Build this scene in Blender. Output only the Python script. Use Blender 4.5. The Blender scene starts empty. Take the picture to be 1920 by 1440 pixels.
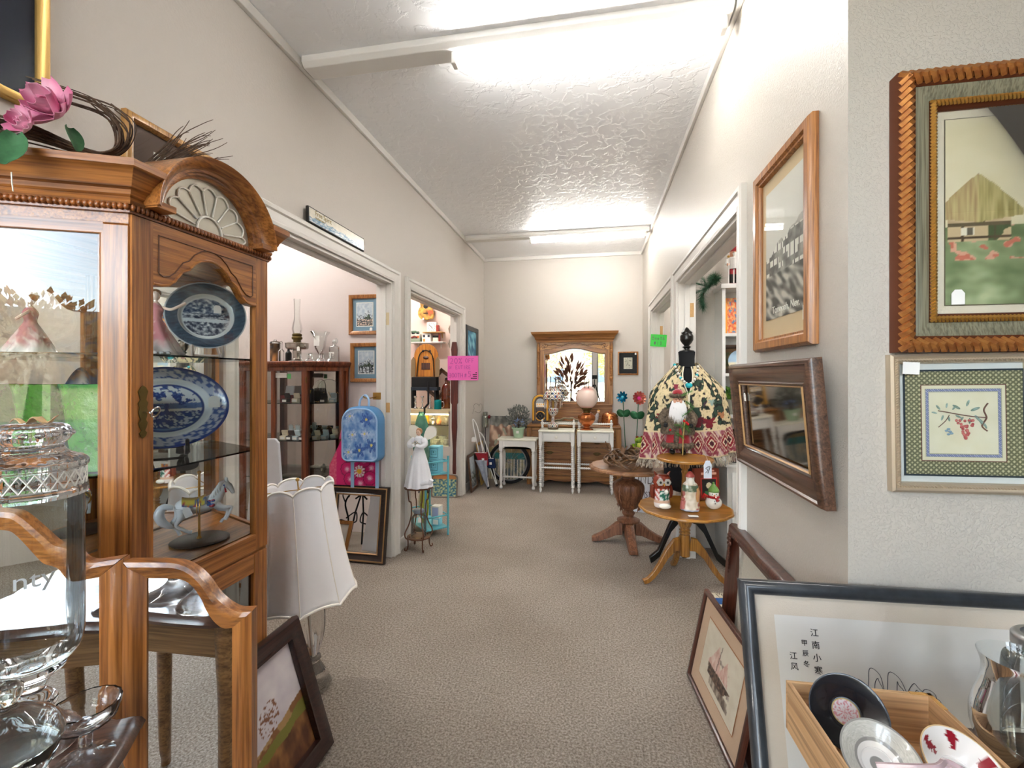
import bpy, math, random
from mathutils import Vector, Matrix, noise
random.seed(7)
sin, cos, pi, rad = math.sin, math.cos, math.pi, math.radians
C = bpy.context.scene.collection
# ------------------------------------------------------------------ camera calibration (1920x1440 frame)
F, TH, HOR, H = 845.0, math.atan(153/845.0), 707.0, 1.30
CT_, ST_ = cos(TH), sin(TH)
def ray(px, py):
    a = (px-960)/F; b = (HOR-py)/F
    return Vector((CT_*a - ST_, ST_*a + CT_, b))
def onX(px, py, X):
    d = ray(px, py); t = X/d.x; return Vector((0, 0, H)) + d*t
def onY(px, py, Y):
    d = ray(px, py); t = Y/d.y; return Vector((0, 0, H)) + d*t
def onZ(px, py, Z):
    d = ray(px, py); t = (Z-H)/d.z; return Vector((0, 0, H)) + d*t
XL, XR, YB, ZC = -1.43, 0.60, 5.80, 2.865
YC = 1.206            # the shop-side wall right of the hallway
YF = -2.6             # shop front
# ------------------------------------------------------------------ colour helpers
def lin(v): return v/12.92 if v <= .04045 else ((v+.055)/1.055)**2.4
def col(c):
    if isinstance(c, str):
        c = c.lstrip('#'); c = [int(c[i:i+2], 16)/255 for i in (0, 2, 4)]
    return (lin(c[0]), lin(c[1]), lin(c[2]), 1)
def hx(s): return tuple(int(s[i:i+2], 16)/255 for i in (0, 2, 4))
def mixc(a, b, t):
    t = max(0, min(1, t)); return tuple(a[i]*(1-t)+b[i]*t for i in range(3))
def sstep(a, b, x):
    t = max(0, min(1, (x-a)/(b-a))); return t*t*(3-2*t)
def nz(x, y, s=1, o=0): return noise.noise(Vector((x*s+o, y*s-o*1.7, o*.37)))
def fbm(x, y, s=1, o=0): return nz(x, y, s, o)*.6+nz(x, y, s*2.1, o+3)*.3+nz(x, y, s*4.3, o+7)*.15
# ------------------------------------------------------------------ materials
MATS = {}
def newmat(name):
    m = bpy.data.materials.new(name); m.use_nodes = True
    nt = m.node_tree; b = nt.nodes['Principled BSDF']; MATS[name] = m
    return m, nt, b
def coords(nt, sc=(1, 1, 1), rotz=0):
    tc = nt.nodes.new('ShaderNodeTexCoord'); mp = nt.nodes.new('ShaderNodeMapping')
    if rotz:
        m0 = nt.nodes.new('ShaderNodeMapping'); m0.inputs['Rotation'].default_value[2] = rotz; mp.inputs['Scale'].default_value = sc
        nt.links.new(tc.outputs['Object'], m0.inputs['Vector']); nt.links.new(m0.outputs['Vector'], mp.inputs['Vector']); return mp.outputs['Vector']
    mp.inputs['Scale'].default_value = sc
    nt.links.new(tc.outputs['Object'], mp.inputs['Vector']); return mp.outputs['Vector']
def nnoise(nt, vec, scale, detail=4, rough=.6, dist=0):
    n = nt.nodes.new('ShaderNodeTexNoise'); n.inputs['Scale'].default_value = scale
    n.inputs['Detail'].default_value = detail; n.inputs['Roughness'].default_value = rough
    n.inputs['Distortion'].default_value = dist
    if vec: nt.links.new(vec, n.inputs['Vector'])
    return n.outputs['Fac']
def ramp(nt, fac, stops):
    r = nt.nodes.new('ShaderNodeValToRGB'); e = r.color_ramp.elements
    while len(e) < len(stops): e.new(.5)
    for i, (p, c) in enumerate(stops):
        e[i].position = p; e[i].color = col(c)
    nt.links.new(fac, r.inputs['Fac']); return r.outputs['Color']
def bump(nt, b, h, strength, dist=.01):
    n = nt.nodes.new('ShaderNodeBump'); n.inputs['Strength'].default_value = strength
    n.inputs['Distance'].default_value = dist
    nt.links.new(h, n.inputs['Height']); nt.links.new(n.outputs['Normal'], b.inputs['Normal'])
def mat(name, c='#888888', rough=.5, metal=0, var=None, vscale=20, bmp=0, bscale=200, coat=0, spec=.5, trans=0, emit=0, ior=1.45, sheen=0):
    if name in MATS: return MATS[name]
    m, nt, b = newmat(name)
    b.inputs['Base Color'].default_value = col(c); b.inputs['Roughness'].default_value = rough
    b.inputs['Metallic'].default_value = metal; b.inputs['Coat Weight'].default_value = coat
    b.inputs['Coat Roughness'].default_value = .08
    b.inputs['Specular IOR Level'].default_value = spec; b.inputs['Transmission Weight'].default_value = trans
    b.inputs['IOR'].default_value = ior; b.inputs['Sheen Weight'].default_value = sheen
    if emit:
        b.inputs['Emission Color'].default_value = col(c); b.inputs['Emission Strength'].default_value = emit
    if var or bmp:
        v = coords(nt)
    if var:
        nt.links.new(ramp(nt, nnoise(nt, v, vscale), [(.35, c), (.65, var)]), b.inputs['Base Color'])
    if bmp: bump(nt, b, nnoise(nt, v, bscale, 3), bmp, .004)
    return m
def wood(name, c1, c2, c3=None, rough=.35, coat=.25, scale=1.0, axis=2, bmp=.12, rotz=0):
    if name in MATS: return MATS[name]
    m, nt, b = newmat(name)
    s = [48*scale]*3; s[axis] = 2.2*scale
    v = coords(nt, s, rotz)
    n1 = nnoise(nt, v, 1.0, 5, .6, .6)
    s2 = [170*scale]*3; s2[axis] = 4*scale
    v2 = coords(nt, s2, rotz); n2 = nnoise(nt, v2, 1.0, 2, .5)
    c = ramp(nt, n1, [(.3, c3 or c2), (.44, c2), (.58, c1), (.72, c2)])
    mx = nt.nodes.new('ShaderNodeMix'); mx.data_type = 'RGBA'; mx.blend_type = 'MULTIPLY'
    mx.inputs['Factor'].default_value = .55
    nt.links.new(c, mx.inputs['A']); nt.links.new(ramp(nt, n2, [(.35, '#8a7460'), (.55, '#ffffff')]), mx.inputs['B'])
    nt.links.new(mx.outputs['Result'], b.inputs['Base Color'])
    b.inputs['Roughness'].default_value = rough; b.inputs['Coat Weight'].default_value = coat
    b.inputs['Coat Roughness'].default_value = .15
    bump(nt, b, n2, bmp, .002)
    return m
def vcmat(name='printed', rough=.6, coat=0, metal=0, bmp=0, bscale=300):
    if name in MATS: return MATS[name]
    m, nt, b = newmat(name)
    a = nt.nodes.new('ShaderNodeAttribute'); a.attribute_name = 'col'
    nt.links.new(a.outputs['Color'], b.inputs['Base Color'])
    b.inputs['Roughness'].default_value = rough; b.inputs['Coat Weight'].default_value = coat
    b.inputs['Coat Roughness'].default_value = .06; b.inputs['Metallic'].default_value = metal
    if bmp: bump(nt, b, nnoise(nt, coords(nt), bscale, 3), bmp, .004)
    return m
def thinglass(name, tint='#ffffff', refl=1.0, ior=1.45, rough=0.0):
    if name in MATS: return MATS[name]
    m, nt, b = newmat(name); nt.nodes.remove(b)
    t = nt.nodes.new('ShaderNodeBsdfTransparent'); t.inputs['Color'].default_value = col(tint)
    g = nt.nodes.new('ShaderNodeBsdfGlossy'); g.inputs['Roughness'].default_value = rough
    fr = nt.nodes.new('ShaderNodeFresnel'); fr.inputs['IOR'].default_value = ior
    mu = nt.nodes.new('ShaderNodeMath'); mu.operation = 'MULTIPLY'; mu.inputs[1].default_value = refl; mu.use_clamp = True
    x = nt.nodes.new('ShaderNodeMixShader')
    nt.links.new(fr.outputs[0], mu.inputs[0]); nt.links.new(mu.outputs[0], x.inputs[0])
    nt.links.new(t.outputs[0], x.inputs[1]); nt.links.new(g.outputs[0], x.inputs[2])
    nt.links.new(x.outputs[0], nt.nodes['Material Output'].inputs['Surface'])
    return m
# ------------------------------------------------------------------ mesh builder
class MB:
    def __init__(s): s.v = []; s.f = []; s.M = None; s.mi = []; s.cm = 0
    def tr(s, M): s.M = M; return s
    def add(s, vs, fs):
        b = len(s.v)
        if s.M is not None: vs = [s.M @ Vector(v) for v in vs]
        s.v += [tuple(v) for v in vs]
        s.f += [tuple(b+i for i in f) for f in fs]; s.mi += [s.cm]*len(fs); return s
    def box(s, x0, x1, y0, y1, z0, z1):
        vs = [(x, y, z) for z in (z0, z1) for y in (y0, y1) for x in (x0, x1)]
        return s.add(vs, [(0, 2, 3, 1), (4, 5, 7, 6), (0, 1, 5, 4), (2, 6, 7, 3), (0, 4, 6, 2), (1, 3, 7, 5)])
    def cb(s, c, d): # box by centre and size
        return s.box(c[0]-d[0]/2, c[0]+d[0]/2, c[1]-d[1]/2, c[1]+d[1]/2, c[2]-d[2]/2, c[2]+d[2]/2)
    def loft(s, rings, closed=True, cap=True):
        n = len(rings[0]); vs = [p for r in rings for p in r]; fs = []
        for i in range(len(rings)-1):
            for j in range(n if closed else n-1):
                k = (j+1) % n
                fs.append((i*n+j, i*n+k, (i+1)*n+k, (i+1)*n+j))
        if cap and closed:
            fs.append(tuple(range(n-1, -1, -1))); fs.append(tuple((len(rings)-1)*n+j for j in range(n)))
        return s.add(vs, fs)
    def lathe(s, prof, n=24, c=(0, 0, 0), fn=None, cap=True, flat=1.0):
        # prof: (radius, z); fn(ang, r, z)->r
        rings = []
        for r, z in prof:
            ring = []
            for j in range(n):
                a = 2*pi*j/n; rr = fn(a, r, z) if fn else r
                ring.append((c[0]+max(rr, 1e-4)*cos(a), c[1]+max(rr, 1e-4)*sin(a)*flat, c[2]+z))
            rings.append(ring)
        return s.loft(rings, True, cap)
    def tube(s, pts, r, n=8, cap=True, flat=None):
        pts = [Vector(p) for p in pts]; rs = r if isinstance(r, (list, tuple)) else [r]*len(pts)
        t0 = (pts[1]-pts[0]).normalized()
        u = t0.orthogonal().normalized(); rings = []
        for i, p in enumerate(pts):
            if i == 0: t = pts[1]-pts[0]
            elif i == len(pts)-1: t = pts[-1]-pts[-2]
            else: t = (pts[i+1]-pts[i]).normalized()+(pts[i]-pts[i-1]).normalized()
            if t.length < 1e-9: t = t0
            t.normalize(); u = (u-t*u.dot(t))
            if u.length < 1e-6: u = t.orthogonal()
            u.normalize(); w = t.cross(u); t0 = t
            rings.append([p+(u*cos(2*pi*j/n)+w*sin(2*pi*j/n))*rs[i] for j in range(n)])
        return s.loft(rings, True, cap)
    def ball(s, c, r, n=12, m=8, sc=(1, 1, 1)):
        prof = [(sin(pi*i/m)*r, -cos(pi*i/m)*r) for i in range(m+1)]
        rings = [[(c[0]+max(q, r*1e-3)*cos(2*pi*j/n)*sc[0], c[1]+max(q, r*1e-3)*sin(2*pi*j/n)*sc[1], c[2]+z*sc[2]) for j in range(n)] for q, z in prof]
        return s.loft(rings)
    def prism(s, pts, y0, y1, plane='xz'):
        f = {'xz': lambda p, y: (p[0], y, p[1]), 'xy': lambda p, y: (p[0], p[1], y), 'yz': lambda p, y: (y, p[0], p[1])}[plane]
        return s.loft([[f(p, y0) for p in pts], [f(p, y1) for p in pts]])
    def sheet(s, nu, nv, fn):
        vs = [fn(i/(nu-1), j/(nv-1)) for j in range(nv) for i in range(nu)]
        return s.add(vs, [(j*nu+i, j*nu+i+1, (j+1)*nu+i+1, (j+1)*nu+i) for j in range(nv-1) for i in range(nu-1)])
    def slab(s, nu, nv, fn, th):
        b = len(s.v); s.sheet(nu, nv, fn)
        n0 = len(s.v)-b; M, s.M = s.M, None
        P = [Vector(v) for v in s.v[b:b+n0]]; N = []
        for j in range(nv):
            for i in range(nu):
                a = P[j*nu+min(i+1, nu-1)]-P[j*nu+max(i-1, 0)]; c = P[min(j+1, nv-1)*nu+i]-P[max(j-1, 0)*nu+i]
                k = a.cross(c); N.append(k.normalized() if k.length > 1e-12 else Vector((0, 0, 1)))
        b2 = len(s.v); s.v += [tuple(P[i]-N[i]*th) for i in range(n0)]
        fs = [(b2+j*nu+i, b2+(j+1)*nu+i, b2+(j+1)*nu+i+1, b2+j*nu+i+1) for j in range(nv-1) for i in range(nu-1)]
        bd = [i for i in range(nu)]+[j*nu+nu-1 for j in range(1, nv)]+[(nv-1)*nu+i for i in range(nu-2, -1, -1)]+[j*nu for j in range(nv-2, 0, -1)]
        for q in range(len(bd)):
            a, c = bd[q], bd[(q+1) % len(bd)]; fs.append((b+a, b2+a, b2+c, b+c))
        s.f += fs; s.mi += [s.cm]*len(fs); s.M = M; return s
    def rectframe(s, w, h, prof, z0=0, cx=0):
        # mitred moulding round a w x h rectangle; prof = closed list of (inset, y); y negative = towards viewer
        rings = []
        for q, (sx, sz) in enumerate([(-1, 0), (1, 0), (1, 1), (-1, 1)]):
            rings.append([(cx+sx*(w/2-i), y, z0+(i if sz == 0 else h-i)) for i, y in prof])
        rings.append(rings[0]); return s.loft(rings, True, False)
    def build(s, name, m, parent=None, loc=None, smooth=40, bevel=0, colfn=None, subs=0, solid=0):
        me = bpy.data.meshes.new(name); me.from_pydata(s.v, [], s.f); me.update()
        if isinstance(m, (list, tuple)):
            for q in m: me.materials.append(q)
            me.polygons.foreach_set('material_index', s.mi)
        else: me.materials.append(m)
        if colfn:
            at = me.color_attributes.new('col', 'FLOAT_COLOR', 'POINT'); buf = []
            for v in s.v:
                q = colfn(v); buf += [lin(max(0, min(1, q[0]))), lin(max(0, min(1, q[1]))), lin(max(0, min(1, q[2]))), 1]
            at.data.foreach_set('color', buf)
        if smooth:
            me.polygons.foreach_set('use_smooth', [True]*len(me.polygons)); me.set_sharp_from_angle(angle=rad(smooth))
        import bmesh
        bm = bmesh.new(); bm.from_mesh(me); bmesh.ops.recalc_face_normals(bm, faces=bm.faces); bm.to_mesh(me); bm.free()
        o = bpy.data.objects.new(name, me); C.objects.link(o)
        if parent: o.parent = parent
        if loc: o.location = loc
        if solid:
            md = o.modifiers.new('solid', 'SOLIDIFY'); md.thickness = solid
        if subs:
            md = o.modifiers.new('sub', 'SUBSURF'); md.levels = md.render_levels = subs
        if bevel:
            md = o.modifiers.new('bevel', 'BEVEL'); md.width = bevel; md.segments = 2; md.limit_method = 'ANGLE'; md.angle_limit = rad(40)
        return o
def thing(name, label, cat, loc=(0, 0, 0), rz=0, group=None, tilt=0, roll=0):
    o = bpy.data.objects.new(name, None); C.objects.link(o); o.empty_display_size = .05
    o.location = loc; o.rotation_euler = (tilt, roll, rz); o['label'] = label; o['category'] = cat
    if group: o['group'] = group
    return o
def tag(o, label, cat, group=None, loc=None, rz=0):
    o['label'] = label; o['category'] = cat
    if group: o['group'] = group
    if loc is not None: o.location = loc
    if rz: o.rotation_euler[2] = rz
    return o
def struct(o, loc=None): o['kind'] = 'structure'; return o
def dup(root, loc, rz=None, label=None, group=None):
    r = root.copy(); C.objects.link(r); r.location = loc
    if rz is not None: r.rotation_euler[2] = rz
    if label: r['label'] = label
    if group: r['group'] = group
    for ch in list(root.children):
        c = ch.copy(); C.objects.link(c); c.parent = r
        for g in list(ch.children):
            d = g.copy(); C.objects.link(d); d.parent = c
    return r
def Rz(a): return Matrix.Rotation(a, 4, 'Z')
def Rx(a): return Matrix.Rotation(a, 4, 'X')
def Ry(a): return Matrix.Rotation(a, 4, 'Y')
def Tr(x, y, z): return Matrix.Translation((x, y, z))
def arc(cx, cy, r, a0, a1, n): return [(cx+r*cos(a0+(a1-a0)*i/n), cy+r*sin(a0+(a1-a0)*i/n)) for i in range(n+1)]
def spl(pts, n=6): # catmull-rom
    P = [Vector(p) for p in pts]; out = []
    for i in range(len(P)-1):
        a, b, c, d = P[max(i-1, 0)], P[i], P[i+1], P[min(i+2, len(P)-1)]
        for k in range(n):
            t = k/n
            out.append(.5*((2*b)+(c-a)*t+(2*a-5*b+4*c-d)*t*t+(3*b-a-3*c+d)*t**3))
    out.append(P[-1]); return out
def prof_spl(pr, n=5):
    q = spl([(r, z, 0) for r, z in pr], n); out = []
    for i, p in enumerate(q):
        a, b = pr[min(i//n, len(pr)-1)], pr[min(i//n+1, len(pr)-1)]
        out.append((min(max(p.x, min(a[0], b[0])), max(a[0], b[0])), min(max(p.y, min(a[1], b[1])), max(a[1], b[1]))))
    return out
# ------------------------------------------------------------------ writing
GLY = {'A': [[(0, 0), (.5, 1), (1, 0)], [(.2, .4), (.8, .4)]], 'B': [[(0, 0), (0, 1), (.6, 1), (.75, .8), (.6, .55), (0, .52)], [(.6, .55), (.9, .3), (.65, 0), (0, 0)]],
 'C': [[(.9, .85), (.5, 1), (.1, .7), (.1, .3), (.5, 0), (.9, .15)]], 'D': [[(0, 0), (0, 1), (.6, .9), (.9, .5), (.6, .1), (0, 0)]], 'E': [[(.9, 1), (.1, 1), (.1, 0), (.9, 0)], [(.1, .5), (.7, .5)]],
 'F': [[(.9, 1), (.1, 1), (.1, 0)], [(.1, .5), (.7, .5)]], 'H': [[(.1, 0), (.1, 1)], [(.9, 0), (.9, 1)], [(.1, .5), (.9, .5)]], 'I': [[(.5, 0), (.5, 1)]], 'L': [[(.1, 1), (.1, 0), (.8, 0)]],
 'N': [[(.05, 0), (.1, 1), (.85, 0), (.9, 1)]], 'O': [[(.5, 1), (.1, .75), (.05, .3), (.45, 0), (.9, .25), (.9, .7), (.5, 1)]], 'R': [[(.1, 0), (.1, 1), (.7, .95), (.75, .65), (.1, .5), (.9, 0)]],
 'S': [[(.85, .85), (.45, 1), (.1, .75), (.8, .35), (.6, .03), (.05, .1)]], 'T': [[(0, 1), (1, 1)], [(.5, 1), (.5, 0)]], 'U': [[(.1, 1), (.1, .25), (.45, 0), (.85, .25), (.9, 1)]],
 'P': [[(.1, 0), (.1, 1), (.7, .95), (.75, .65), (.1, .5)]], 'G': [[(.9, .85), (.5, 1), (.1, .6), (.2, .1), (.6, 0), (.9, .2), (.9, .45), (.55, .45)]],
 '2': [[(.1, .8), (.4, 1), (.8, .8), (.6, .4), (.05, .05), (.95, .02)]], '0': [[(.5, 1), (.1, .7), (.1, .3), (.5, 0), (.9, .3), (.9, .7), (.5, 1)]], '%': [[(.1, 0), (.9, 1)], [(.2, .95), (.05, .8), (.25, .7), (.35, .85), (.2, .95)], [(.8, .3), (.65, .15), (.8, 0), (.95, .15), (.8, .3)]],
 '#': [[(.3, 0), (.4, 1)], [(.65, 0), (.75, 1)], [(.1, .35), (.9, .35)], [(.1, .68), (.95, .68)]], '5': [[(.9, 1), (.2, 1), (.15, .6), (.7, .55), (.85, .25), (.5, 0), (.1, .1)]], '1': [[(.3, .8), (.5, 1), (.5, 0)]],
 '3': [[(.1, .9), (.6, 1), (.8, .75), (.4, .52), (.85, .3), (.55, 0), (.1, .1)]], 't': [[(.45, 1), (.45, .1), (.7, 0)], [(.15, .65), (.8, .65)]], 'h': [[(.15, 1), (.15, 0)], [(.15, .45), (.5, .6), (.75, .4), (.75, 0)]],
 'o': [[(.45, .6), (.1, .35), (.4, 0), (.8, .3), (.45, .6)]], 'f': [[(.8, .9), (.55, 1), (.4, .8), (.4, 0)], [(.15, .55), (.75, .55)]], '-': [[(.1, .5), (.8, .5)]]}
def strokes(mb, text, x, z, hh, y, r, gap=.25, asp=.62, wob=.05):
    for ch in text:
        if ch in GLY:
            for pl in GLY[ch]:
                mb.tube([(x+p[0]*hh*asp+random.uniform(-1, 1)*wob*hh*.3, y, z+p[1]*hh+random.uniform(-1, 1)*wob*hh*.4) for p in pl], r, 5)
        x += hh*asp*(1+gap)
    return x
def textmesh(name, txt, size, m, parent, M, extr=.0006, align='LEFT'):
    cu = bpy.data.curves.new(name, 'FONT'); cu.body = txt; cu.size = size; cu.extrude = extr; cu.align_x = align
    o = bpy.data.objects.new(name, cu); C.objects.link(o)
    dg = bpy.context.evaluated_depsgraph_get(); dg.update()
    me = bpy.data.meshes.new_from_object(o.evaluated_get(dg)); bpy.data.objects.remove(o); bpy.data.curves.remove(cu)
    me.transform(M); me.materials.clear(); me.materials.append(m); me.name = name
    q = bpy.data.objects.new(name, me); C.objects.link(q); q.parent = parent; return q
# ================================================================== base materials
def knock(name, c, rough, sc, strength, spec=.5, v=.35):
    m, nt, b = newmat(name)
    b.inputs['Base Color'].default_value = col(c); b.inputs['Roughness'].default_value = rough
    b.inputs['Specular IOR Level'].default_value = spec
    vv = coords(nt); n = nnoise(nt, vv, sc, 4, .55, .4)
    r = nt.nodes.new('ShaderNodeMapRange'); r.inputs['From Min'].default_value = .48; r.inputs['From Max'].default_value = .56
    nt.links.new(n, r.inputs['Value']); bump(nt, b, r.outputs['Result'], strength, .004)
    return m
M_wall = mat('wall_paint', '#c9c2ba', .55, bmp=.35, bscale=90, spec=.35)
M_wallr = knock('wall_paint_gloss', '#c6bfb5', .42, 130, .42)
M_ceil = knock('ceiling_texture', '#f3f4f6', .36, 13, .5)
M_ceilshop = mat('ceiling_plain', '#c8c8c6', .7)
M_trim = mat('trim_paint', '#dcd8d2', .38, spec=.5)
M_pink = mat('booth_wall', '#d6cac6', .6, bmp=.2, bscale=80)
M_peach = mat('booth_wall_warm', '#e6cdc2', .6)
M_white = mat('white_paint', '#e9e7e3', .42)
def carpet():
    m, nt, b = newmat('carpet')
    v = coords(nt)
    n1 = nnoise(nt, v, 120, 3, .7); n2 = nnoise(nt, v, 1.4, 3, .5); n3 = nnoise(nt, v, 420, 2, .6)
    c1 = ramp(nt, n1, [(.34, '#8f8275'), (.5, '#bdb0a2'), (.66, '#e2d8cc')])
    mx = nt.nodes.new('ShaderNodeMix'); mx.data_type = 'RGBA'; mx.blend_type = 'MULTIPLY'; mx.inputs['Factor'].default_value = .5
    nt.links.new(c1, mx.inputs['A']); nt.links.new(ramp(nt, n2, [(.35, '#cfc9c2'), (.65, '#ffffff')]), mx.inputs['B'])
    nt.links.new(mx.outputs['Result'], b.inputs['Base Color']); b.inputs['Roughness'].default_value = .95
    b.inputs['Specular IOR Level'].default_value = .1
    ad = nt.nodes.new('ShaderNodeMath'); nt.links.new(n1, ad.inputs[0]); nt.links.new(n3, ad.inputs[1])
    bump(nt, b, ad.outputs[0], .9, .012)
    return m
M_carpet = carpet()
M_oak = wood('oak_golden', '#b9783b', '#9d602c', '#75431b', .3, .35, 1.0)
M_oakx = wood('oak_golden_x', '#b9783b', '#9d602c', '#75431b', .3, .35, 1.0, axis=0)
CANT = math.atan2(.348, .159)
M_oakc = wood('oak_golden_canted', '#b9783b', '#9d602c', '#75431b', .3, .35, 1.0, axis=0, rotz=CANT)
M_oakc2 = wood('oak_golden_canted_b', '#b9783b', '#9d602c', '#75431b', .3, .35, 1.0, axis=0, rotz=-CANT)
M_oakd = wood('oak_dresser', '#a8743e', '#8d5a2b', '#6a3f1a', .4, .2, 1.0, axis=0)
M_oakdz = wood('oak_dresser_z', '#b07a3e', '#96602d', '#6f431b', .4, .2, 1.0, axis=2)
M_oakfr = wood('oak_frame', '#b77a3f', '#a0662f', '#7f4c20', .4, .2, 1.5, axis=2)
M_walnut = wood('walnut_dark', '#6a4a36', '#54392a', '#3a251a', .38, .25, 1.3, axis=0)
M_mahog = wood('mahogany', '#8a4a2a', '#6e351c', '#4b2110', .3, .35, 1.2, axis=2)
M_mahogd = wood('mahogany_dark', '#5a3022', '#452217', '#2d140d', .28, .4, 1.2, axis=2)
M_ped = wood('carved_wood', '#8a5a3c', '#74472c', '#53301c', .5, .1, 1.0, axis=2)
M_pedx = wood('carved_wood_top', '#a77950', '#8d6040', '#6d462b', .45, .15, 1.0, axis=0)
M_maple = wood('maple_table', '#b98238', '#a9742e', '#8f5d22', .28, .4, .8, axis=0)
M_maplez = wood('maple_table_z', '#b07a34', '#9c692a', '#80501d', .28, .4, .8, axis=2)
M_black = mat('black_lacquer', '#15130f', .3, coat=.2)
M_blackm = mat('black_matte', '#141416', .75)
M_gold = mat('gold_leaf', '#c89a4e', .35, .75)
M_goldp = mat('gold_pale', '#d9c8a4', .45, .35)
M_brass = mat('brass', '#b08a48', .3, .9)
M_brassd = mat('brass_dark', '#6b5a33', .4, .85)
M_chrome = mat('chrome', '#d8d8d8', .15, 1)
M_steel = mat('steel', '#a9a9aa', .32, .9)
M_copper = mat('copper', '#c57a4a', .25, .95)
M_mirror = mat('mirror_silver', '#f2f4f3', .01, 1)
M_pane = thinglass('glass_pane', '#fbfdfc', 1.0, 1.5)
M_jar = thinglass('glass_clear', '#fafdfc', .9, 1.5)
M_paper = mat('paper_white', '#f3f1ec', .8)
M_tag = mat('tag_paper', '#f6f4f0', .8)
M_ink = mat('ink_black', '#1a1a1c', .7)
M_inkg = mat('ink_grey', '#4a4a52', .7)
M_string = mat('string', '#e8e2d4', .9)
M_vc = vcmat('printed', .55)
M_vcg = vcmat('glazed_print', .25, .6)
M_vcf = vcmat('woven_print', .92, bmp=.6, bscale=500)
def crystal(name, c='#ffffff', ior=1.5, rough=0.0):
    m, nt, b = newmat(name)
    b.inputs['Base Color'].default_value = col(c); b.inputs['Transmission Weight'].default_value = 1
    b.inputs['Roughness'].default_value = rough; b.inputs['IOR'].default_value = ior
    return m
def sparkle(name, tint, bs):
    m = thinglass(name, tint, 1.7, 1.5); nt = m.node_tree
    bp = nt.nodes.new('ShaderNodeBump'); bp.inputs['Strength'].default_value = .78; bp.inputs['Distance'].default_value = .004
    nt.links.new(nnoise(nt, coords(nt), bs, 2), bp.inputs['Height'])
    for n in nt.nodes:
        if n.type in ('BSDF_GLOSSY', 'FRESNEL'): nt.links.new(bp.outputs['Normal'], n.inputs['Normal'])
    return m
M_crystal = crystal('crystal_cut', '#ffffff', 1.48, .02)
# ================================================================== camera, world, render look
sc = bpy.context.scene
cam = bpy.data.cameras.new('camera'); co = bpy.data.objects.new('camera', cam); C.objects.link(co)
cam.sensor_fit = 'HORIZONTAL'; cam.sensor_width = 36; cam.lens = 36*F/1920
cam.shift_y = -(720-HOR)/1920; cam.clip_start = .02
co.location = (0, 0, H); co.rotation_euler = (pi/2, 0, TH); sc.camera = co
sc.view_settings.view_transform = 'Standard'; sc.view_settings.look = 'None'
sc.cycles.max_bounces = 8; sc.cycles.transmission_bounces = 8; sc.cycles.glossy_bounces = 4
sc.view_settings.exposure = 2.55; sc.view_settings.gamma = 1; sc.view_settings.use_curve_mapping = False
w = bpy.data.worlds.new('world'); sc.world = w; w.use_nodes = True
nt = w.node_tree; sky = nt.nodes.new('ShaderNodeTexSky'); sky.sky_type = 'NISHITA'
sky.sun_elevation = rad(38); sky.sun_rotation = rad(60); sky.sun_disc = False; sky.altitude = 200
hs = nt.nodes.new('ShaderNodeHueSaturation'); hs.inputs['Saturation'].default_value = .45
nt.links.new(sky.outputs[0], hs.inputs['Color']); nt.links.new(hs.outputs[0], nt.nodes['Background'].inputs['Color']); nt.nodes['Background'].inputs['Strength'].default_value = .78
for a_, b_ in [(-2.75, -.02), (.10, .72)]:   # daylight sampling portals in the window openings
    L = bpy.data.lights.new('window_portal', 'AREA'); L.shape = 'RECTANGLE'; L.size = b_-a_; L.size_y = 2.21; L.cycles.is_portal = True
    lo = bpy.data.objects.new('window_portal', L); C.objects.link(lo); lo.location = ((a_+b_)/2, YF+.02, 1.555); lo.rotation_euler = (pi/2, 0, 0); lo['kind'] = 'structure'
sl = bpy.data.lights.new('sun', 'SUN'); sl.energy = 2.5; sl.angle = rad(.6); slo = bpy.data.objects.new('sun', sl); C.objects.link(slo); slo.rotation_euler = (rad(8), rad(-42), 0); slo['kind'] = 'structure'
# ================================================================== shell
def wallpiece(name, m, boxes):
    b = MB()
    for q in boxes: b.box(*q)
    return struct(b.build(name, m, smooth=0))
X0, X1 = -4.2, 4.2
wallpiece('floor', M_carpet, [(X0, X1, YF-.05, 8.2, -.1, 0)])
wallpiece('ceiling', M_ceil, [(XL, XR, .35, YB, ZC, ZC+.1)])
wallpiece('ceiling_shop', M_ceilshop, [(X0, X1, YF, .35, ZC, ZC+.1), (XR, X1, .35, 8.2, ZC, ZC+.1), (X0, XL, .35, 8.2, ZC, ZC+.1)])
T = .12
# left wall openings
L1a, L1b, L2a, L2b, HD = 1.60, 3.055, 3.35, 4.765, 1.99
wallpiece('wall_left', M_wall, [(XL-T, XL, .35, L1a, 0, ZC), (XL-T, XL, L1a, L1b, HD, ZC), (XL-T, XL, L1b, L2a, 0, ZC), (XL-T, XL, L2a, L2b, HD, ZC), (XL-T, XL, L2b, YB+T, 0, ZC)])
R1a, R1b, R2a, R2b = 2.015, 3.425, 3.63, 4.90
wallpiece('wall_right', M_wallr, [(XR, XR+T, YC+T, R1a, 0, ZC), (XR, XR+T, R1a, R1b, HD, ZC), (XR, XR+T, R1b, R2a, 0, ZC), (XR, XR+T, R2a, R2b, HD, ZC), (XR, XR+T, R2b, YB+T, 0, ZC)])
wallpiece('wall_back', M_wall, [(XL, XR, YB, YB+T, 0, ZC)])
wallpiece('wall_shop', M_wallr, [(XR, X1, YC, YC+T, 0, ZC)])
wallpiece('wall_far_right', M_wall, [(X1, X1+T, YF, 8.2, 0, ZC)])
wallpiece('wall_far_left', M_pink, [(X0-T, X0, YF, 8.2, 0, ZC)])
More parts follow.
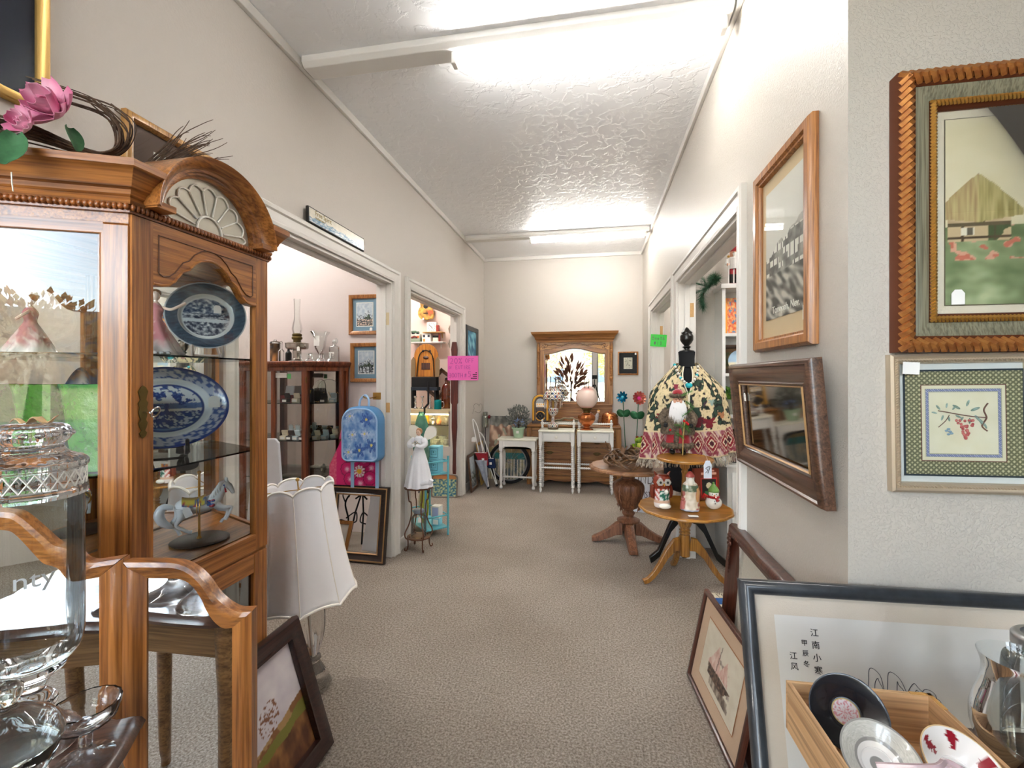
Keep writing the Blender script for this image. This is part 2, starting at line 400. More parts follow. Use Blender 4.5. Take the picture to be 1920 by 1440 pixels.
# booth walls on the left
YP = 3.15
wallpiece('wall_booth_pink', M_pink, [(X0, XL-T, YP, YP+.1, 0, ZC)])
wallpiece('wall_booth_shared', M_pink, [(X0, XL-T, .35, .45, 0, ZC)])
YP2 = 5.35
wallpiece('wall_booth_peach', M_peach, [(X0, XL-T, YP2, YP2+.1, 0, ZC)])
# booth walls on the right
YR1 = 3.53
wallpiece('wall_booth_white', M_wall, [(XR+T, X1, YR1+.11, YR1+.17, 0, ZC)])
wallpiece('wall_booth_end', M_wall, [(XR+T, X1, 5.5, 5.6, 0, ZC)])
# shop front, out of view; kept solid on the right to hold back daylight
wallpiece('wall_front', M_wall, [(X0, X1, YF-T, YF, 0, .45), (X0, X1, YF-T, YF, 2.66, ZC), (X0, -2.75, YF-T, YF, .45, 2.66), (-.02, .10, YF-T, YF, .45, 2.66), (.72, X1, YF-T, YF, .45, 2.66)])
for i, (a, b_) in enumerate([(-2.75, -.02), (.10, .72)]):
    g = MB().box(a, b_, YF-.07, YF-.06, .45, 2.66).build('window_%d' % (i+1), M_pane, smooth=0); struct(g)
    fr = MB(); fr.rectframe(b_-a, 2.21, [(0, -.09), (.04, -.09), (.04, -.03), (0, -.03)], .45, (a+b_)/2)
    fr.v = [(v[0], v[1]+YF, v[2]) for v in fr.v]; fr.build('window_frame', mat('aluminium', '#8d8d8c', .4, .8), g, smooth=0)
# ceiling trim
def trimbar(name, p, q, w_=.035, d=.022):
    b = MB().box(p[0], q[0], p[1], q[1], p[2], q[2]); o = b.build(name, M_trim, smooth=0, bevel=.004); return struct(o)
trimbar('trim_1', (XL, .35, ZC-.045), (XL+.022, YB, ZC))
trimbar('trim_2', (XR-.022, YC, ZC-.045), (XR, YB, ZC))
trimbar('trim_3', (XL+.022, YB-.022, ZC-.045), (XR-.022, YB, ZC))
# door casings: mitred three-sided moulding
def casing(name, side, a, b_, top, x, lining=True):
    # side: +1 = wall on the left (casing faces +x), -1 = right wall
    W = .085
    prof = [(0, 0), (0, .014), (.012, .018), (.02, .014), (.055, .02), (.062, .028), (.078, .028), (W, .022), (W, 0)]
    mb = MB(); rings = []
    for (yy, zz, sy, sz) in [(a, 0, -1, 0), (a, top, -1, 1), (b_, top, 1, 1), (b_, 0, 1, 0)]:
        rings.append([(x+side*d, yy+sy*i, zz+sz*i) for i, d in prof])
    mb.loft(rings, True, True)
    o = struct(mb.build(name, M_trim, smooth=30))
    if lining:
        j = MB(); xa, xb = sorted((x, x-side*T)); t = .018
        j.box(xa, xb, a, a+t, 0, top).box(xa, xb, b_-t, b_, 0, top).box(xa, xb, a+t, b_-t, top-t, top)
        # stop bead
        xm = (xa+xb)/2
        j.box(xm-.018, xm+.018, a+t, a+t+.011, 0, top-t).box(xm-.018, xm+.018, b_-t-.011, b_-t, 0, top-t).box(xm-.018, xm+.018, a+t+.011, b_-t-.011, top-t-.011, top-t)
        j.build('door_jamb', M_trim, o, smooth=0, bevel=.002)
    return o
c1 = casing('door_1', 1, L1a, L1b, HD, XL)
c2 = casing('door_2', 1, L2a, L2b, HD, XL)
c3 = casing('door_3', -1, R1a, R1b, HD, XR)
c4 = casing('door_4', -1, R2a, R2b, HD, XR)
# strike plates and hinges left on the jambs
def plate(parent, x, y, z, m, h=.09, face=-1):
    b = MB().box(x-.016, x+.016, y-.002 if face > 0 else y-.001, y+.001 if face > 0 else y+.002, z-h/2, z+h/2)
    for dz in (-.03, 0, .03): b.ball((x, y+face*.002, z+dz), .004, 8, 4, (1, .4, 1))
    b.build('hinge_plate', m, parent)
plate(c1, XL-.035, L1b-.0195, 1.72, M_goldp); plate(c1, XL-.03, L1b-.0195, 1.08, mat('bare_wood', '#c9a06a', .7), .07)
plate(c2, XL-.03, L2b-.0195, .58, M_trim); plate(c3, XR+.09, R1b-.0195, 1.78, mat('bare_wood', '#c9a06a', .7), .1)
plate(c4, XR+.09, R2b-.0195, 1.78, mat('bare_wood', '#c9a06a', .7), .1)
def baseb(name, boxes):
    b = MB()
    for q in boxes: b.box(*q)
    return struct(b.build(name, M_trim, smooth=0, bevel=.003))
CW = .085
baseb('baseboard_left', [(XL, XL+.013, L1b+CW, L2a-CW, 0, .09), (XL, XL+.013, L2b+CW, YB, 0, .09), (XL, XL+.013, .35, L1a-CW, 0, .09)])
baseb('baseboard_back', [(XL+.013, XR-.013, YB-.013, YB, 0, .09)])
baseb('baseboard_right', [(XR-.013, XR, R2b+CW, YB, 0, .09), (XR-.013, XR, YC, R1a-CW, 0, .09)])
# ================================================================== fluorescent fixtures
M_tube = mat('lamp_tube', '#fffdf9', .5, emit=15); M_tube2 = mat('lamp_tube_fill', '#fffdf9', .5, emit=26)  # the stronger tube serves only fixtures added out of view for fill
def fixture(loc, x0, x1, tubes, label, rz=0):
    t = thing('fluorescent_light', label, 'ceiling light', loc, rz, 'fluorescent strip lights')
    b = MB(); w2 = .065
    b.prism([(-w2, 0), (w2, 0), (w2, -.03), (w2-.02, -.05), (-w2+.02, -.05), (-w2, -.03)], x0, x1, 'yz')
    b.build('housing', M_white, t, smooth=0, bevel=.003)
    for a, c in tubes:
        tb = MB().tube([(a, 0, -.085), (c, 0, -.085)], .016, 12); tb.build('tube', M_tube if abs(loc[0]) < .1 else M_tube2, t)
        for e, q in ((a, -1), (c, 1)):
            s = MB().cb((e+q*.012, 0, -.075), (.024, .05, .055)); s.build('socket', M_white, t, bevel=.004)
    return t
fixture((0, 4.88, ZC), XL+.03, XR-.03, [(-.665, .516)], 'far strip light across the hallway ceiling, tube on its right half')
fixture((0, 2.04, ZC), XL+.03, XR-.03, [(-.63, .53)], 'near strip light crossing the hallway ceiling at the top edge')
fixture((0, -.9, ZC), -1.3, 1.3, [(-1.25, -.03)], 'added fill strip light over the unseen shop floor behind the viewpoint')  # unseen fixture, added to brighten the shop end
fixture((-2.7, -1.0, ZC), -.9, .9, [(-.62, .62)], 'added fill strip light over the unseen left part of the shop floor')  # added out of view to even out the lighting
fixture((-2.7, 2.3, ZC), -.7, .7, [(-.62, .62)], 'added fill strip light, out of view, in the booth with the mahogany curio')  # invented booth fixture, fills the room behind the wide doorway
fixture((-2.4, 4.5, ZC), -.7, .7, [(-.62, .62)], 'added fill strip light, out of view, in the booth with the painted guitar')  # no visible source here; added to lift the narrow doorway booth
fixture((1.9, 2.6, ZC), -.7, .7, [(-.62, .62)], 'added fill strip light, out of view, in the booth with the white shelves')  # added fill for the near right booth, fixture itself unseen
fixture((1.9, 4.7, ZC), -.7, .7, [(-.62, .62)], 'added fill strip light, out of view, in the booth beyond the white shelves')  # extra unseen fixture lighting the far right booth
# ================================================================== shared builders
def mitre(mb, path, prof, closed=False, segm=None):
    # path: list of (x, y); prof: list of (out, z), out measured to the right of the walking direction
    n = len(path); rings = []
    def nrm(a, b):
        d = Vector((b[0]-a[0], b[1]-a[1])).normalized(); return Vector((d.y, -d.x))
    for i, p in enumerate(path):
        if closed: a, b = nrm(path[i-1], p), nrm(p, path[(i+1) % n])
        else:
            a = nrm(path[i-1], p) if i else None; b = nrm(p, path[i+1]) if i < n-1 else None
            a = a or b; b = b or a
        m = (a+b).normalized(); k = 1/max(.2, m.dot(a))
        rings.append([(p[0]+m.x*o*k, p[1]+m.y*o*k, z) for o, z in prof])
    if closed: rings.append(rings[0])
    k0 = len(mb.f); mb.loft(rings, True, not closed)
    if segm:
        for i in range(len(rings)-1):
            for j in range(len(prof)): mb.mi[k0+i*len(prof)+j] = segm[i]
    return mb
def flat(name, w, h, y, z0, m, parent, colfn=None, nx=2, nz=2, cx=0, th=.0):
    mb = MB()
    if th: mb.box(cx-w/2, cx+w/2, y, y+th, z0, z0+h)
    else: mb.sheet(nx, nz, lambda u, v: (cx-w/2+u*w, y, z0+v*h))
    cf = (lambda v: colfn((v[0]-cx+w/2)/w, (v[2]-z0)/h)) if colfn else None
    return mb.build(name, m, parent, smooth=0, colfn=cf)
def picture(name, label, cat, w, h, prof, fm, loc, rz, tilt=0, roll=0, layers=(), glass=True, back=-.004, group=None, framename='frame'):
    # layers: (partname, inset, y, material, colfn, nx, nz) rectangles nested inside the frame, drawn from back to front
    t = thing(name, label, cat, loc, rz, group, tilt, roll)
    MB().rectframe(w, h, prof).build(framename, fm, t, smooth=50)
    i0 = max(p[0] for p in prof)
    flat('backing', w-.004, h-.004, -.0035, .002, mat('kraft_board', '#7b6a55', .9), t, th=.003) if back else None
    for L in layers:
        nm, ins, y, m, fn = L[:5]; nx, nz_ = (L[5], L[6]) if len(L) > 5 else (2, 2)
        l, r, b_, tp = ins if isinstance(ins, tuple) else (ins,)*4
        flat(nm, w-l-r, h-b_-tp, y, b_, m, t, fn, nx, nz_, cx=(l-r)/2)
    if glass: flat('glass', w-2*i0+.004, h-2*i0+.004, min(L[2] for L in layers)-.004 if layers else -.006, i0-.002, thinglass('glass_picture', '#fbfdfc', .4, 1.45), t)
    return t
def price_tag(parent, name, M, w=.02, h=.028, m=None):
    b = MB().tr(M).prism([(-w/2, 0), (w/2, 0), (w/2, h*.75), (w*.25, h), (-w*.25, h), (-w/2, h*.75)], -.0006, .0006)
    return b.build(name, m or M_tag, parent, smooth=0)
# ================================================================== oak curio cabinet
cz = thing('curio_cabinet', 'golden oak curio cabinet with arched pediment and glass doors', 'cabinet', (XL+.002, 1.111, 0), pi/2)
FP = [(-.385, -.002), (-.226, -.35), (.226, -.35), (.385, -.002)]
ux, uy = (FP[1][0]-FP[0][0]), (FP[1][1]-FP[0][1]); cl = math.hypot(ux, uy)
def cant(s, side=-1): # point on canted side, s metres from the front corner
    k = s/cl; x = FP[1][0]-ux*k; y = FP[1][1]-uy*k
    return (x if side < 0 else -x, y)
for nm, z0, z1 in (('deck_board', .70, .79), ('bottom_board', .0, .10), ('head_board', 1.66, 1.70)):
    MB().prism(FP, z0, z1, 'xy').build(nm, M_oakx, cz, smooth=0, bevel=.002)
OAK3 = [M_oakx, M_oakc, M_oakc2]
b = MB(); mitre(b, FP, [(0, 0), (.022, 0), (.022, .07), (.012, .085), (0, .09)], segm=[1, 0, 2]); b.build('plinth', OAK3, cz, smooth=30)
# posts at the two front corners, canted frames
for sd in (-1, 1):
    b = MB()
    a, c_ = cant(0, sd), cant(.056, sd)
    inn = (a[0]*.88, a[1]+.03)
    b.prism([a, c_, (c_[0]*.97, c_[1]+.02), inn], .10, 1.66, 'xy'); b.build('post', M_oak, cz, smooth=0, bevel=.003)
    b = MB(); e0, e1 = cant(cl-.035, sd), cant(cl, sd)
    b.prism([e0, e1, (e1[0]*.95, e1[1]), (e0[0]*.95, e0[1]+.0)], .10, 1.66, 'xy'); b.build('rear_post', M_oak, cz, smooth=0, bevel=.002)
    for z0, z1 in ((1.635, 1.665), (.785, .80), (.66, .705), (.1, .14)):
        b = MB(); p, q = cant(.05, sd), cant(cl-.03, sd)
        b.prism([p, q, (q[0]*.96, q[1]+.01), (p[0]*.96, p[1]+.01)], z0, z1, 'xy'); b.build('side_rail', M_oakc if sd < 0 else M_oakc2, cz, smooth=0, bevel=.002)
    for z0, z1 in ((.80, 1.637), (.14, .66)):
        p, q = cant(.05, sd), cant(cl-.03, sd)
        o = MB().add([(p[0]*.985, p[1]+.006, z0), (q[0]*.985, q[1]+.006, z0), (q[0]*.985, q[1]+.006, z1), (p[0]*.985, p[1]+.006, z1)], [(0, 1, 2, 3)]).build('side_glass', thinglass('glass_side', '#fbfdfc', .9, 1.5), cz, smooth=0)
# mirrored back
MB().box(-.365, .365, -.008, -.004, .80, 1.655).build('back_mirror', M_mirror, cz, smooth=0)
MB().box(-.365, .365, -.006, -.004, .12, .69).build('lower_back', mat('dark_velvet', '#231a16', .8), cz, smooth=0)
MB().prism([(p[0]*.93, p[1]*.93-.012) for p in FP], .79, .796, 'xy').build('deck', M_oakx, cz, smooth=0)
for z in (1.358, 1.065):
    sh = [(p[0]*.9, p[1]*.92-.016) for p in FP]
    MB().prism(sh, z-.005, z, 'xy').build('glass_shelf', thinglass('glass_shelf', '#e3f1ec', 1.0), cz, smooth=0)
# crown: moulding over canted sides and front corners, interrupted by the arch
CR = [(0, 0), (.012, 0), (.016, .008), (.012, .016), (.018, .02), (.022, .03), (.03, .034), (.034, .044), (.046, .06), (.056, .07), (.06, .072), (.06, .088), (.052, .092), (0, .092)]
for sd in (-1, 1):
    pth = [FP[0], FP[1], (-.186, -.35)] if sd < 0 else [(.186, -.35), FP[2], FP[3]]
    b = MB(); mitre(b, pth, [(o, z+1.705) for o, z in CR], segm=[1, 0] if sd < 0 else [0, 2]); b.build('crown', OAK3, cz, smooth=30)
MB().prism([(p[0]*.97, p[1]*.97) for p in FP], 1.78, 1.792, 'xy').build('top_board', M_oakx, cz, smooth=0)
b = MB(); mitre(b, FP, [(0, 1.686), (.008, 1.686), (.008, 1.71), (0, 1.71)])
P_ = [Vector((p[0], p[1], 0)) for p in FP]
for i in range(3):   # bead and reel row
    L = (P_[i+1]-P_[i]).length; d = (P_[i+1]-P_[i])/L; nrm_ = Vector((d.y, -d.x, 0)); k = int(L/.011)
    for j in range(k+1):
        c_ = P_[i]+d*(L*j/k)+nrm_*.011; b.ball((c_.x, c_.y, 1.699), .0085, 8, 5, (.62 if i == 1 else .8, .8, 1))
b.build('bead_moulding', wood('oak_bead', '#a9632e', '#8c4f22', '#6b3a16', .3, .3, 1, 0), cz, smooth=50)
# arched pediment
AZ = 1.712
apf = [(.150, -.338), (.150, -.358), (.156, -.361), (.158, -.367), (.164, -.368), (.166, -.376), (.173, -.378), (.176, -.386), (.187, -.398), (.198, -.408), (.203, -.41), (.203, -.38), (.201, -.2), (.19, -.2), (.178, -.338)]
rings = []
for i in range(33):
    a = pi*i/32; rings.append([(-r*cos(a), y, AZ+r*sin(a)*.93) for r, y in apf])
b = MB().loft(rings)
for sd in (-1, 1): b.box(min(sd*.15, sd*.20), max(sd*.15, sd*.20), -.40, -.34, AZ-.004, AZ+.012)
b.build('pediment', M_oakx, cz, smooth=35)
g = MB(); n = 32; vs = [(0, -.348, AZ)]+[(-.151*cos(pi*i/n), -.348, AZ+.151*sin(pi*i/n)*.93) for i in range(n+1)]
g.add(vs, [(0, i+1, i+2) for i in range(n)]); fan = g.build('fan_glass', mat('fan_glass', '#d6d2c4', .16, .35, coat=.6), cz, smooth=0)
g = MB(); M_rib = mat('bevelled_glass', '#f4f2ea', .12, spec=.8)
g.tube([(.042*cos(pi*i/16), -.351, AZ+.042*sin(pi*i/16)) for i in range(17)], .003, 6)
for k in range(8):
    a = pi*(k+.5)/8; g.tube([(.05*cos(a), -.351, AZ+.05*sin(a)*.93), (.118*cos(a), -.351, AZ+.118*sin(a)*.93)], .0026, 6)
for k in range(9):
    a0, a1 = pi*max(0, k-.5)/8, pi*min(8, k+.5)/8
    g.tube([((.12+.014*sin(pi*t/6))*cos(a0+(a1-a0)*t/6), -.351, AZ+(.12+.014*sin(pi*t/6))*sin(a0+(a1-a0)*t/6)*.93) for t in range(7)], .0026, 6)
g.build('fan_ribs', M_rib, fan)
# upper door with cathedral top
dx, zi, zo0, zo1 = .224, .793, .742, 1.684
half = [(-.172, 1.527), (-.15, 1.527), (-.132, 1.531), (-.116, 1.543), (-.102, 1.561), (-.092, 1.574), (-.082, 1.579), (-.072, 1.584), (-.056, 1.603), (-.035, 1.617), (-.014, 1.623), (0, 1.624)]
curve = half+[(-x, z) for x, z in half[-2::-1]]
dr = MB(); dr.box(-dx, -.172, -.356, -.334, zo0, zo1); dr.box(.172, dx, -.356, -.334, zo0, zo1)
dr.cm = 1; dr.box(-.172, .172, -.356, -.334, zo0, zi)
for i in range(len(curve)-1):
    (x0, za), (x1, zb) = curve[i], curve[i+1]
    dr.add([(x0, -.356, za), (x1, -.356, zb), (x1, -.356, zo1), (x0, -.356, zo1), (x0, -.334, za), (x1, -.334, zb), (x1, -.334, zo1), (x0, -.334, zo1)], [(0, 1, 2, 3), (7, 6, 5, 4), (0, 4, 5, 1)])
door = dr.build('door', [M_oak, M_oakx], cz, smooth=20)
gr = MB(); off = [(x, z+.026+.006*(1-abs(x)/.172)) for x, z in curve[1:-1]]
pth = [(-.158, 1.56), *[(x*.98, z) for x, z in off], (.158, 1.56), (.158, 1.655), (-.158, 1.655), (-.158, 1.56)]
gr.tube([(x, -.3565, z) for x, z in pth], .0018, 5); gr.build('carved_line', mat('groove_dark', '#5b3214', .5), door)
MB().tube([(x, -.3565, z+.004) for x, z in curve], .0035, 6).build('glass_bead', M_oakx, door)
vs = [(x, -.342, z+.002) for x, z in curve]+[(.174, -.342, zi-.002), (-.174, -.342, zi-.002)]
MB().add(vs, [tuple(range(len(vs)))]).build('door_glass', M_pane, door, smooth=0)
e = MB(); ex, ez = -.199, 1.215   # brass escutcheon with scrolls, key in it
ew = [(0, -.062), (.006, -.058), (.009, -.05), (.004, -.044), (.008, -.036), (.011, -.026), (.006, -.018), (.009, -.01), (.011, 0), (.009, .012), (.012, .022), (.007, .03), (.009, .04), (.012, .05), (.006, .06), (0, .064)]
e.prism([(ex+x, ez+z) for x, z in ew]+[(ex-x, ez+z) for x, z in ew[-2:0:-1]], -.359, -.356); e.build('escutcheon', M_brassd, door, smooth=0)
k = MB(); k.tube([(ex, -.355, ez), (ex, -.378, ez)], .0026, 8); k.tube([(ex+.011+.010*cos(2*pi*i/14), -.381-.006*sin(2*pi*i/14), ez+.012*sin(2*pi*i/14)) for i in range(15)], .0022, 6)
k.build('key', M_chrome, door)
# lower door
dr = MB(); dr.box(-dx, -.165, -.356, -.334, .10, .732); dr.box(.165, dx, -.356, -.334, .10, .732); dr.cm = 1
dr.box(-.165, .165, -.356, -.334, .10, .16); dr.box(-.165, .165, -.356, -.334, .672, .732)
ld = dr.build('lower_door', [M_oak, M_oakx], cz, smooth=0, bevel=.003)
flat('door_glass', .334, .516, -.344, .158, thinglass('glass_dark', '#b9bcbb', 2.0), ld)
# ------------------------------------------------------------------ what stands in the cabinet
def willow(u, v, rim=.36, dk='#27418a', lt='#eef1f4', mid='#5f7fbf'):
    dk, lt, mid = hx(dk.strip('#')), hx(lt.strip('#')), hx(mid.strip('#'))
    x, y = u*2-1, v*2-1; r = math.hypot(x, y); a = math.atan2(y, x)
    if r > .97: return dk
    if r > .70:
        q = fbm(a*5, r*9, 1.6, 4); band = (r-.70)/.27
        if band < .1 or band > .9: return lt if band < .1 else dk
        key = (sin(a*26)*sin(r*46) > .25)
        return mixc(dk, lt, .75) if (q > .12 or key) else mixc(dk, mid, .4)
    if r > .60: return lt
    if r > .565: return dk
    q = fbm(x*3, y*4, 2.2, 1); h = fbm(x*9, y*9, 2, 8)
    c = lt if y > .12 else mid
    if y > .02 and q > .02+.25*abs(y-.2): c = dk if h > -.15 else mid
    if abs(y+.05) < .03: c = lt
    if -.5 < y < -.08: c = dk if (h > -.02 or q > .1) else mixc(lt, mid, .3)
    if abs(x+.12) < .16 and -.1 < y < .12 and (int((y+1)*40) % 3 == 0 or abs(abs(x+.12)-.12) < .03): c = dk
    if .28 < y < .42 and abs(abs(x+.2)-(y-.28)*.8-.05) < .03: c = dk
    return c
def darkplate(u, v):
    x, y = u*2-1, v*2-1; r = math.hypot(x, y)
    if r > .97: return hx('c9d2d6')
    if r > .68: return mixc(hx('1e3348'), hx('4c7088'), .5+.9*fbm(x*2, y*9+sin(x*4), 2.2, 3))
    if r > .58: return hx('dfe6e6')
    q = fbm(x*4, y*5, 2.5, 6)
    if y > .1: return mixc(hx('2a3d5c'), hx('dde4e6'), .4-1.6*q+.4*(y-.1)*0)
    return mixc(hx('2b3448'), hx('d7dde0'), .38+1.9*q) if abs(y+.1) > .05 else hx('cfd8dc')
def oval_plate(name, label, cat, a, b_, fn, loc, rz, tilt, m_stand, stand=True, n=46):
    t = thing(name, label, cat, loc, rz, None, tilt)
    mb = MB(); prof = [(0, .0), (.3, 0), (.58, 0), (.64, -.006), (.70, -.012), (.98, -.024), (1, -.024)]
    pr = prof_spl(prof, 4); N = 72; rings = []
    for r, y in pr: rings.append([(max(r, 1e-3)*a*cos(2*pi*j/N), y, b_+max(r, 1e-3)*b_*sin(2*pi*j/N)) for j in range(N)])
    # subdivide the centre so the print has detail
    rr = [i/n for i in range(n+1)]
    def yat(r):
        for (r0, y0), (r1, y1) in zip(pr, pr[1:]):
            if r0 <= r <= r1+1e-9: return y0+(y1-y0)*(r-r0)/max(r1-r0, 1e-9)
        return pr[-1][1]
    N = 150; rings = [[(max(r, 2e-3)*a*cos(2*pi*j/N), yat(r), b_+max(r, 2e-3)*b_*sin(2*pi*j/N)) for j in range(N)] for r in rr]
    mb.loft(rings, True, False)
    bk = len(mb.v); rg = [[(r*a*cos(2*pi*j/N), yat(r)+.004, b_+r*b_*sin(2*pi*j/N)) for j in range(N)] for r in (1, .97, .7, .6, .3, .002)]
    mb.loft([rings[-1]]+rg[1:], True, False)
    def cf(v): 
        return fn((v[0]/a+1)/2, ((v[2]-b_)/b_+1)/2)
    mb.build('plate', M_vcg, t, smooth=60, colfn=cf)
    return t
pl1 = oval_plate('display_plate', 'dark blue transferware plate with white band on the upper shelf', 'plate', .115, .115, darkplate, (0, 0, 0), 0, -.25, None)
p0 = onX(388, 600, -1.265); pl1.location = (p0.x, p0.y, 1.358+.031); pl1.rotation_euler = (-.22, 0, rad(47))
def easel(label, loc, rz, m, s=1.0):
    t = thing('plate_stand', label, 'plate stand', loc, rz)
    for sd in (-1, 1):
        pts = spl([(sd*.045*s, .075*s, .004), (sd*.045*s, .03*s, .02*s), (sd*.045*s, -.02*s, .012*s), (sd*.045*s, -.05*s, .006), (sd*.047*s, -.066*s, .02*s), (sd*.047*s, -.062*s, .042*s), (sd*.047*s, -.05*s, .046*s)])
        MB().tube(pts, .0055*s, 6).build('foot', m, t)
        MB().tube([(sd*.045*s, .05*s, .008), (sd*.02*s, .075*s, .11*s)], .005*s, 6).build('prop', m, t)
    MB().tube([(-.046*s, .045*s, .016*s), (.046*s, .045*s, .016*s)], .004*s, 6).build('crossbar', m, t)
    return t
easel('pale plate stand under the dark blue plate', (p0.x-.014, p0.y+.015, 1.3595), rad(47), mat('pale_wood', '#d8c8bd', .5), .9)
pl2 = oval_plate('willow_platter', 'blue and white willow pattern oval platter on the middle shelf', 'platter', .158, .122, willow, (0, 0, 0), 0, -.2, None)
p1 = onX(312, 790, -1.245); pl2.location = (p1.x, p1.y, 1.065+.022); pl2.rotation_euler = (-.2, 0, rad(47))
easel('black plate stand under the willow platter', (p1.x-.015, p1.y+.0175, 1.0665), rad(47), M_black, 1.0)
price_tag(pl2, 'price_tag', Tr(.118, -.032, .115), .03, .036)
MB().tube([(.118, -.031, .148), (.116, -.028, .175), (.118, -.02, .19)], .0006, 4).build('tag_string', M_string, pl2)
price_tag(pl1, 'price_tag', Tr(.03, -.02, .125), .022, .028)
# carousel horse -----------------------------------------------------
M_horse = mat('porcelain_white', '#e9ecee', .3, coat=.4)
hp = onZ(375, 1022, .80)*1.035; hz = thing('carousel_horse', 'white porcelain carousel horse on a brass pole', 'figurine', (hp.x, hp.y, .798), rad(45))
def skinbody(mb, chain, n=10):
    pts = spl([c[0] for c in chain], 5); rs = []
    for i in range(len(chain)-1):
        for k in range(5): rs.append(chain[i][1]+(chain[i+1][1]-chain[i][1])*k/5)
    rs.append(chain[-1][1]); mb.tube(pts, rs, n)
hb = MB()
skinbody(hb, [((-.055, 0, .098), .012), ((-.045, 0, .103), .022), ((-.02, 0, .1), .0225), ((.012, 0, .102), .021), ((.035, 0, .112), .021), ((.05, 0, .122), .012)], 14)
skinbody(hb, [((.036, 0, .108), .019), ((.05, 0, .13), .0155), ((.059, 0, .148), .0125), ((.068, 0, .158), .011), ((.074, 0, .158), .009)], 12)
skinbody(hb, [((.064, 0, .159), .0105), ((.076, 0, .15), .0095), ((.084, 0, .136), .0065), ((.087, 0, .128), .0055), ((.088, 0, .125), .003)], 10)
for sd, chain in ((-1, [((.04, -.011, .1), .012), ((.062, -.012, .088), .0075), ((.082, -.012, .085), .005), ((.075, -.012, .066), .0042), ((.07, -.012, .056), .005), ((.066, -.012, .048), .005)]),
                  (1, [((.038, .011, .1), .012), ((.05, .012, .08), .0075), ((.072, .012, .072), .005), ((.066, .012, .05), .0042), ((.058, .012, .042), .005), ((.055, .012, .036), .005)]),
                  (-2, [((-.045, -.011, .1), .0175), ((-.048, -.013, .075), .0105), ((-.058, -.013, .052), .0055), ((-.04, -.013, .036), .0045), ((-.028, -.013, .028), .005), ((-.02, -.013, .026), .0055)]),
                  (2, [((-.048, .011, .1), .0175), ((-.055, .013, .072), .0105), ((-.07, .013, .05), .0055), ((-.058, .013, .034), .0045), ((-.052, .013, .022), .005), ((-.05, .013, .016), .0055)])):
    skinbody(hb, chain, 8)
hb.build('body', M_horse, hz, smooth=80)
tl = MB(); skinbody(tl, [((-.066, 0, .105), .006), ((-.09, 0, .108), .011), ((-.1, 0, .088), .014), ((-.092, 0, .065), .012), ((-.075, 0, .05), .008), ((-.066, 0, .042), .002)], 10)
tl.build('tail', M_horse, hz, smooth=80)
mn = MB()
for i in range(6):
    t_ = i/5; c_ = Vector((.064-.026*t_, 0, .166-.04*t_))
    skinbody(mn, [(c_, .005), (c_+Vector((-.012, -.008, -.004)), .006), (c_+Vector((-.016, -.012, -.016)), .004), (c_+Vector((-.012, -.013, -.026)), .0015)], 7)
mn.ball((.07, -.006, .172), .004, 8, 6, (1, .6, 2)); mn.ball((.067, .006, .172), .004, 8, 6, (1, .6, 2)); mn.build('mane', M_horse, hz, smooth=80)
sd_ = MB(); sd_.v = []; 
sd_.slab(13, 9, lambda u, v: (-.045+.06*u, .0255*sin((v-.5)*pi*.95), .102+.0255*cos((v-.5)*pi*.95)+.006*(2*u-1)**2), .002)
sd_.build('saddle_blanket', M_vcg, hz, smooth=60, colfn=lambda v: hx('b9914a') if abs(v[1]) < .012 else (hx('2f5fa0') if nz(v[0], v[1], 90) > .1 else hx('c23a3a') if nz(v[0], v[2], 80, 4) > 0 else hx('d8c04c')))
br = MB(); 
for x in (-.012, -.005): br.tube([(x+.004, .0262*sin(a), .1+.0262*cos(a)) for a in [2*pi*i/24 for i in range(25)]], .0018, 6)
br.build('girth', M_gold, hz)
ro = MB()
for i in range(10): ro.ball((.03+random.uniform(-.012, .012), random.choice((-1, 1))*random.uniform(.012, .021), .108+random.uniform(-.008, .014)), random.uniform(.004, .0065), 8, 6)
bl = MB()
for i in range(5): bl.ball((.062+.006*i/5, -.0095, .156-.005*i), .003, 6, 5)
bl.build('bridle_flowers', M_vcg, hz, colfn=lambda v: hx('2d5aa5') if v[2] > .148 else hx('b52a35'))
ro.build('roses', M_vcg, hz, colfn=lambda v: hx('b52a35') if nz(v[0], v[2], 60) > -.05 else hx('2d5aa5'))
po = MB(); po.tube([(-.002, 0, 0), (-.002, 0, .2)], .0035, 10); po.ball((-.002, 0, .203), .0055, 10, 8); po.lathe([(.008, 0), (.006, .004), (.004, .008)], 12, (-.002, 0, 0)); po.build('pole', M_gold, hz)
price_tag(hz, 'price_tag', Tr(-.026, -.03, .078)@Ry(-.35), .02, .03)
bs = MB().lathe([(.075, 0), (.078, .003), (.07, .007)], 28); bb = bs.build('base', mat('dark_base', '#3a2a22', .4, coat=.2), hz); 
for o in hz.children:
    if o.name.split('.')[0] != 'base': o.location.z = .006
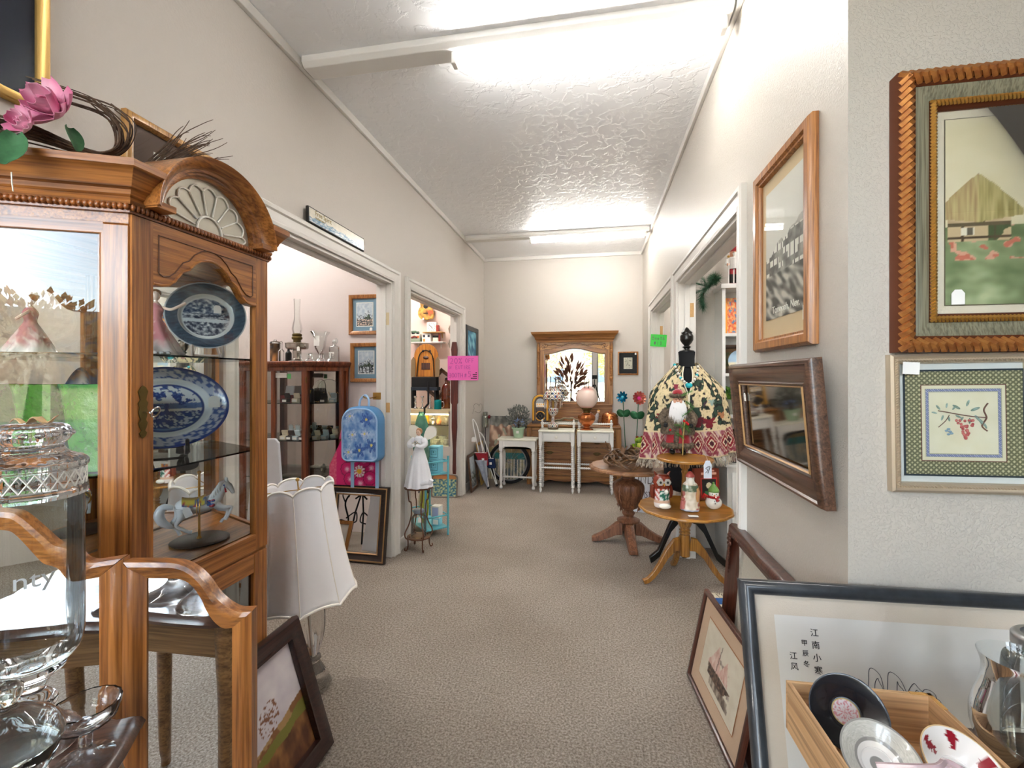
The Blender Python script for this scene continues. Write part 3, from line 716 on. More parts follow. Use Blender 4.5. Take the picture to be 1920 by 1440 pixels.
# dancing lady ---------------------------------------------------------
fp = onX(292, 655, -1.2); fl = thing('lady_figurine', 'porcelain lady figurine in a flowing pink ball gown', 'figurine', (fp.x, fp.y, 1.3595), rad(40))
gw = MB(); pr = prof_spl([(.062, 0), (.06, .006), (.05, .03), (.036, .06), (.022, .088), (.014, .105), (.016, .118), (.018, .13), (.012, .142), (.006, .15)], 4)
def pinkg(v):
    h = v[2]/.15; q = fbm(v[0]*30, v[1]*30+v[2]*14, 1.2)
    return mixc(hx('f1ece9'), hx('d98f95') if q > -.1 else hx('eec4c2'), sstep(.12, .35, h+.15*q)) if h < .97 else hx('f0d2c0')
gw.lathe(pr, 40, fn=lambda a, r, z: r*(1+.13*sin(a*7+z*40)*(1-min(1, z/.11)))); gw.build('gown', M_vcg, fl, smooth=70, colfn=pinkg)
bd = MB(); bd.ball((0, 0, .168), .0125, 12, 10, (.85, .9, 1.15)); bd.tube([(0, 0, .145), (0, 0, .16)], .0045, 8)
bd.tube(spl([(.016, 0, .135), (.035, -.01, .13), (.055, -.015, .14), (.07, -.015, .15)]), .0042, 7); bd.tube(spl([(-.016, 0, .135), (-.03, -.012, .12), (-.02, -.025, .11)]), .0042, 7)
bd.build('skin', mat('porcelain_skin', '#f0d6c4', .3, coat=.4), fl)
hr = MB(); hr.ball((0, .004, .175), .0125, 10, 8, (1, 1, .9)); hr.ball((0, .015, .178), .007, 8, 6); hr.build('hair', mat('hair_auburn', '#8a5a2e', .5), fl)
ru = MB()
for i in range(26):
    a = 2*pi*i/26; ru.ball((.058*cos(a), .058*sin(a), .006), .008, 7, 5, (1, 1, .7))
ru.build('ruffle', mat('porcelain_ruffle', '#eef0f2', .35, coat=.3), fl)
# green vases ---------------------------------------------------------
M_green = mat('glass_green', '#3f9a2e', .12, trans=.5, coat=.6, bmp=.7, bscale=70, var='#6fbf4a', vscale=25)
def square_vase(label, loc, rz):
    t = thing('green_vase', label, 'vase', loc, rz, 'green glass vases in the oak cabinet')
    b = MB(); n = 40
    def sq(a, r, z): 
        return r/(max(abs(cos(a)), abs(sin(a)))**.75)*(1+.012*nz(a*9, z*60, 1))
    out = [(.030, 0), (.034, .004), (.037, .05), (.042, .12), (.048, .19), (.053, .215)]
    prs = prof_spl(out, 5)+[(.049, .214), (.044, .19), (.036, .1), (.03, .015), (.004, .012)]
    b.lathe(prs, n, fn=sq); b.build('body', M_green, t, smooth=50); return t
square_vase('square green glass vase, the one beside the corner post', (-1.236, .932, 1.067), rad(13))
square_vase('square green glass vase, the one cut by the left picture edge', (-1.346, .907, 1.067), rad(13))
# ================================================================== cabinet top: twig swag, pictures behind
M_twig = mat('twig', '#3d2c20', .8, var='#5a4332', vscale=60)
M_leafm = mat('silk_leaf', '#2f5b38', .55, var='#3f7046', vscale=40)
def petal(mb, M, L, W, cup):
    mb.tr(M); mb.slab(6, 7, lambda u, v: (W*(u-.5)*2*sin(pi*(.07+.86*v**.9))**.55, -L*v, cup*(v**2)*L+.35*W*(2*u-1)**2), .0008); mb.tr(None)
sw = thing('twig_swag', 'twig swag with pink magnolia flowers on the oak cabinet', 'floral swag', (-1.262, .80, 1.80), rad(24.4))
b = MB()
for i in range(44):
    y0 = random.uniform(-.03, .03); z0 = random.uniform(0, .03); hh = random.uniform(-.02, .02); dx_ = random.uniform(-.02, .02)
    pts = [(-.15+random.uniform(-.01, .03), y0*.8, .035+z0*1.6), (-.06, y0, .045+z0), (.03, y0*1.1, .034+z0*.8), (.11, y0*.8, .014+z0*.4), (.155, y0*.5, .008+z0*.3)]
    if i % 2 == 0: pts += [(.186+dx_*.5, y0*.5, .04+hh*.3), (.187+dx_, y0*.8, .085+hh), (.15+dx_, y0, .125+hh*.8), (.08, y0*1.2, .145+hh*.8), (.02, y0, .155+hh)][:random.choice((3, 4, 5))]
    b.tube(spl(pts, 5), [random.uniform(.0011, .0023)]*((len(pts)-1)*5+1), 5)
b.build('twigs', M_twig, sw, smooth=60)
def magnolia(x, y, z, s, nm='flower'):
    f = MB()
    for ring, (n_, el, L, W) in enumerate([(6, .18, .056, .022), (5, .7, .05, .021), (3, 1.15, .036, .016)]):
        for k in range(n_):
            M = Tr(x, y, z)@Rz(-.35)@Rx(rad(80))@Rz(2*pi*(k+.4*ring)/n_+random.uniform(-.15, .15))@Rx(-el+random.uniform(-.12, .12))
            petal(f, M, L*s, W*s, .35)
    return f.build(nm, M_vc, sw, smooth=70, colfn=lambda v: mixc(hx('f0c3d3'), hx('c0557f'), .5+.9*nz(v[0], v[2], 26)+.004))
M_vc.node_tree.nodes['Principled BSDF'].inputs['Roughness'].default_value = .6
magnolia(.088, -.03, .088, 1.15); magnolia(-.07, -.03, .06, .8); magnolia(.045, -.05, .04, .7)
lf = MB()
for (x, y, z, a, e, L) in [(-.03, -.03, .09, -1.2, -.2, .09), (.105, -.035, .055, 1.2, .9, .055), (-.02, -.05, .06, -.6, .5, .08)]:
    petal(lf, Tr(x, y, z)@Rz(a)@Rx(e), L, L*.33, -.3)
petal(lf, Tr(.04, -.076, .012)@Rz(.2)@Rx(1.3), .095, .027, .25)
petal(lf, Tr(-.06, -.076, .012)@Rz(.1)@Rx(1.3), .08, .018, .25)
lf.build('leaves', M_leafm, sw, smooth=60)
MB().tube(spl([(.05, -.104, -.08), (.052, -.106, -.1), (.054, -.106, -.12)]), .0012, 5).build('leaf_stem', M_string, sw)
st = MB(); st.tube(spl([(.06, -.04, .03), (.03, -.07, .018), (-.03, -.074, .012), (-.09, -.072, .012)]), .002, 5); st.build('vine_stem', M_twig, sw)
# second spray of twigs, lying behind the arch
s2 = thing('twig_bundle', 'spray of bare dark twigs poking out behind the cabinet arch', 'dried twigs', (-1.30, 1.115, 1.795), 0)
b = MB()
for i in range(40):
    y1 = random.uniform(.08, .27); z1 = .285+random.uniform(-.05, .05)+.25*(y1-.2)+(.085 if i == 0 else 0)
    x1 = random.uniform(-.03, .06)
    p = [(random.uniform(-.01, .01), -.16, .008), (random.uniform(-.01, .01), -.06, .06), (x1*.5, y1*.4, z1*.65), (x1, y1*.8, z1*.9), (x1*1.2, y1, z1+random.uniform(-.01, .02))]
    b.tube(spl(p, 4), [.0024-.0016*k/16 for k in range(17)], 5)
b.build('twigs', M_twig, s2, smooth=60)
# ------------------------------------------------------------------ pictures on the left wall
PF_flat = [(0, 0), (0, -.018), (.004, -.022), (.022, -.022), (.026, -.016), (.026, 0)]
def art_navy(u, v):
    return hx('1d2138') if fbm(u*3, v*3, 1) < .35 else hx('2b3350')
a, c_ = onX(84, 200, XL), onX(0, 200, XL)
wd = .62; zb = onX(84, 190, XL+.02).z
picture('framed_picture', 'gold framed picture with a navy mat above the oak cabinet', 'picture', wd, .75, PF_flat, mat('frame_gold', '#c9a25c', .35, .5), (XL+.001, a.y-wd/2, zb-.035), pi/2,
  layers=[('navy_mat', .024, -.005, mat('mat_navy', '#1b2036', .7), None), ('inner_bevel', .098, -.0065, M_gold, None), ('print', .106, -.008, M_vc, lambda u, v: mixc(hx('c9d3da'), hx('8f9fae'), fbm(u*3, v*3, 2)+.4), 40, 40)])
def art_land(u, v):
    q = fbm(u*4, v*6, 1.6, 2)
    if v > .45+.15*q: return mixc(hx('b9b79f'), hx('d3d0b8'), v+q*.4)
    return mixc(hx('4f5f35'), hx('a39a62'), .4+1.3*q)
a, c_ = onX(226, 300, XL), onX(411, 303, XL)
zt = onX(228, 204, XL).z; wd = c_.y-a.y
picture('framed_picture', 'light oak framed landscape with a brown mat behind the cabinet arch', 'picture', wd, zt-1.80, [(0, 0), (0, -.018), (.006, -.024), (.02, -.024), (.026, -.014), (.026, 0)], wood('light_oak', '#d0a262', '#bf8c4c', '#a87538', .4, .2, 1.4, 2), (XL+.001, (a.y+c_.y)/2, 1.80), pi/2,
  layers=[('brown_mat', .024, -.004, mat('mat_brown', '#6e5a50', .8), None), ('white_bevel', (.10, .10, .03, .085), -.0055, M_paper, None), ('print', (.112, .112, .042, .097), -.007, M_vc, art_land, 50, 40)])
# plaque sitting on the door casing
a, c_ = onX(578, 384, XL+.03), onX(683, 440, XL+.03); zt = onX(579, 385, XL+.03).z; zb = HD+.086
def art_plaque(u, v):
    q = fbm(u*7, v*3, 2, 3)
    if v < .38+.18*sin(u*5)*.4+.2*q: return mixc(hx('5f86a4'), hx('e3e6e4'), .5+1.2*fbm(u*14, v*8, 2, 7))
    return mixc(hx('efe9d8'), hx('dcd8c8'), .5+q)
pq = thing('painted_plaque', 'painted seaside plaque with gold lettering above the wide doorway', 'plaque', (XL+.016, (a.y+c_.y)/2, zb), pi/2, None, -.03)
wd = c_.y-a.y; ht = zt-zb
MB().box(-wd/2, wd/2, -.016, 0, 0, ht).build('board', mat('plaque_edge', '#1d1a18', .6), pq, smooth=0, bevel=.003)
flat('painting', wd-.012, ht-.012, -.0165, .006, M_vcg, pq, art_plaque, 110, 40)
M_ltr = mat('gilt_letter', '#8f7a3a', .5)
textmesh('lettering', 'Free Spirit', ht*.42, M_ltr, pq, Tr(-wd*.40, -.0168, ht*.62)@Rx(pi/2))
textmesh('lettering', 'Gather here', ht*.2, M_ltr, pq, Tr(-wd*.40, -.0168, ht*.40)@Rx(pi/2))
# ================================================================== foreground left: table, folding mirror, jars
tx = Vector((.883, .469, 0)).normalized(); ty = Vector((tx.y, -tx.x, 0))   # along the back edge / towards the room
tang = math.atan2(tx.y, tx.x)
TZ = .72
tb = thing('side_table', 'dark wooden side table with scalloped moulded edge under the glass jars', 'table', (-.775-tx.x*.30+ty.x*.2, .665-tx.y*.30+ty.y*.2, 0), tang)
def scallop(w, d, amp, n):
    out = []
    P = [(-w, -d), (w, -d), (w, d), (-w, d)]
    for i in range(4):
        a, c_ = Vector(P[i]), Vector(P[(i+1) % 4]); dd = (c_-a).normalized(); nn = Vector((dd.y, -dd.x))
        for k in range(n):
            t_ = k/n; s_ = amp*(abs(sin(t_*pi*2))**.7-.6); e = min(t_, 1-t_)*n
            out.append(tuple(a+(c_-a)*t_+nn*(s_ if e > 1 else -amp*1.2)))
    return out
base = scallop(.30, .20, .012, 20)
M_tabletop = wood('table_top', '#5d4034', '#4a3128', '#38231c', .3, .4, 1.2, 0)
b = MB(); rings = []
for o, z in [(-.02, TZ-.03), (0, TZ-.026), (.004, TZ-.016), (0, TZ-.006), (-.006, TZ)]:
    rings.append([(x*(1+o/.25), y*(1+o/.2), z) for x, y in base])
b.loft(rings); b.build('table_top', M_tabletop, tb, smooth=40)
M_tbl = wood('table_leg', '#9a7448', '#84603a', '#66462a', .4, .2, 1.2, 0)
ap = MB()
for s_, (x0, x1, y0, y1) in enumerate([(-.26, .26, -.165, -.145), (-.26, .26, .145, .165), (-.26, -.24, -.15, .15), (.24, .26, -.15, .15)]): ap.box(x0, x1, y0, y1, TZ-.12, TZ-.028)
ap.build('apron', M_tbl, tb, smooth=0, bevel=.002)
for sx in (-1, 1):
    for sy in (-1, 1):
        l_ = MB(); pts = spl([(sx*.245, sy*.15, TZ-.03), (sx*.262, sy*.168, TZ-.12), (sx*.265, sy*.17, TZ-.22), (sx*.235, sy*.14, .3), (sx*.228, sy*.135, .1), (sx*.25, sy*.16, .025), (sx*.255, sy*.165, .0)], 5)
        l_.tube(pts, [.03-.016*min(1, k/24) for k in range(len(pts))], 8); l_.build('leg', M_tbl, tb, smooth=60)
# folding mirror
def vplane(px, py, P, d):  # where a pixel's ray meets the vertical plane through P along d
    r = ray(px, py); n_ = Vector((d.y, -d.x, 0)); t_ = (n_.dot(P)-0)/n_.dot(r); return Vector((0, 0, H))+r*t_
hg = Vector((-.945, .771, 0))
d1 = Vector((sin(rad(75)), cos(rad(75)), 0)); d0 = Vector((-sin(rad(66)), -cos(rad(66)), 0))
fm = thing('folding_mirror', 'oak three panel folding mirror with curved tops in front of the cabinet', 'mirror', (hg.x, hg.y, 0))
def fold_panel(name, top, width, P, d, flip):
    ang = math.atan2(d.y, d.x); M = Tr(P.x-hg.x, P.y-hg.y, 0)@Rz(ang)
    # local: x along panel, front faces -y if d points to the right of the viewer
    sgn = -1 if not flip else 1
    tp = spl([(x, z, 0) for x, z in top], 6); O = [(p.x, p.y) for p in tp]; fw, rail = .042, .036
    y0, y1 = sgn*.013, -sgn*.012
    mb = MB().tr(M); N = len(O)
    xi = lambda x: fw+(x/width)*(width-2*fw)
    sec = [(0, 1), (.25, 1.25), (.55, 1.0), (.8, .62), (1, .5)]
    def ztop(x, k): return x
    I = [(xi(x), z-rail) for x, z in O]
    def strip(A, B):
        rings = []
        for (ax, az), (bx, bz) in zip(A, B):
            rings.append([(ax+(bx-ax)*s_, y0*w_, az+(bz-az)*s_) for s_, w_ in sec]+[(bx, y1, bz), (ax, y1, az)])
        mb.loft(rings, True, True)
    strip(O, I)
    mb.cm = 1
    strip([(0, 0), (0, O[0][1])], [(fw, 0), (I[0][0], I[0][1])]); strip([(width, O[-1][1]), (width, 0)], [(I[-1][0], I[-1][1]), (width-fw, 0)])
    mb.cm = 0; strip([(width-fw, 0), (fw, 0)], [(width-fw, .05), (fw, .05)])
    o = mb.build(name, [M_oakx, M_oak], fm, smooth=35)
    g = MB().tr(M); vs = [(x, y0*.3, z) for x, z in I]+[(width-fw, y0*.3, .045), (fw, y0*.3, .045)]
    g.add(vs, [tuple(range(len(vs)))]); g.build('mirror_glass', M_mirror, o, smooth=0)
    return o
tp = []
for px, py in [(240.7, 1050), (293, 1050), (337, 1052), (366, 1064), (390, 1086), (407, 1110), (427, 1129), (451, 1141), (468, 1141)]:
    q = vplane(px, py, hg, d1); tp.append(((q-hg).dot(d1), q.z))
w1 = .252; tp[0] = (.002, tp[0][1]); tp[-1] = (w1, tp[-1][1])
fold_panel('side_panel', tp, w1, hg, d1, False)
tc = []
for px, py in [(235, 1043), (208, 1047), (180, 1051), (162, 1046), (146, 1030), (130, 1023), (110, 1018), (88, 1000), (62, 977), (40, 961), (20, 957)]:
    q = vplane(px, py, hg, d0); tc.append(((q-hg).dot(d0), q.z))
tc[0] = (.003, tc[0][1]); mid = .235; tc.append((mid, 1.045)); full = tc+[(2*mid-x, z) for x, z in tc[-2::-1]]
W0 = full[-1][0]
fold_panel('centre_panel', full, W0, hg, d0, True)
hp2 = hg+d0*(W0+.003); d2 = Vector((-.1, -1, 0)).normalized()
fold_panel('side_panel', tp, w1, hp2, d2, True)
h_ = MB()
for i in range(60): h_.cb((0, 0, .03+i*.0148), (.005, .005, .011))
h_.build('piano_hinge', M_brassd, fm, smooth=0)
# ------------------------------------------------------------------ apothecary jar
def lathe_part(name, parent, prof, m, n=40, fn=None, c=(0, 0, 0), sp=4, smooth=50):
    return MB().lathe(prof_spl(prof, sp) if sp else prof, n, c, fn, cap=False).build(name, m, parent, smooth=smooth)
jr = thing('apothecary_jar', 'tall clear glass apothecary jar with a cut glass lid on the table', 'jar', (-.862, .558, TZ+.0015), 0)
lathe_part('body', jr, [(.002, .125), (.03, .128), (.052, .14), (.061, .17), (.0615, .25), (.061, .34), (.0605, .392), (.057, .396)], M_jar, 56)
lathe_part('foot', jr, [(.056, 0), (.058, .006), (.05, .018), (.03, .035), (.018, .05), (.02, .056), (.028, .062), (.03, .07), (.024, .08), (.016, .09), (.02, .1), (.03, .112), (.04, .124), (.012, .126)], M_crystal, 40)
def cutl(a, r, z): return r*(1+.03*abs(sin(a*12)))
lid = lathe_part('lid', jr, [(.0615, .392), (.0635, .398), (.063, .403), (.0615, .407), (.0615, .433), (.064, .438), (.0645, .445), (.058, .452), (.048, .457), (.04, .462), (.036, .47), (.036, .474), (.042, .48), (.0455, .488), (.0455, .494), (.04, .502), (.026, .507), (.002, .508)], M_crystal, 72, cutl)
dm = MB()
for k in range(24):
    for s_ in (-1, 1):
        pts = [(.0628*cos(2*pi*(k+s_*t_/4)/24), .0628*sin(2*pi*(k+s_*t_/4)/24), .408+.026*t_/4) for t_ in range(5)]
        dm.tube(pts, .0012, 5)
dm.build('diamond_cutting', M_rib, lid)
kb = MB()
for k in range(16): kb.ball((.0445*cos(2*pi*k/16), .0445*sin(2*pi*k/16), .49), .006, 8, 6, (1, 1, .8))
kb.build('cabochons', M_crystal, lid)
pc = MB(); pc.sheet(10, 7, lambda u, v: (-.02+.05*u, -.015+.03*v, .509+.006*sin(u*9+v*5)+.004*u)); pc.build('paper_scrap', mat('tan_paper', '#d9b98c', .9), lid, solid=.0006)
# etched lettering, wrapped round the body
et = bpy.data.curves.new('lettering', 'FONT'); et.body = 'nty'; et.size = .036; et.extrude = .0004
eo = bpy.data.objects.new('lettering', et); C.objects.link(eo); bpy.context.view_layer.update()
me = bpy.data.meshes.new_from_object(eo.evaluated_get(bpy.context.evaluated_depsgraph_get())); bpy.data.objects.remove(eo)
for v in me.vertices:
    a = rad(-52)+v.co.x/.062; v.co = (( .0622+v.co.z)*cos(a), (.0622+v.co.z)*sin(a), .27+v.co.y)
me.materials.clear(); me.materials.append(mat('etched_white', '#c9cdce', .6)); eo = bpy.data.objects.new('lettering', me); C.objects.link(eo); eo.parent = jr
fv = thing('footed_vase', 'cut crystal footed vase on the table, seen only in the folding mirror', 'vase', (-.955, .455, TZ+.0015))
lathe_part('body', fv, [(.066, 0), (.068, .005), (.03, .02), (.014, .04), (.022, .06), (.05, .085), (.06, .12), (.05, .16), (.03, .19), (.05, .25), (.066, .31), (.062, .31), (.026, .2), (.002, .18)], M_crystal, 48, lambda a, r, z: r*(1+.03*abs(sin(a*10))))
dz = thing('ribbed_dish', 'ribbed clear glass candy dish with lid beside the tall jar', 'dish', (-.725, .445, TZ+.0015))
M_fluted = crystal('crystal_ribbed', '#f6fffa', 1.46, .02)
lathe_part('bowl', dz, [(.03, 0), (.032, .006), (.014, .02), (.012, .05), (.02, .06), (.04, .08), (.05, .11), (.047, .112), (.02, .075), (.002, .07)], M_fluted, 48, lambda a, r, z: r*(1+.02*sin(a*24)))
lathe_part('lid', dz, [(.052, .112), (.052, .118), (.042, .14), (.02, .158), (.008, .165), (.014, .178), (.014, .188), (.002, .196)], M_fluted, 48, lambda a, r, z: r*(1+.02*sin(a*24)))
cp = thing('crystal_compote', 'small crystal footed bowl between the tall jar and the ribbed dish', 'bowl', (-.755, .555, TZ+.0015))
lathe_part('bowl', cp, [(.034, 0), (.034, .004), (.01, .014), (.008, .04), (.016, .048), (.036, .06), (.042, .085), (.039, .085), (.03, .062), (.002, .05)], M_crystal, 36, lambda a, r, z: r*(1+.03*abs(sin(a*9))))
# ------------------------------------------------------------------ crystal lamp with bell shade
lp0 = onZ(590, 1290, 0); lean = .075
lm = thing('table_lamp', 'cut crystal lamp with a white scalloped bell shade standing on the carpet', 'lamp', (lp0.x, lp0.y, .006), TH+.3, None, 0, -lean)
flu = lambda a, r, z: r*(1+.035*abs(sin(a*9))-.02); M_fluted2 = sparkle('crystal_fluted', '#fbfdfd', 40)
lathe_part('base', lm, [(.066, 0), (.068, .008), (.06, .03), (.05, .06), (.036, .09), (.028, .11), (.034, .118), (.034, .126), (.024, .134), (.002, .135)], M_crystal, 54, flu)
lathe_part('vase', lm, [(.002, .134), (.022, .136), (.034, .16), (.052, .21), (.062, .26), (.066, .31), (.066, .335), (.06, .345), (.048, .365), (.03, .385), (.02, .4), (.018, .43), (.002, .432)], M_crystal, 54, flu)
MB().tube([(0, 0, .004), (0, 0, .56)], .006, 8).build('stem', M_chrome, lm)
M_shade = mat('lamp_shade', '#faf9fc', .85)
sh = MB(); N = 96; ns = 8; rings = []
def scal(a): return abs(sin(a*ns/2))**.6
for v in range(25):
    t_ = v/24; r0 = .132+.058*t_**1.9+.004*sin(t_*pi); rings.append([(r0*(1+.018*cos(a*ns))*cos(a), r0*(1+.018*cos(a*ns))*sin(a), (.855-.455*t_)+(-.022*(1-t_)+(-.018*t_))*(1-scal(a))*1.0*(1 if t_ > .5 else 1)) for a in [2*pi*j/N for j in range(N)]])
sh.loft(rings, True, False); so = sh.build('shade', M_shade, lm, smooth=70, solid=.003)
tr_ = MB()
for rg in (rings[0], rings[-1]): tr_.tube([Vector(p) for p in rg]+[Vector(rg[0])], .0055, 6, False)
for k in range(ns):
    j = int(N*(k)/ns); tr_.tube([Vector(rings[i][j])*1.0 for i in range(25)], .0022, 5)
tr_.build('shade_trim', mat('shade_braid', '#f6f1ea', .85), so, smooth=60)
hp_ = MB(); hp_.tube([(-.13, 0, .83), (.13, 0, .83)], .002, 6); hp_.tube([(0, -.13, .83), (0, .13, .83)], .002, 6); hp_.tube([(0, 0, .55), (0, 0, .87)], .003, 6); hp_.ball((0, 0, .872), .008); hp_.build('harp', M_brass, lm)
for o in lm.children: o.location = (0, 0, 0)
# ------------------------------------------------------------------ leaning dark framed painting
def art_field(u, v):
    q = fbm(u*3+v*2, v*3-u*2, 1.4, 5)
    hz_ = .22+.30*u
    if v > hz_+.02*q:
        c = mixc(hx('c6bcc8'), hx('e6e0e2'), .5+q*.9); 
        tx_, tz_ = .62, hz_+.10
        d = math.hypot((u-.66)*1.1, v-(hz_+.13))
        if d < .12 and fbm(u*40, v*40, 1, 2) > .06: c = hx('8a5a40')
        return c
    s = (v-.05*q)/hz_
    if s > .86: return hx('8a5b36') if q > 0 else hx('b08a58')
    if s > .66: return hx('7d7a34')
    return mixc(hx('57321f'), hx('a6733f'), .35+1.2*fbm(u*12, v*5, 1, 4))
PFd = [(0, 0), (0, -.02), (.006, -.03), (.02, -.032), (.034, -.024), (.046, -.02), (.05, -.026), (.056, -.026), (.06, -.016), (.06, 0)]
picture('framed_painting', 'dark framed country landscape painting leaning on the oak cabinet', 'painting', .56, .46, PFd, wood('ebony_red', '#3a1f1a', '#2a1513', '#1c0e0c', .28, .5, 1.2, 0), (-.922, 1.171, .004), pi/2, -.315,
  layers=[('canvas', .056, -.008, M_vc, art_field, 130, 110)], glass=False)
# ================================================================== booth with the mahogany curio
CX, CYB = -2.283, YP-.012
mc = thing('display_curio', 'mahogany display curio with canted glass corner in the booth', 'cabinet', (CX, CYB, 0))
FQ = [(-.46, 0), (-.46, -.075), (-.268, -.245), (.268, -.245), (.46, -.075), (.46, 0)]
MZ = 1.40
def post(x, y, w_=.028, z0=.12, z1=MZ-.02): 
    MB().box(x-w_/2, x+w_/2, y-w_/2, y+w_/2, z0, z1).build('post', M_mahog, mc, smooth=0, bevel=.003)
for x, y in [(-.445, -.016), (.445, -.016), (-.44, -.073), (.44, -.073)]: post(x, y)
for sx in (-1, 1): post(sx*.252, -.222, .042)
post(0, -.226, .03)
for z0, z1, nm in ((0, .12, 'plinth'), (MZ-.055, MZ-.02, 'head_rail')):
    b = MB(); mitre(b, FQ, [(0, z0), (0, z1), (-.022, z1), (-.022, z0)]); b.build(nm, M_mahog, mc, smooth=0, bevel=.002)
b = MB(); rings = []
for o, z in [(.0, MZ-.03), (.012, MZ-.022), (.022, MZ-.008), (.025, MZ), (.025, MZ+.008), (.018, MZ+.014)]:
    rings.append([(x*(1+o/.45), y*(1+o/.245) if y < 0 else y, z) for x, y in FQ])
b.loft(rings); b.build('top', M_mahog, mc, smooth=30)
MB().prism([(x*.97, y*.95) for x, y in FQ], .10, .125, 'xy').build('bottom_board', M_mahogd, mc, smooth=0)
MB().box(-.43, .43, -.006, -.001, .12, MZ-.02).build('back_mirror', mat('mirror_aged', '#c9c6c0', .04, 1), mc, smooth=0)
SHZ = (1.112, .842, .575, .33)
M_shelfg = thinglass('glass_shelf', '#e3f1ec', 1.0)
for z in SHZ: MB().prism([(x*.93, y*.92-.008) for x, y in FQ], z-.006, z, 'xy').build('glass_shelf', M_shelfg, mc, smooth=0)
for (xa, ya), (xb, yb) in [((-.235, -.232), (-.015, -.232)), ((.015, -.232), (.235, -.232)), ((.275, -.224), (.435, -.085)), ((-.275, -.224), (-.435, -.085))]:
    MB().add([(xa, ya, .12), (xb, yb, .12), (xb, yb, MZ-.055), (xa, ya, MZ-.055)], [(0, 1, 2, 3)]).build('glass_pane', M_pane, mc, smooth=0)
b = MB().box(.268, .274, -.249, -.243, 1.26, 1.30); b.build('hinge', M_brassd, mc, smooth=0)
flat('price_card', .09, .035, -.229, 1.295, M_paper, mc, cx=.06); flat('green_card', .03, .035, -.2295, 1.288, mat('card_green', '#57c26a', .8), mc, cx=.125)
def cw(x, y): return (CX+x*.97, CYB+y*.62)
# merchandise inside: little pieces of jewellery, figurines and tags
M_blackv = mat('velvet_black', '#161417', .9); M_cream = mat('cream_card', '#e9e0c8', .7); M_silver = mat('silver_plate', '#cfcac0', .25, .9); M_gl = mat('costume_gold', '#b48a45', .35, .8)
M_icebl = mat('milk_glass_blue', '#c5d6de', .3); M_redv = mat('velvet_red', '#7d1f24', .85)
def trinket(kind, label, cat, x, y, z, rz=0, grp=None):
    t = thing(kind, label, cat, (*cw(x, y), z+.0012), rz, grp); return t
t = trinket('jewellery_bust', 'black display bust with gold chains on the upper curio shelf', 'display bust', .18, -.2, SHZ[0])
MB().loft([[(-.05, .01, 0), (.05, .01, 0), (.05, .045, 0), (-.05, .045, 0)], [(-.045, .03, .1), (.045, .03, .1), (.045, .05, .1), (-.045, .05, .1)]]).build('bust', M_blackv, t, smooth=0, bevel=.006)
b = MB()
for i in range(9): b.tube(spl([(-.035+.004*i*.3, .024, .09-.004*i), (-.01, -.004, .05-.005*i*.6), (.012, -.004, .05-.005*i*.6), (.036-.004*i*.3, .024, .09-.004*i)], 5), .0028, 5)
b.build('chains', M_gl, t)
def ringbox(lab, x, y, z, m1, m2, rz):
    t = trinket('ring_box', lab, 'ring box', x, y, z, rz, 'ring boxes in the mahogany curio')
    MB().cb((0, 0, .014), (.045, .04, .028)).build('box', m1, t, smooth=0, bevel=.004)
    MB().tr(Tr(0, .021, .03)@Rx(.35)).cb((0, .0, .02), (.045, .012, .04)).build('lid', m1, t, smooth=0, bevel=.004)
    MB().tr(Tr(0, -.0206, .004)@Rx(-.1)).box(-.016, .016, -.001, 0, 0, .018).build('price_label', m2, t, smooth=0)
k = 0
for zi_, z in enumerate(SHZ[:2]):
    for j, (x, y) in enumerate([(.045, -.25), (.10, -.19), (.335, -.19), (.385, -.12)] if zi_ == 0 else [(.05, -.3), (.103, -.3), (.156, -.3), (.208, -.3), (.30, -.25), (.335, -.165), (.378, -.075)]):
        m1 = [M_blackv, M_cream, M_blackv, M_icebl][(j+zi_) % 4] if j < 5 else [M_cream, mat('card_tan', '#d8bb8c', .7), M_icebl][j % 3]
        nm = {M_blackv: 'black', M_cream: 'cream'}.get(m1, 'pale')
        ringbox('%s ring box in the mahogany curio, %s on its %s shelf' % (nm, ['first', 'second', 'third', 'fourth', 'fifth', 'sixth', 'seventh', 'eighth'][j], ['upper', 'middle'][zi_]), x, y, z, m1, M_paper, random.uniform(-.1, .1))
t = trinket('hand_display', 'pair of pale glass ring hands on the middle curio shelf', 'ring display', .08, -.17, SHZ[1])
for hx_ in (-.028, .028):
    b = MB(); b.lathe(prof_spl([(.026, 0), (.02, .012), (.012, .03), (.016, .05), (.014, .062)]), 14, (hx_, 0, 0), flat=.6)
    for f in range(4): b.tube([(hx_-.012+.008*f, 0, .055), (hx_-.014+.0095*f, -.002, .085), (hx_-.014+.0098*f, -.006, .105-.005*abs(f-1.5))], [.0042, .0038, .002], 6)
    b.tube([(hx_+.014, 0, .045), (hx_+.026, -.002, .062), (hx_+.026, -.004, .075)], [.0045, .004, .002], 6); b.build('hand', M_icebl, t, smooth=60)
for j, x in enumerate((.05, .135, .22)):
    t = trinket('brass_purse', 'small brown metal purse, %s of three behind the ring boxes' % ['first', 'second', 'third'][j], 'purse', x, -.235, SHZ[1], 0, 'metal purses')
    MB().ball((0, 0, .024), .026, 12, 8, (1.2, .45, .95)).build('body', mat('bronze_brown', '#7a5a44', .35, .6), t)
    MB().tube([(.026*cos(a), 0, .036+.024*sin(a)) for a in [pi*i/10 for i in range(11)]], .0018, 5).build('handle', M_gl, t)
t = trinket('glass_dish', 'upright cut glass plate on the upper shelf behind canted glass', 'plate', .262, -.13, SHZ[0]+.002, -.4)
MB().tr(Rx(1.35)).lathe([(.002, 0), (.05, .002), (.085, .012), (.082, .014), (.05, .006), (.002, .004)], 36, (0, .085, 0)).build('plate', M_fluted, t)
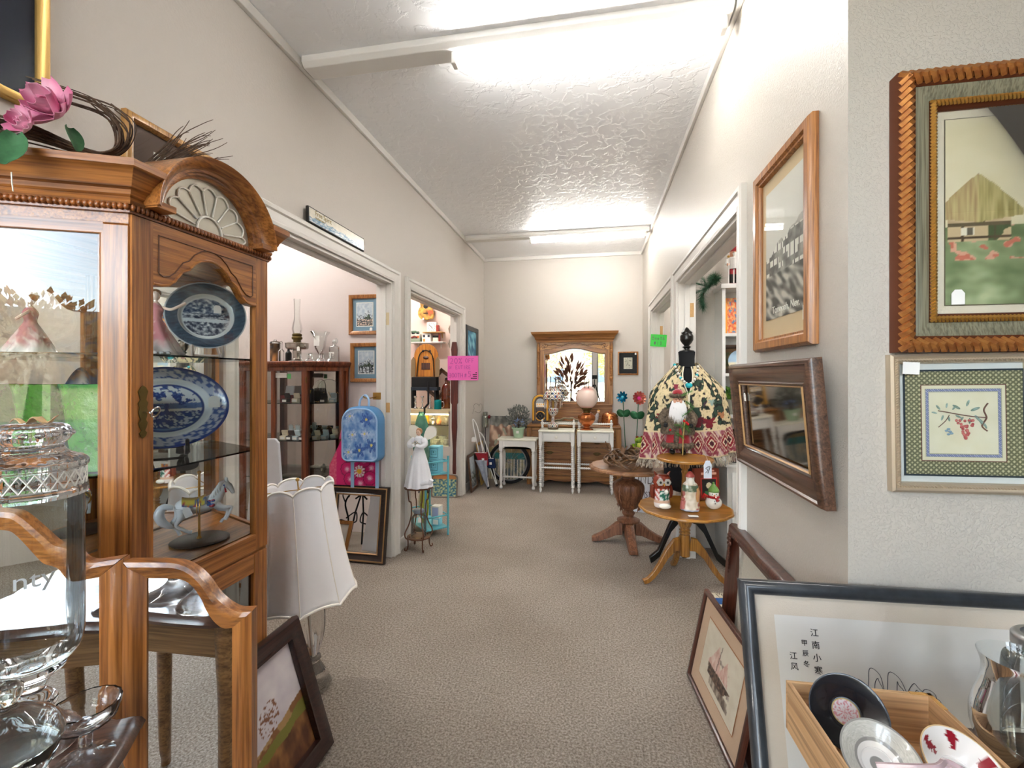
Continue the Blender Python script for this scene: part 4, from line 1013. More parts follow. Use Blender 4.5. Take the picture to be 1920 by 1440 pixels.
MB().tube([(-.03, .03, .003), (0, -.02, .003), (.03, .03, .003), (0, .05, .07)], .002, 6).build('wire_easel', M_gl, t)
t = trinket('mantel_clock', 'small gold mantel clock on the upper curio shelf', 'clock', .40, -.06, SHZ[0], -.6)
MB().cb((0, 0, .03), (.05, .025, .06)).build('case', M_blackv, t, smooth=0, bevel=.004); MB().tr(Tr(0, -.014, .034)@Rx(pi/2)).lathe([(.018, 0), (.018, .003), (.0, .003)], 20).build('dial', M_paper, t)
MB().tube([(-.015, 0, .06), (0, 0, .075), (.015, 0, .06)], .002, 6).build('handle', M_gl, t)
for j, (x, y) in enumerate([(.33, -.19), (.38, -.12)]):
    t = trinket('oval_compact', 'oval silver compact standing on the lower curio shelf, %s one' % ['front', 'rear'][j], 'compact', x, y, SHZ[2], -.8, 'silver compacts')
    MB().tr(Tr(0, 0, .045)@Rx(pi/2-.2)).lathe([(.002, -.008), (.036, -.008), (.042, 0), (.036, .008), (.002, .008)], 24).build('case', M_silver, t)
    MB().ball((0, -.012, .045), .012, 10, 6, (1, .3, 1)).build('cameo', M_cream, t)
for j in range(10):
    x = .03+.0225*j if j < 9 else .31; t = trinket('silver_spoon', 'silver spoon laid on the lower curio shelf, number %s from the post' % ['one', 'two', 'three', 'four', 'five', 'six', 'seven', 'eight', 'nine', 'ten'][j], 'spoon', x, -.25 if j < 9 else -.19, SHZ[2], random.uniform(-.06, .06), 'souvenir spoons')
    MB().ball((0, -.045, .004), .011, 10, 6, (.8, 1.2, .3)).build('bowl', M_silver, t); MB().tube([(0, -.035, .004), (0, .05, .004)], .0022, 6).build('handle', M_silver, t)
t = trinket('glove_box', 'dark red velvet box on the upper curio shelf', 'box', .0, -.14, SHZ[0])
MB().cb((0, 0, .025), (.07, .06, .05)).build('box', M_redv, t, smooth=0, bevel=.004); MB().tr(Tr(0, .03, .05)@Rx(-.2)).box(-.035, .035, -.006, .006, 0, .07).build('lid', M_icebl, t, smooth=0, bevel=.003)
# things on the curio's top
TZ2 = MZ+.0155
ol = thing('oil_lamp', 'nickel oil lamp with tall clear chimney on the mahogany curio', 'lamp', (*onY(557, 660, 3.0).xy, TZ2))
M_nick = mat('nickel', '#c9c4bb', .2, .95)
lathe_part('foot', ol, [(.055, 0), (.055, .006), (.035, .012), (.028, .03), (.03, .07), (.026, .085), (.002, .088)], M_nick, 28)
lathe_part('font', ol, [(.03, .085), (.066, .09), (.078, .1), (.08, .128), (.083, .131), (.08, .136), (.03, .146), (.002, .147)], M_nick, 32)
lathe_part('burner', ol, [(.026, .145), (.028, .16), (.036, .166), (.037, .178), (.03, .186), (.034, .19), (.034, .2), (.022, .208), (.002, .208)], M_brassd, 28)
lathe_part('chimney', ol, [(.024, .2), (.033, .22), (.036, .245), (.03, .28), (.022, .32), (.021, .38), (.025, .462)], M_jar, 28)
price_tag(ol, 'price_tag', Tr(.06, -.07, .075), .022, .03)
def onTop(px, Y): q = onY(px, 660, Y); return (q.x, q.y, TZ2)
t = thing('candle_jar', 'glass jar candle with fireside picture on the mahogany curio', 'candle', onTop(516, 2.97))
lathe_part('jar', t, [(.034, 0), (.036, .004), (.036, .13), (.033, .132), (.002, .12)], M_vcg, 28)
t.children[0].data.materials.clear(); 
at_ = t.children[0].data.color_attributes.new('col', 'FLOAT_COLOR', 'POINT')
for i, v in enumerate(t.children[0].data.vertices):
    q = nz(v.co.x*1, v.co.z, 30); cc = mixc(hx('2a211e'), hx('c98a4e'), .4+q*1.6-.3*(v.co.z > .08)); at_.data[i].color = (lin(cc[0]), lin(cc[1]), lin(cc[2]), 1)
t.children[0].data.materials.append(M_vcg)
lathe_part('lid', t, [(.037, .131), (.038, .134), (.03, .146), (.012, .152), (.01, .16), (.002, .162)], M_jar, 24)
for px, nm, lab, m, h_ in [(527, 'bottle', 'slim clear bottle beside the fireside candle', M_jar, .13), (541, 'bottle', 'black bottle behind the oil lamp foot', M_black, .12)]:
    t = thing(nm, lab, 'bottle', onTop(px, 3.108 if m is M_black else 2.96)); lathe_part('body', t, [(.022, 0), (.023, .004), (.023, h_*.55), (.01, h_*.72), (.009, h_*.95), (.011, h_)], m, 20)
    lathe_part('stopper', t, [(.008, h_), (.01, h_+.012), (.002, h_+.02)], m, 12)
t = thing('footed_vase', 'tall clear flared vase with paper label on the mahogany curio', 'vase', onTop(600, 3.06))
lathe_part('body', t, [(.034, 0), (.03, .006), (.008, .02), (.008, .05), (.02, .07), (.036, .1), (.042, .14), (.05, .185), (.072, .222)], M_jar, 30)
MB().tr(Tr(0, -.043, .115)).box(-.022, .022, -.001, 0, 0, .075).build('label', M_paper, t, smooth=0)
for j, px in enumerate((571, 592, 613)):
    t = thing('punch_cup', 'clear glass punch cup on the mahogany curio, %s' % ['beside the oil lamp', 'next to the flared vase', 'before the swing-top bottle'][j], 'cup', onTop(px, 2.955), .5*j, 'glass punch cups')
    lathe_part('bowl', t, [(.018, 0), (.02, .004), (.03, .02), (.034, .045), (.036, .058)], M_jar, 24); MB().tube(spl([(.032, 0, .048), (.052, 0, .045), (.054, 0, .025), (.03, 0, .018)], 5), .0032, 7).build('handle', M_jar, t)
t = thing('swing_top_bottle', 'square swing-top glass bottle at the curio corner', 'bottle', onTop(627, 3.075))
lathe_part('body', t, [(.036, 0), (.038, .006), (.038, .1), (.03, .115), (.014, .125), (.014, .14), (.016, .145)], M_jar, 24); lathe_part('stopper', t, [(.014, .145), (.015, .158), (.002, .164)], mat('ceramic_white', '#efeeea', .3), 16)
MB().tube(spl([(.017, 0, .132), (.026, 0, .15), (.016, 0, .172), (0, 0, .16)], 5), .0018, 6).build('bail', M_steel, t); MB().tr(Tr(0, -.0385, .04)).box(-.02, .02, -.001, 0, 0, .03).build('label', M_paper, t, smooth=0)
# two oak framed landscapes on the pink wall
def art_mtn(seed, water):
    def f(u, v):
        q = fbm(u*3, v*3, 2, seed); r = .55+.22*nz(u, .3, 5, seed)+.05*nz(u, 1, 18, seed)
        if v > r: return mixc(hx('aebdce'), hx('e6eaee'), .5+q)
        if v > r-.16: return mixc(hx('6c7686'), hx('dfe4ea'), .5+2*nz(u, v, 16, seed))
        if v > .3: return mixc(hx('232d24'), hx('5c6a58'), .4+1.5*nz(u, v, 22, seed+4))
        return mixc(hx('3a3e44'), hx('dfe3e8' if water else 'e6c8b4'), .45+1.8*nz(u, v*1.6, 13, seed+2))
    return f
M_matbl = mat('mat_blue', '#7d9bb0', .8)
for j, (x0, x1, y0, y1) in enumerate([(653, 712, 553, 627), (656, 714, 643, 717)]):
    a, c_ = onY(x0, y0, YP-.02), onY(x1, y1, YP-.02); wd, ht = c_.x-a.x, a.z-c_.z
    pc_ = picture('framed_picture', ['oak framed mountain view with blue mat, the upper of two by the doorway', 'oak framed stream view with blue mat, the lower of two by the doorway'][j], 'picture', wd, ht,
      [(0, 0), (0, -.016), (.005, -.022), (.026, -.018), (.03, -.012), (.03, 0)], M_oakfr, ((a.x+c_.x)/2, YP-.001, c_.z), 0,
      layers=[('blue_mat', .028, -.004, M_matbl, None), ('white_bevel', (.058, .058, .062, .058), -.0055, M_paper, None), ('print', (.064, .064, .068, .064), -.007, M_vc, art_mtn(3+5*j, j), 46, 60)], group='oak framed views on the booth wall')
    if j == 0: price_tag(pc_, 'price_tag', Tr(.06, -.024, .028), .022, .024)
# backpack and crochet tote on wall hooks
bp0 = onY(677, 866, 2.86); BW, BH = .275, .38
bp = thing('backpack', 'blue child backpack with floral print hanging on the booth wall', 'backpack', (bp0.x, 2.935, bp0.z), .06)
def art_flor(u, v):
    q = fbm(u*5, v*6, 1.3, 2); h = nz(u, v, 13, 4); e = min(u, 1-u, v, 1-v)
    c = mixc(hx('a9cbec'), hx('2f63b5'), .42+1.1*q)
    for (fx, fy, fr) in [(.22, .86, .16), (.7, .8, .2), (.18, .16, .18), (.5, .2, .2), (.85, .3, .2), (.65, .52, .16), (.3, .5, .17)]:
        d = math.hypot(u-fx, (v-fy)*1.35); a = math.atan2(v-fy, u-fx)
        if d < fr*(.75+.25*sin(a*6)): c = mixc(hx('dfe9f6'), hx('4f82c8'), .25+.8*nz(d*9, a*2, 2)+.5*d/fr) if fr < .19 else mixc(hx('1f4a9c'), hx('6f9fdc'), .3+nz(d*12, a*3, 2))
        if d < fr*.18: c = hx('d8d27a')
    return c
def rrect(w, h, rt, rb, n=8):
    return arc(w/2-rb, rb, rb, -pi/2, 0, n)+arc(w/2-rt, h-rt, rt, 0, pi/2, n)+arc(-w/2+rt, h-rt, rt, pi/2, pi, n)+arc(-w/2+rb, rb, rb, pi, 3*pi/2, n)
b = MB(); rings = []
for s_, y in [(.97, .0), (1, -.01), (1, -.085), (.97, -.1), (.9, -.108)]: rings.append([(x*s_, y, BH/2+(z-BH/2)*s_) for x, z in rrect(BW, BH, .10, .045)])
M_bpb = mat('nylon_blue', '#4f86b8', .7); M_bpl = mat('nylon_light', '#9cc3e8', .65)
b.loft(rings); b.build('bag', M_bpb, bp, smooth=50)
o_ = rrect(BW-.03, BH-.03, .09, .035); 
fb = MB(); fb.tube([(x, -.109, z+.015) for x, z in o_]+[(o_[0][0], -.109, o_[0][1]+.015)], .006, 7); fb.build('piping', M_bpl, bp)
def rr_sheet(name, w, h, rt, rb, y, z0, m, parent, fn, n=70):
    mb = MB(); hw = lambda z: (w/2 if rb <= z <= h-rt else (w/2-rt+math.sqrt(max(0, rt*rt-(z-h+rt)**2)) if z > h-rt else w/2-rb+math.sqrt(max(0, rb*rb-(rb-z)**2))))
    mb.sheet(n, n, lambda u, v: ((2*u-1)*hw(v*h), y, z0+v*h)); return mb.build(name, m, parent, smooth=0, colfn=lambda v: fn(v[0]/w+.5, (v[2]-z0)/h))
rr_sheet('printed_panel', BW-.03, BH-.03, .09, .035, -.111, .015, M_vcg, bp, art_flor)
MB().tube(spl([(-.035, -.04, BH-.005), (-.03, -.03, BH+.045), (.0, -.02, BH+.075), (.03, -.03, BH+.045), (.035, -.04, BH-.005)], 6), .008, 6).build('hang_loop', M_bpl, bp)
for sx in (-1, 1): MB().box(sx*.09-.012, sx*.09+.012, -.03, -.026, -.19, .05).build('strap', M_bpl, bp, smooth=0)
MB().tr(Tr(-.10, -.02, .16)@Ry(.2)).box(-.06, -.01, -.02, .02, -.06, .08).build('side_pocket', M_bpb, bp, smooth=0, bevel=.008)
ta, tb0 = onY(608, 908, 2.96), onY(707, 908, 2.96)
tt = thing('crochet_tote', 'pink crochet flower tote hanging behind the blue backpack', 'tote bag', ((ta.x+tb0.x)/2, 2.985, ta.z), .03)
def art_croc(u, v):
    c = hx('d6246f'); x, y = (u-.66)*.42, (v-.30)*.40
    for k in range(7):
        for (cx_, cy_) in [(0, 0)]:
            a = 2*pi*k/7+.3; px_, py_ = x-.11*cos(a), y-.10*sin(a); d = math.hypot(px_, py_)
            if d < .055: c = mixc(hx('fbe4ee'), hx('cf1467'), sstep(.0, .035, d+.012*nz(x, y, 160)))
            elif d < .062: c = hx('7a1340')
    d = math.hypot(x, y)
    if d < .05: c = hx('d12a72') if (d > .02 and sin(math.atan2(y, x)*10) > .3) else hx('f6eef0')
    if d < .022: c = hx('e8b62e')
    if u < .16+.18*(1-v)*0: c = mixc(hx('e9738f'), hx('d9436f'), .5+nz(u, v, 30))
    return c
tb_ = MB(); pts = [(-.17, 0), (.185, 0), (.185, .30), (-.06, .335), (-.105, .325), (-.13, .2)]
tb_.slab(60, 60, lambda u, v: ((-.17+.355*u) if v < .4 else (-.17+(v-.4)/.6*.10+(.355-(v-.4)/.6*.10)*u), -.012-.008*sin(u*pi), .34*v), .02)
tb_.build('bag', M_vcf, tt, smooth=40, colfn=lambda v: art_croc((v[0]+.17)/.355, v[2]/.34))
MB().tube(spl([(-.085, -.012, .33), (-.06, -.012, .42), (.0, -.012, .46), (.08, -.012, .42), (.12, -.012, .34)], 5), .007, 6).build('handle', mat('crochet_pink', '#e06088', .9), tt)
hk = thing('wall_hook', 'brass hook on the doorway jamb holding the backpack loop', 'hook', (bp0.x+.01, L1b-.019, bp0.z+BH+.06))
MB().box(-.012, .05, -.004, 0, -.02, .03).build('plate', M_brass, hk, smooth=0, bevel=.001); MB().tube(spl([(.01, -.003, .0), (.01, -.09, -.006), (.008, -.16, 0), (.006, -.175, .012)], 5), .0045, 7).build('peg', M_brass, hk)
# white tapered board with an orange knob
wbp = onY(519, 822, 2.35)
wb = thing('folding_board', 'white tapered folding board with orange knob beside the lamp shade', 'board', (wbp.x-.02, 2.28, .0015), rad(12), None, -.02)
MB().prism([(-.14, 0), (.14, 0), (.07, .92), (.05, .945), (-.05, .945), (-.07, .92)], -.012, .012).build('board', mat('melamine_white', '#dfe2e8', .4), wb, smooth=0, bevel=.004)
MB().ball((-.02, -.02, .82), .018, 12, 8, (1, .7, 1)).build('knob', mat('plastic_orange', '#d8542a', .35), wb)
MB().tube([(-.02, -.025, .81), (-.03, -.028, .02)], .007, 8).build('support_rod', M_steel, wb); MB().box(-.13, .13, -.0135, -.012, .42, .45).build('grey_band', mat('grey_band', '#9a9ca4', .6), wb, smooth=0)
# dark and gold framed mirror leaning in the doorway
PFm = [(0, 0), (0, -.022), (.006, -.03), (.014, -.03), (.02, -.024), (.05, -.018), (.055, -.022), (.064, -.02), (.068, -.012), (.068, 0)]
mr = thing('framed_mirror', 'black and gold framed mirror leaning in the wide doorway', 'mirror', (-1.652, 2.93, .002), -.02, None, -.14)
mfr = MB().rectframe(.46, .52, PFm).build('frame', wood('black_frame', '#2b1f1a', '#1f1612', '#120c0a', .3, .4, 1, 0), mr, smooth=40)
g_ = MB(); g_.rectframe(.452, .512, [(.004, -.03), (.012, -.033), (.014, -.029)], .004); g_.rectframe(.46-.108, .52-.108, [(0, -.021), (.006, -.024), (.012, -.02)], .054); g_.build('gold_line', mat('frame_bronze', '#b08a5e', .35, .6), mfr, smooth=40)
flat('mirror_glass', .33, .39, -.010, .065, M_mirror, mr); flat('backing', .44, .50, 0, .01, mat('kraft_board', '#7b6a55', .9), mr, th=.003)
# wrought iron scroll stand further inside, seen in that mirror
ir = thing('iron_scroll_stand', 'black wrought iron scroll stand reflected in the leaning mirror', 'plant stand', (-2.2, 2.0, 0))
for sx in (-1, 1):
    b = MB(); b.tube(spl([(sx*.16, 0, .008), (sx*.1, 0, .2), (sx*.16, 0, .38), (sx*.08, 0, .5), (sx*.02, 0, .46), (sx*.06, 0, .42)], 6), .008, 7)
    b.tube(spl([(sx*.13, 0, .24), (sx*.04, 0, .30), (sx*.02, 0, .22), (sx*.08, 0, .2)], 6), .006, 6); b.tube(spl([(sx*.16, 0, .38), (sx*.2, 0, .45), (sx*.15, 0, .48), (sx*.13, 0, .43)], 6), .006, 6); b.tube(spl([(sx*.1, 0, .2), (sx*.19, 0, .22), (sx*.2, 0, .15), (sx*.15, 0, .15)], 6), .006, 6); b.build('scroll', M_blackm, ir)
for y in (-.12, .12): MB().tube([(0, y, .008), (0, y*.6, .3), (0, 0, .5)], .008, 7).build('leg', M_blackm, ir)
MB().lathe([(.15, .5), (.16, .505), (.16, .512), (.0, .512)], 28).build('top', M_blackm, ir)
fq = thing('framed_picture', 'small oak framed picture on the booth floor, seen in the leaning mirror', 'picture', (-2.17, 2.44, .002), pi-.2, None, -.2)
MB().rectframe(.3, .24, [(0, 0), (0, -.016), (.026, -.018), (.03, -.012), (.03, 0)]).build('frame', M_oakfr, fq); flat('mat_board', .25, .19, -.004, .025, M_paper, fq); flat('print', .13, .08, -.006, .08, M_vc, fq, art_mtn(4, 1), 30, 20)
# ================================================================== between the doorways
# wire plant stand with angel doll and jar
ps0 = onZ(776, 1030, 0); ps = thing('wire_plant_stand', 'bronze scrolled wire plant stand holding the white angel', 'plant stand', (-1.300, 3.225, 0), .2)
M_bronze = mat('wire_bronze', '#6e4a38', .4, .7)
SZ = .475
for k in range(4):
    a = 2*pi*k/4+.5; cx_, sx_ = cos(a), sin(a)
    P = [(.085, SZ-.01), (.075, SZ-.1), (.06, .36), (.055, .28), (.075, .2), (.105, .14), (.1, .1), (.075, .09), (.07, .11)]
    MB().tube(spl([(r*cx_, r*sx_, z) for r, z in P], 5), .005, 6).build('scroll', M_bronze, ps)
    P2 = [(.085, .1), (.082, .06), (.085, .03), (.095, .008), (.108, .012), (.105, .026)]
    MB().tube(spl([(r*cx_, r*sx_, z) for r, z in P2], 5), .005, 6).build('leg', M_bronze, ps)
b = MB(); b.lathe([(.1, SZ-.012), (.108, SZ-.01), (.108, SZ), (.1, SZ+.002), (.001, SZ)], 30); b.build('top_plate', M_bronze, ps)
b = MB(); b.lathe([(.088, .092), (.09, .096), (.088, .1), (.001, .1)], 30); b.build('lower_shelf', M_bronze, ps)
jx = thing('mason_jar', 'clear glass mason jar with grey lid in the wire stand', 'jar', (-1.300, 3.225, .1015))
lathe_part('body', jx, [(.05, 0), (.056, .006), (.057, .12), (.052, .145), (.036, .165), (.036, .175), (.002, .176)], M_jar, 28)
lathe_part('lid', jx, [(.04, .176), (.041, .18), (.041, .196), (.037, .2), (.002, .2)], mat('zinc', '#7d8794', .45, .7), 28, sp=0)
price_tag(jx, 'price_tag', Tr(.03, -.06, .12), .026, .036)
ag = thing('angel_doll', 'white lace angel doll with feather wings on the wire stand', 'doll', (-1.296, 3.222, SZ+.003), -.15)
M_lace = mat('lace_white', '#eeeff4', .9, bmp=.5, bscale=120)
gw = MB(); N = 64
pr = prof_spl([(.104, 0), (.1, .01), (.088, .08), (.068, .17), (.045, .25), (.034, .285), (.03, .3), (.036, .32), (.04, .345), (.03, .368), (.012, .38)], 4)
gw.lathe(pr, N, fn=lambda a, r, z: r*(1+(.07*sin(a*9)+.04*sin(a*17+2))*max(0, 1-z/.3))); gw.build('gown', M_lace, ag, smooth=70)
for sx in (-1, 1):
    MB().tube(spl([(sx*.035, 0, .35), (sx*.065, -.02, .325), (sx*.05, -.05, .305), (sx*.012, -.06, .315)], 5), [.022, .026, .026, .024, .022]+[.022-.0008*i for i in range(11)], 9).build('sleeve', M_lace, ag)
    w_ = MB()
    for f in range(13):
        a = rad(22+f*4.6); L = .115+.03*sin(f/12*pi)-.02*(f/12)
        M = Tr(sx*.02, .03, .345)@Ry(sx*(pi/2-a))@Matrix.Diagonal((1, 1, 1, 1))
        w_.tr(M); w_.slab(4, 6, lambda u, v: ((u-.5)*.026*sin(pi*min(1, .2+.75*v)), .006*f*.2+.01*v, L*v), .0015); w_.tr(None)
    w_.build('wing', mat('feather', '#f4efe4', .85), ag, smooth=60)
hd = MB(); hd.ball((0, -.006, .405), .022, 14, 10, (.9, .95, 1.12)); hd.tube([(0, 0, .37), (0, -.003, .392)], .009, 8); hd.ball((0, -.028, .402), .004, 6, 5)
hd.build('head', mat('doll_skin', '#eac6ac', .45), ag)
MB().ball((0, .003, .413), .0245, 12, 10, (1, .95, 1.05)).build('hair', mat('doll_hair', '#c08a62', .7, bmp=.6, bscale=90), ag)
fc = MB(); fc.ball((-.008, -.0275, .408), .0024, 6, 5); fc.ball((.008, -.0275, .408), .0024, 6, 5); fc.build('eyes', M_ink, ag); MB().ball((0, -.0275, .394), .003, 6, 5, (1.4, .6, .6)).build('mouth', mat('lip_red', '#b5544c', .5), ag)
rb = MB(); 
for (x, z) in [(-.02, .32), (.02, .32), (0, .335)]: rb.ball((x, -.045, z), .016, 8, 6, (1.2, .5, .8))
rb.build('ribbon', M_silver, ag)
MB().tube(spl([(.06, -.07, .03), (.1, -.08, .045), (.135, -.08, .05), (.15, -.08, .075)], 5), [.012]*10+[.016]*6, 8).build('sash_end', M_lace, ag)
# turquoise ladder shelf
A = Vector((-1.322, 3.425, 0)); B = Vector((-1.182, 3.565, 0)); d = (B-A).normalized(); SW, SD, SH_ = (B-A).length, .36, .65
ls = thing('ladder_shelf', 'turquoise metal two tier shelf in the middle of the left side', 'shelf', tuple((A+B)/2), math.atan2(d.y, d.x))
M_turq = mat('paint_turquoise', '#5fb0bd', .4)
for x in (-SW/2, SW/2):
    for y in (0, SD): MB().tube([(x, y, 0.001), (x, y, SH_)], .009, 8).build('post', M_turq, ls)
for z in (.07, .515):
    MB().box(-SW/2, SW/2, 0, SD, z-.012, z).build('shelf_board', M_turq, ls, smooth=0, bevel=.002)
    for y in (0, SD): MB().tube([(-SW/2, y, z+.095), (SW/2, y, z+.095)], .007, 8).build('rail', M_turq, ls)
    for x in (-SW/2, SW/2): MB().tube([(x, 0, z+.095), (x, SD, z+.095)], .006, 8).build('rail', M_turq, ls)
def onshelf(x, y, z): v = (A+B)/2+d*x+Vector((-d.y, d.x, 0))*y; return (v.x, v.y, z)
M_tif = mat('box_turquoise', '#86cfe0', .6); ang = math.atan2(d.y, d.x)
for j in range(2):
    t = thing('gift_box', 'pale turquoise gift box on the ladder shelf, %s of the stack' % ['bottom', 'top'][j], 'box', onshelf(.03, .085, .5162+j*.108), -.1, 'stacked turquoise boxes')
    MB().box(-.045, .045, -.045, .045, 0, .105).build('box', M_tif, t, smooth=0, bevel=.002)
    o = MB(); o.rectframe(.072, .075, [(0, -.0453), (.003, -.0458), (.004, -.0453)], .015); o.rectframe(.045, .035, [(0, -.0453), (.002, -.0458), (.003, -.0453)], .035); o.box(-.006, .006, -.046, -.045, .055, .064); o.build('label', mat('ink_teal', '#2d6f80', .6), t, smooth=0)
t = thing('white_box', 'white box with lilac panel on the lower ladder shelf', 'box', onshelf(.042, .09, .0712), -.1)
MB().box(-.034, .034, -.034, .034, 0, .06).build('box', M_tif, t, smooth=0, bevel=.002); MB().box(-.036, .036, -.036, .036, .06, .16).build('lid', M_white, t, smooth=0, bevel=.003)
MB().box(-.028, .028, -.037, -.036, .07, .15).build('panel', mat('lilac', '#aab0dc', .6), t, smooth=0); MB().box(-.02, .026, -.0355, -.034, .01, .05).build('label', M_paper, t, smooth=0)
def disc(kind, label, loc, r, m, rz, lean, ripple=0):
    t = thing(kind, label, 'glass plate', loc, rz); b = MB().tr(Tr(0, 0, r)@Rx(pi/2-lean))
    b.lathe(prof_spl([(.002, .02), (r*.4, .016), (r*.8, .004), (r, -.008), (r*.98, -.012), (r*.75, -.002), (r*.4, .009), (.002, .013)], 4), 48, fn=lambda a, q, z: q*(1+ripple*sin(a*7))); b.build('plate', m, t, smooth=60); return t
M_lime = mat('glass_lime', '#b5c21e', .12, trans=.35, coat=.5, spec=.6); M_teal = mat('glass_teal', '#4e8f7e', .12, trans=.35, coat=.5, var='#79b59f', vscale=9)
disc('glass_platter', 'lime green glass platter leaning on the lower ladder shelf', onshelf(-.05, .18, .0775), .15, M_lime, ang-pi/2-.15, .05, .02)
disc('glass_platter', 'teal glass platter leaning behind the angel on the ladder shelf', onshelf(-.062, .17, .5185), .135, M_teal, ang-pi/2, .05, .02)
t = thing('glass_leaf', 'mottled green glass leaf standing behind the angel wings', 'glass ornament', onshelf(.01, .325, .5165), ang)
b = MB(); b.slab(14, 16, lambda u, v: ((u-.5)*.16*sin(pi*(.12+.83*v))**.8, .008*sin(u*pi*2)+.006*v, .48*v), .006); b.build('leaf', M_teal, t, smooth=60)
# framed print with rounded corners on the floor by the second doorway
q = onY(840, 925, 4.66); rf = thing('rounded_frame', 'silver rounded frame with a lily pond print leaning by the narrow doorway', 'picture', (-1.585, 4.66, .001), .05, None, -.1)
RW, RH = .29, .25
ow = rrect(RW, RH, .04, .02); b = MB(); b.loft([[(x*s_, y, RH/2+(z-RH/2)*s_) for x, z in ow] for s_, y in [(1, 0), (1, -.016), (.96, -.02), (.9, -.016), (.9, 0)]]+[[(x, 0, z) for x, z in ow]], True, False); b.build('frame', mat('frame_pewter', '#8f857c', .4, .5), rf, smooth=40)
flat('print', RW*.9, RH*.9, -.008, RH*.05, M_vc, rf, lambda u, v: mixc(hx('2f6f92'), hx('cfd6a0'), .5+1.6*nz(u*2, v*2, 6)) if v < .8 else hx('c98a52'), 50, 40)
# ================================================================== booth seen through the narrow doorway
YW = YP2-.002
uk0 = onY(800, 600, YW-.05)
uk = thing('painted_ukulele', 'painted flower ukulele hanging high on the peach booth wall', 'ukulele', (uk0.x, YW-.03, uk0.z))
gout = [(x*1.0, z) for x, z in [(0, 0), (.06, .01), (.095, .05), (.1, .10), (.085, .14), (.07, .165), (.072, .19), (.078, .215), (.07, .245), (.045, .262), (.02, .266)]]
go = [(p.x, p.y) for p in spl([(x, z, 0) for x, z in gout], 4)]; full = go+[(-x, z) for x, z in go[::-1]]
def art_uk(v): 
    q = nz(v[0], v[2], 26, 3); return hx('d85a34') if (math.hypot(v[0]-.05, v[2]-.08) < .04 and q > -.3) else mixc(hx('8a6030'), hx('e0b050'), .45+1.4*q)
b = MB(); b.loft([[(x, 0, z) for x, z in full], [(x, -.05, z) for x, z in full]], True, False)
for i in range(1, 12): pass
cn = (0, -.052, .13); vs = [cn]+[(x*s_, -.05-.002*(1-s_), .13+(z-.13)*s_) for s_ in (.25, .5, .75, 1) for x, z in full]; n = len(full)
fs = [(0, 1+(j+1) % n, 1+j) for j in range(n)]+[(1+k*n+j, 1+k*n+(j+1) % n, 1+(k+1)*n+(j+1) % n, 1+(k+1)*n+j) for k in range(3) for j in range(n)]
b.add(vs, fs); b.build('body', M_vcg, uk, smooth=40, colfn=art_uk)
MB().tr(Tr(0, -.0535, .165)@Rx(pi/2)).lathe([(.03, 0), (.03, .002), (.0, .002)], 24).build('sound_hole', M_black, uk); MB().box(-.03, .03, -.058, -.052, .075, .085).build('bridge', M_mahogd, uk, smooth=0)
MB().box(-.018, .018, -.06, -.042, .25, .52).build('neck', M_mahogd, uk, smooth=0, bevel=.003); MB().box(-.03, .03, -.055, -.042, .52, .62).build('headstock', M_mahogd, uk, smooth=0, bevel=.004); price_tag(uk, 'price_tag', Tr(-.03, -.056, .0), .022, .022)
def wallshelf(kind, label, px0, px1, py, dpt, m, th=.015):
    a, c_ = onY(px0, py, YW-dpt), onY(px1, py, YW-dpt); t = thing(kind, label, 'shelf', ((a.x+c_.x)/2, YW, a.z-th)); w_ = c_.x-a.x
    MB().box(-w_/2, w_/2, -dpt, 0, 0, th).build('board', m, t, smooth=0, bevel=.002)
    for sx in (-1, 1): MB().prism([(0, 0), (-.02, 0), (0, -.06)], sx*w_*.35-.006, sx*w_*.35+.006, 'yz').tr(None).build('bracket', m, t, smooth=0)
    return a.z, w_, (a.x+c_.x)/2
zs1, w1_, xs1 = wallshelf('wall_shelf', 'white wall shelf of toys above the orange arched board', 768, 830, 641, .13, M_white)
def at1(px, z=None, dy=.07): return (onY(px, 640, YW-dy).x, YW-dy, (zs1 if z is None else z)+.0012)
t = thing('toy_truck_box', 'boxed toy truck in green and white on the wall shelf', 'toy', at1(781))
MB().box(-.06, .06, -.04, .04, 0, .095).build('carton', M_vc, t, smooth=0, colfn=lambda v: hx('5d7a5a') if v[2] < .03 else hx('e9e2d6')); MB().tube([(-.05, -.041, .05), (-.01, -.041, .065), (.03, -.041, .05)], .012, 6).build('truck_picture', mat('dark_red', '#7a2f2a', .6), t); MB().cb((.035, -.041, .06), (.03, .003, .025)).build('orange_flash', mat('orange', '#e0703a', .6), t, smooth=0)
t = thing('toy_truck', 'green toy truck lying on top of the boxed truck', 'toy', at1(779, zs1+.0965))
b = MB(); b.cb((-.02, 0, .028), (.06, .035, .03)); b.cb((.03, 0, .024), (.035, .034, .024)); b.build('body', mat('toy_green', '#5f7a63', .5), t, smooth=0, bevel=.004)
for x in (-.03, .03):
    for y in (-.02, .02): MB().tr(Tr(x, y, .011)@Rx(pi/2)).lathe([(.011, -.004), (.011, .004)], 12).build('wheel', M_blackm, t)
t = thing('toy_house', 'small white toy house with orange lamp on the wall shelf', 'toy', at1(801))
MB().box(-.055, .055, -.03, .03, 0, .1).build('house', M_white, t, smooth=0, bevel=.002)
for x in (-.03, .03): MB().box(x-.014, x+.014, -.032, -.03, .055, .085).build('window', M_inkg, t, smooth=0)
MB().box(-.045, -.015, -.033, -.03, 0.001, .035).build('door', mat('orange_door', '#d8924a', .6), t, smooth=0)
t = thing('toy_phone', 'small black and cream toy at the right end of the wall shelf', 'toy', at1(818))
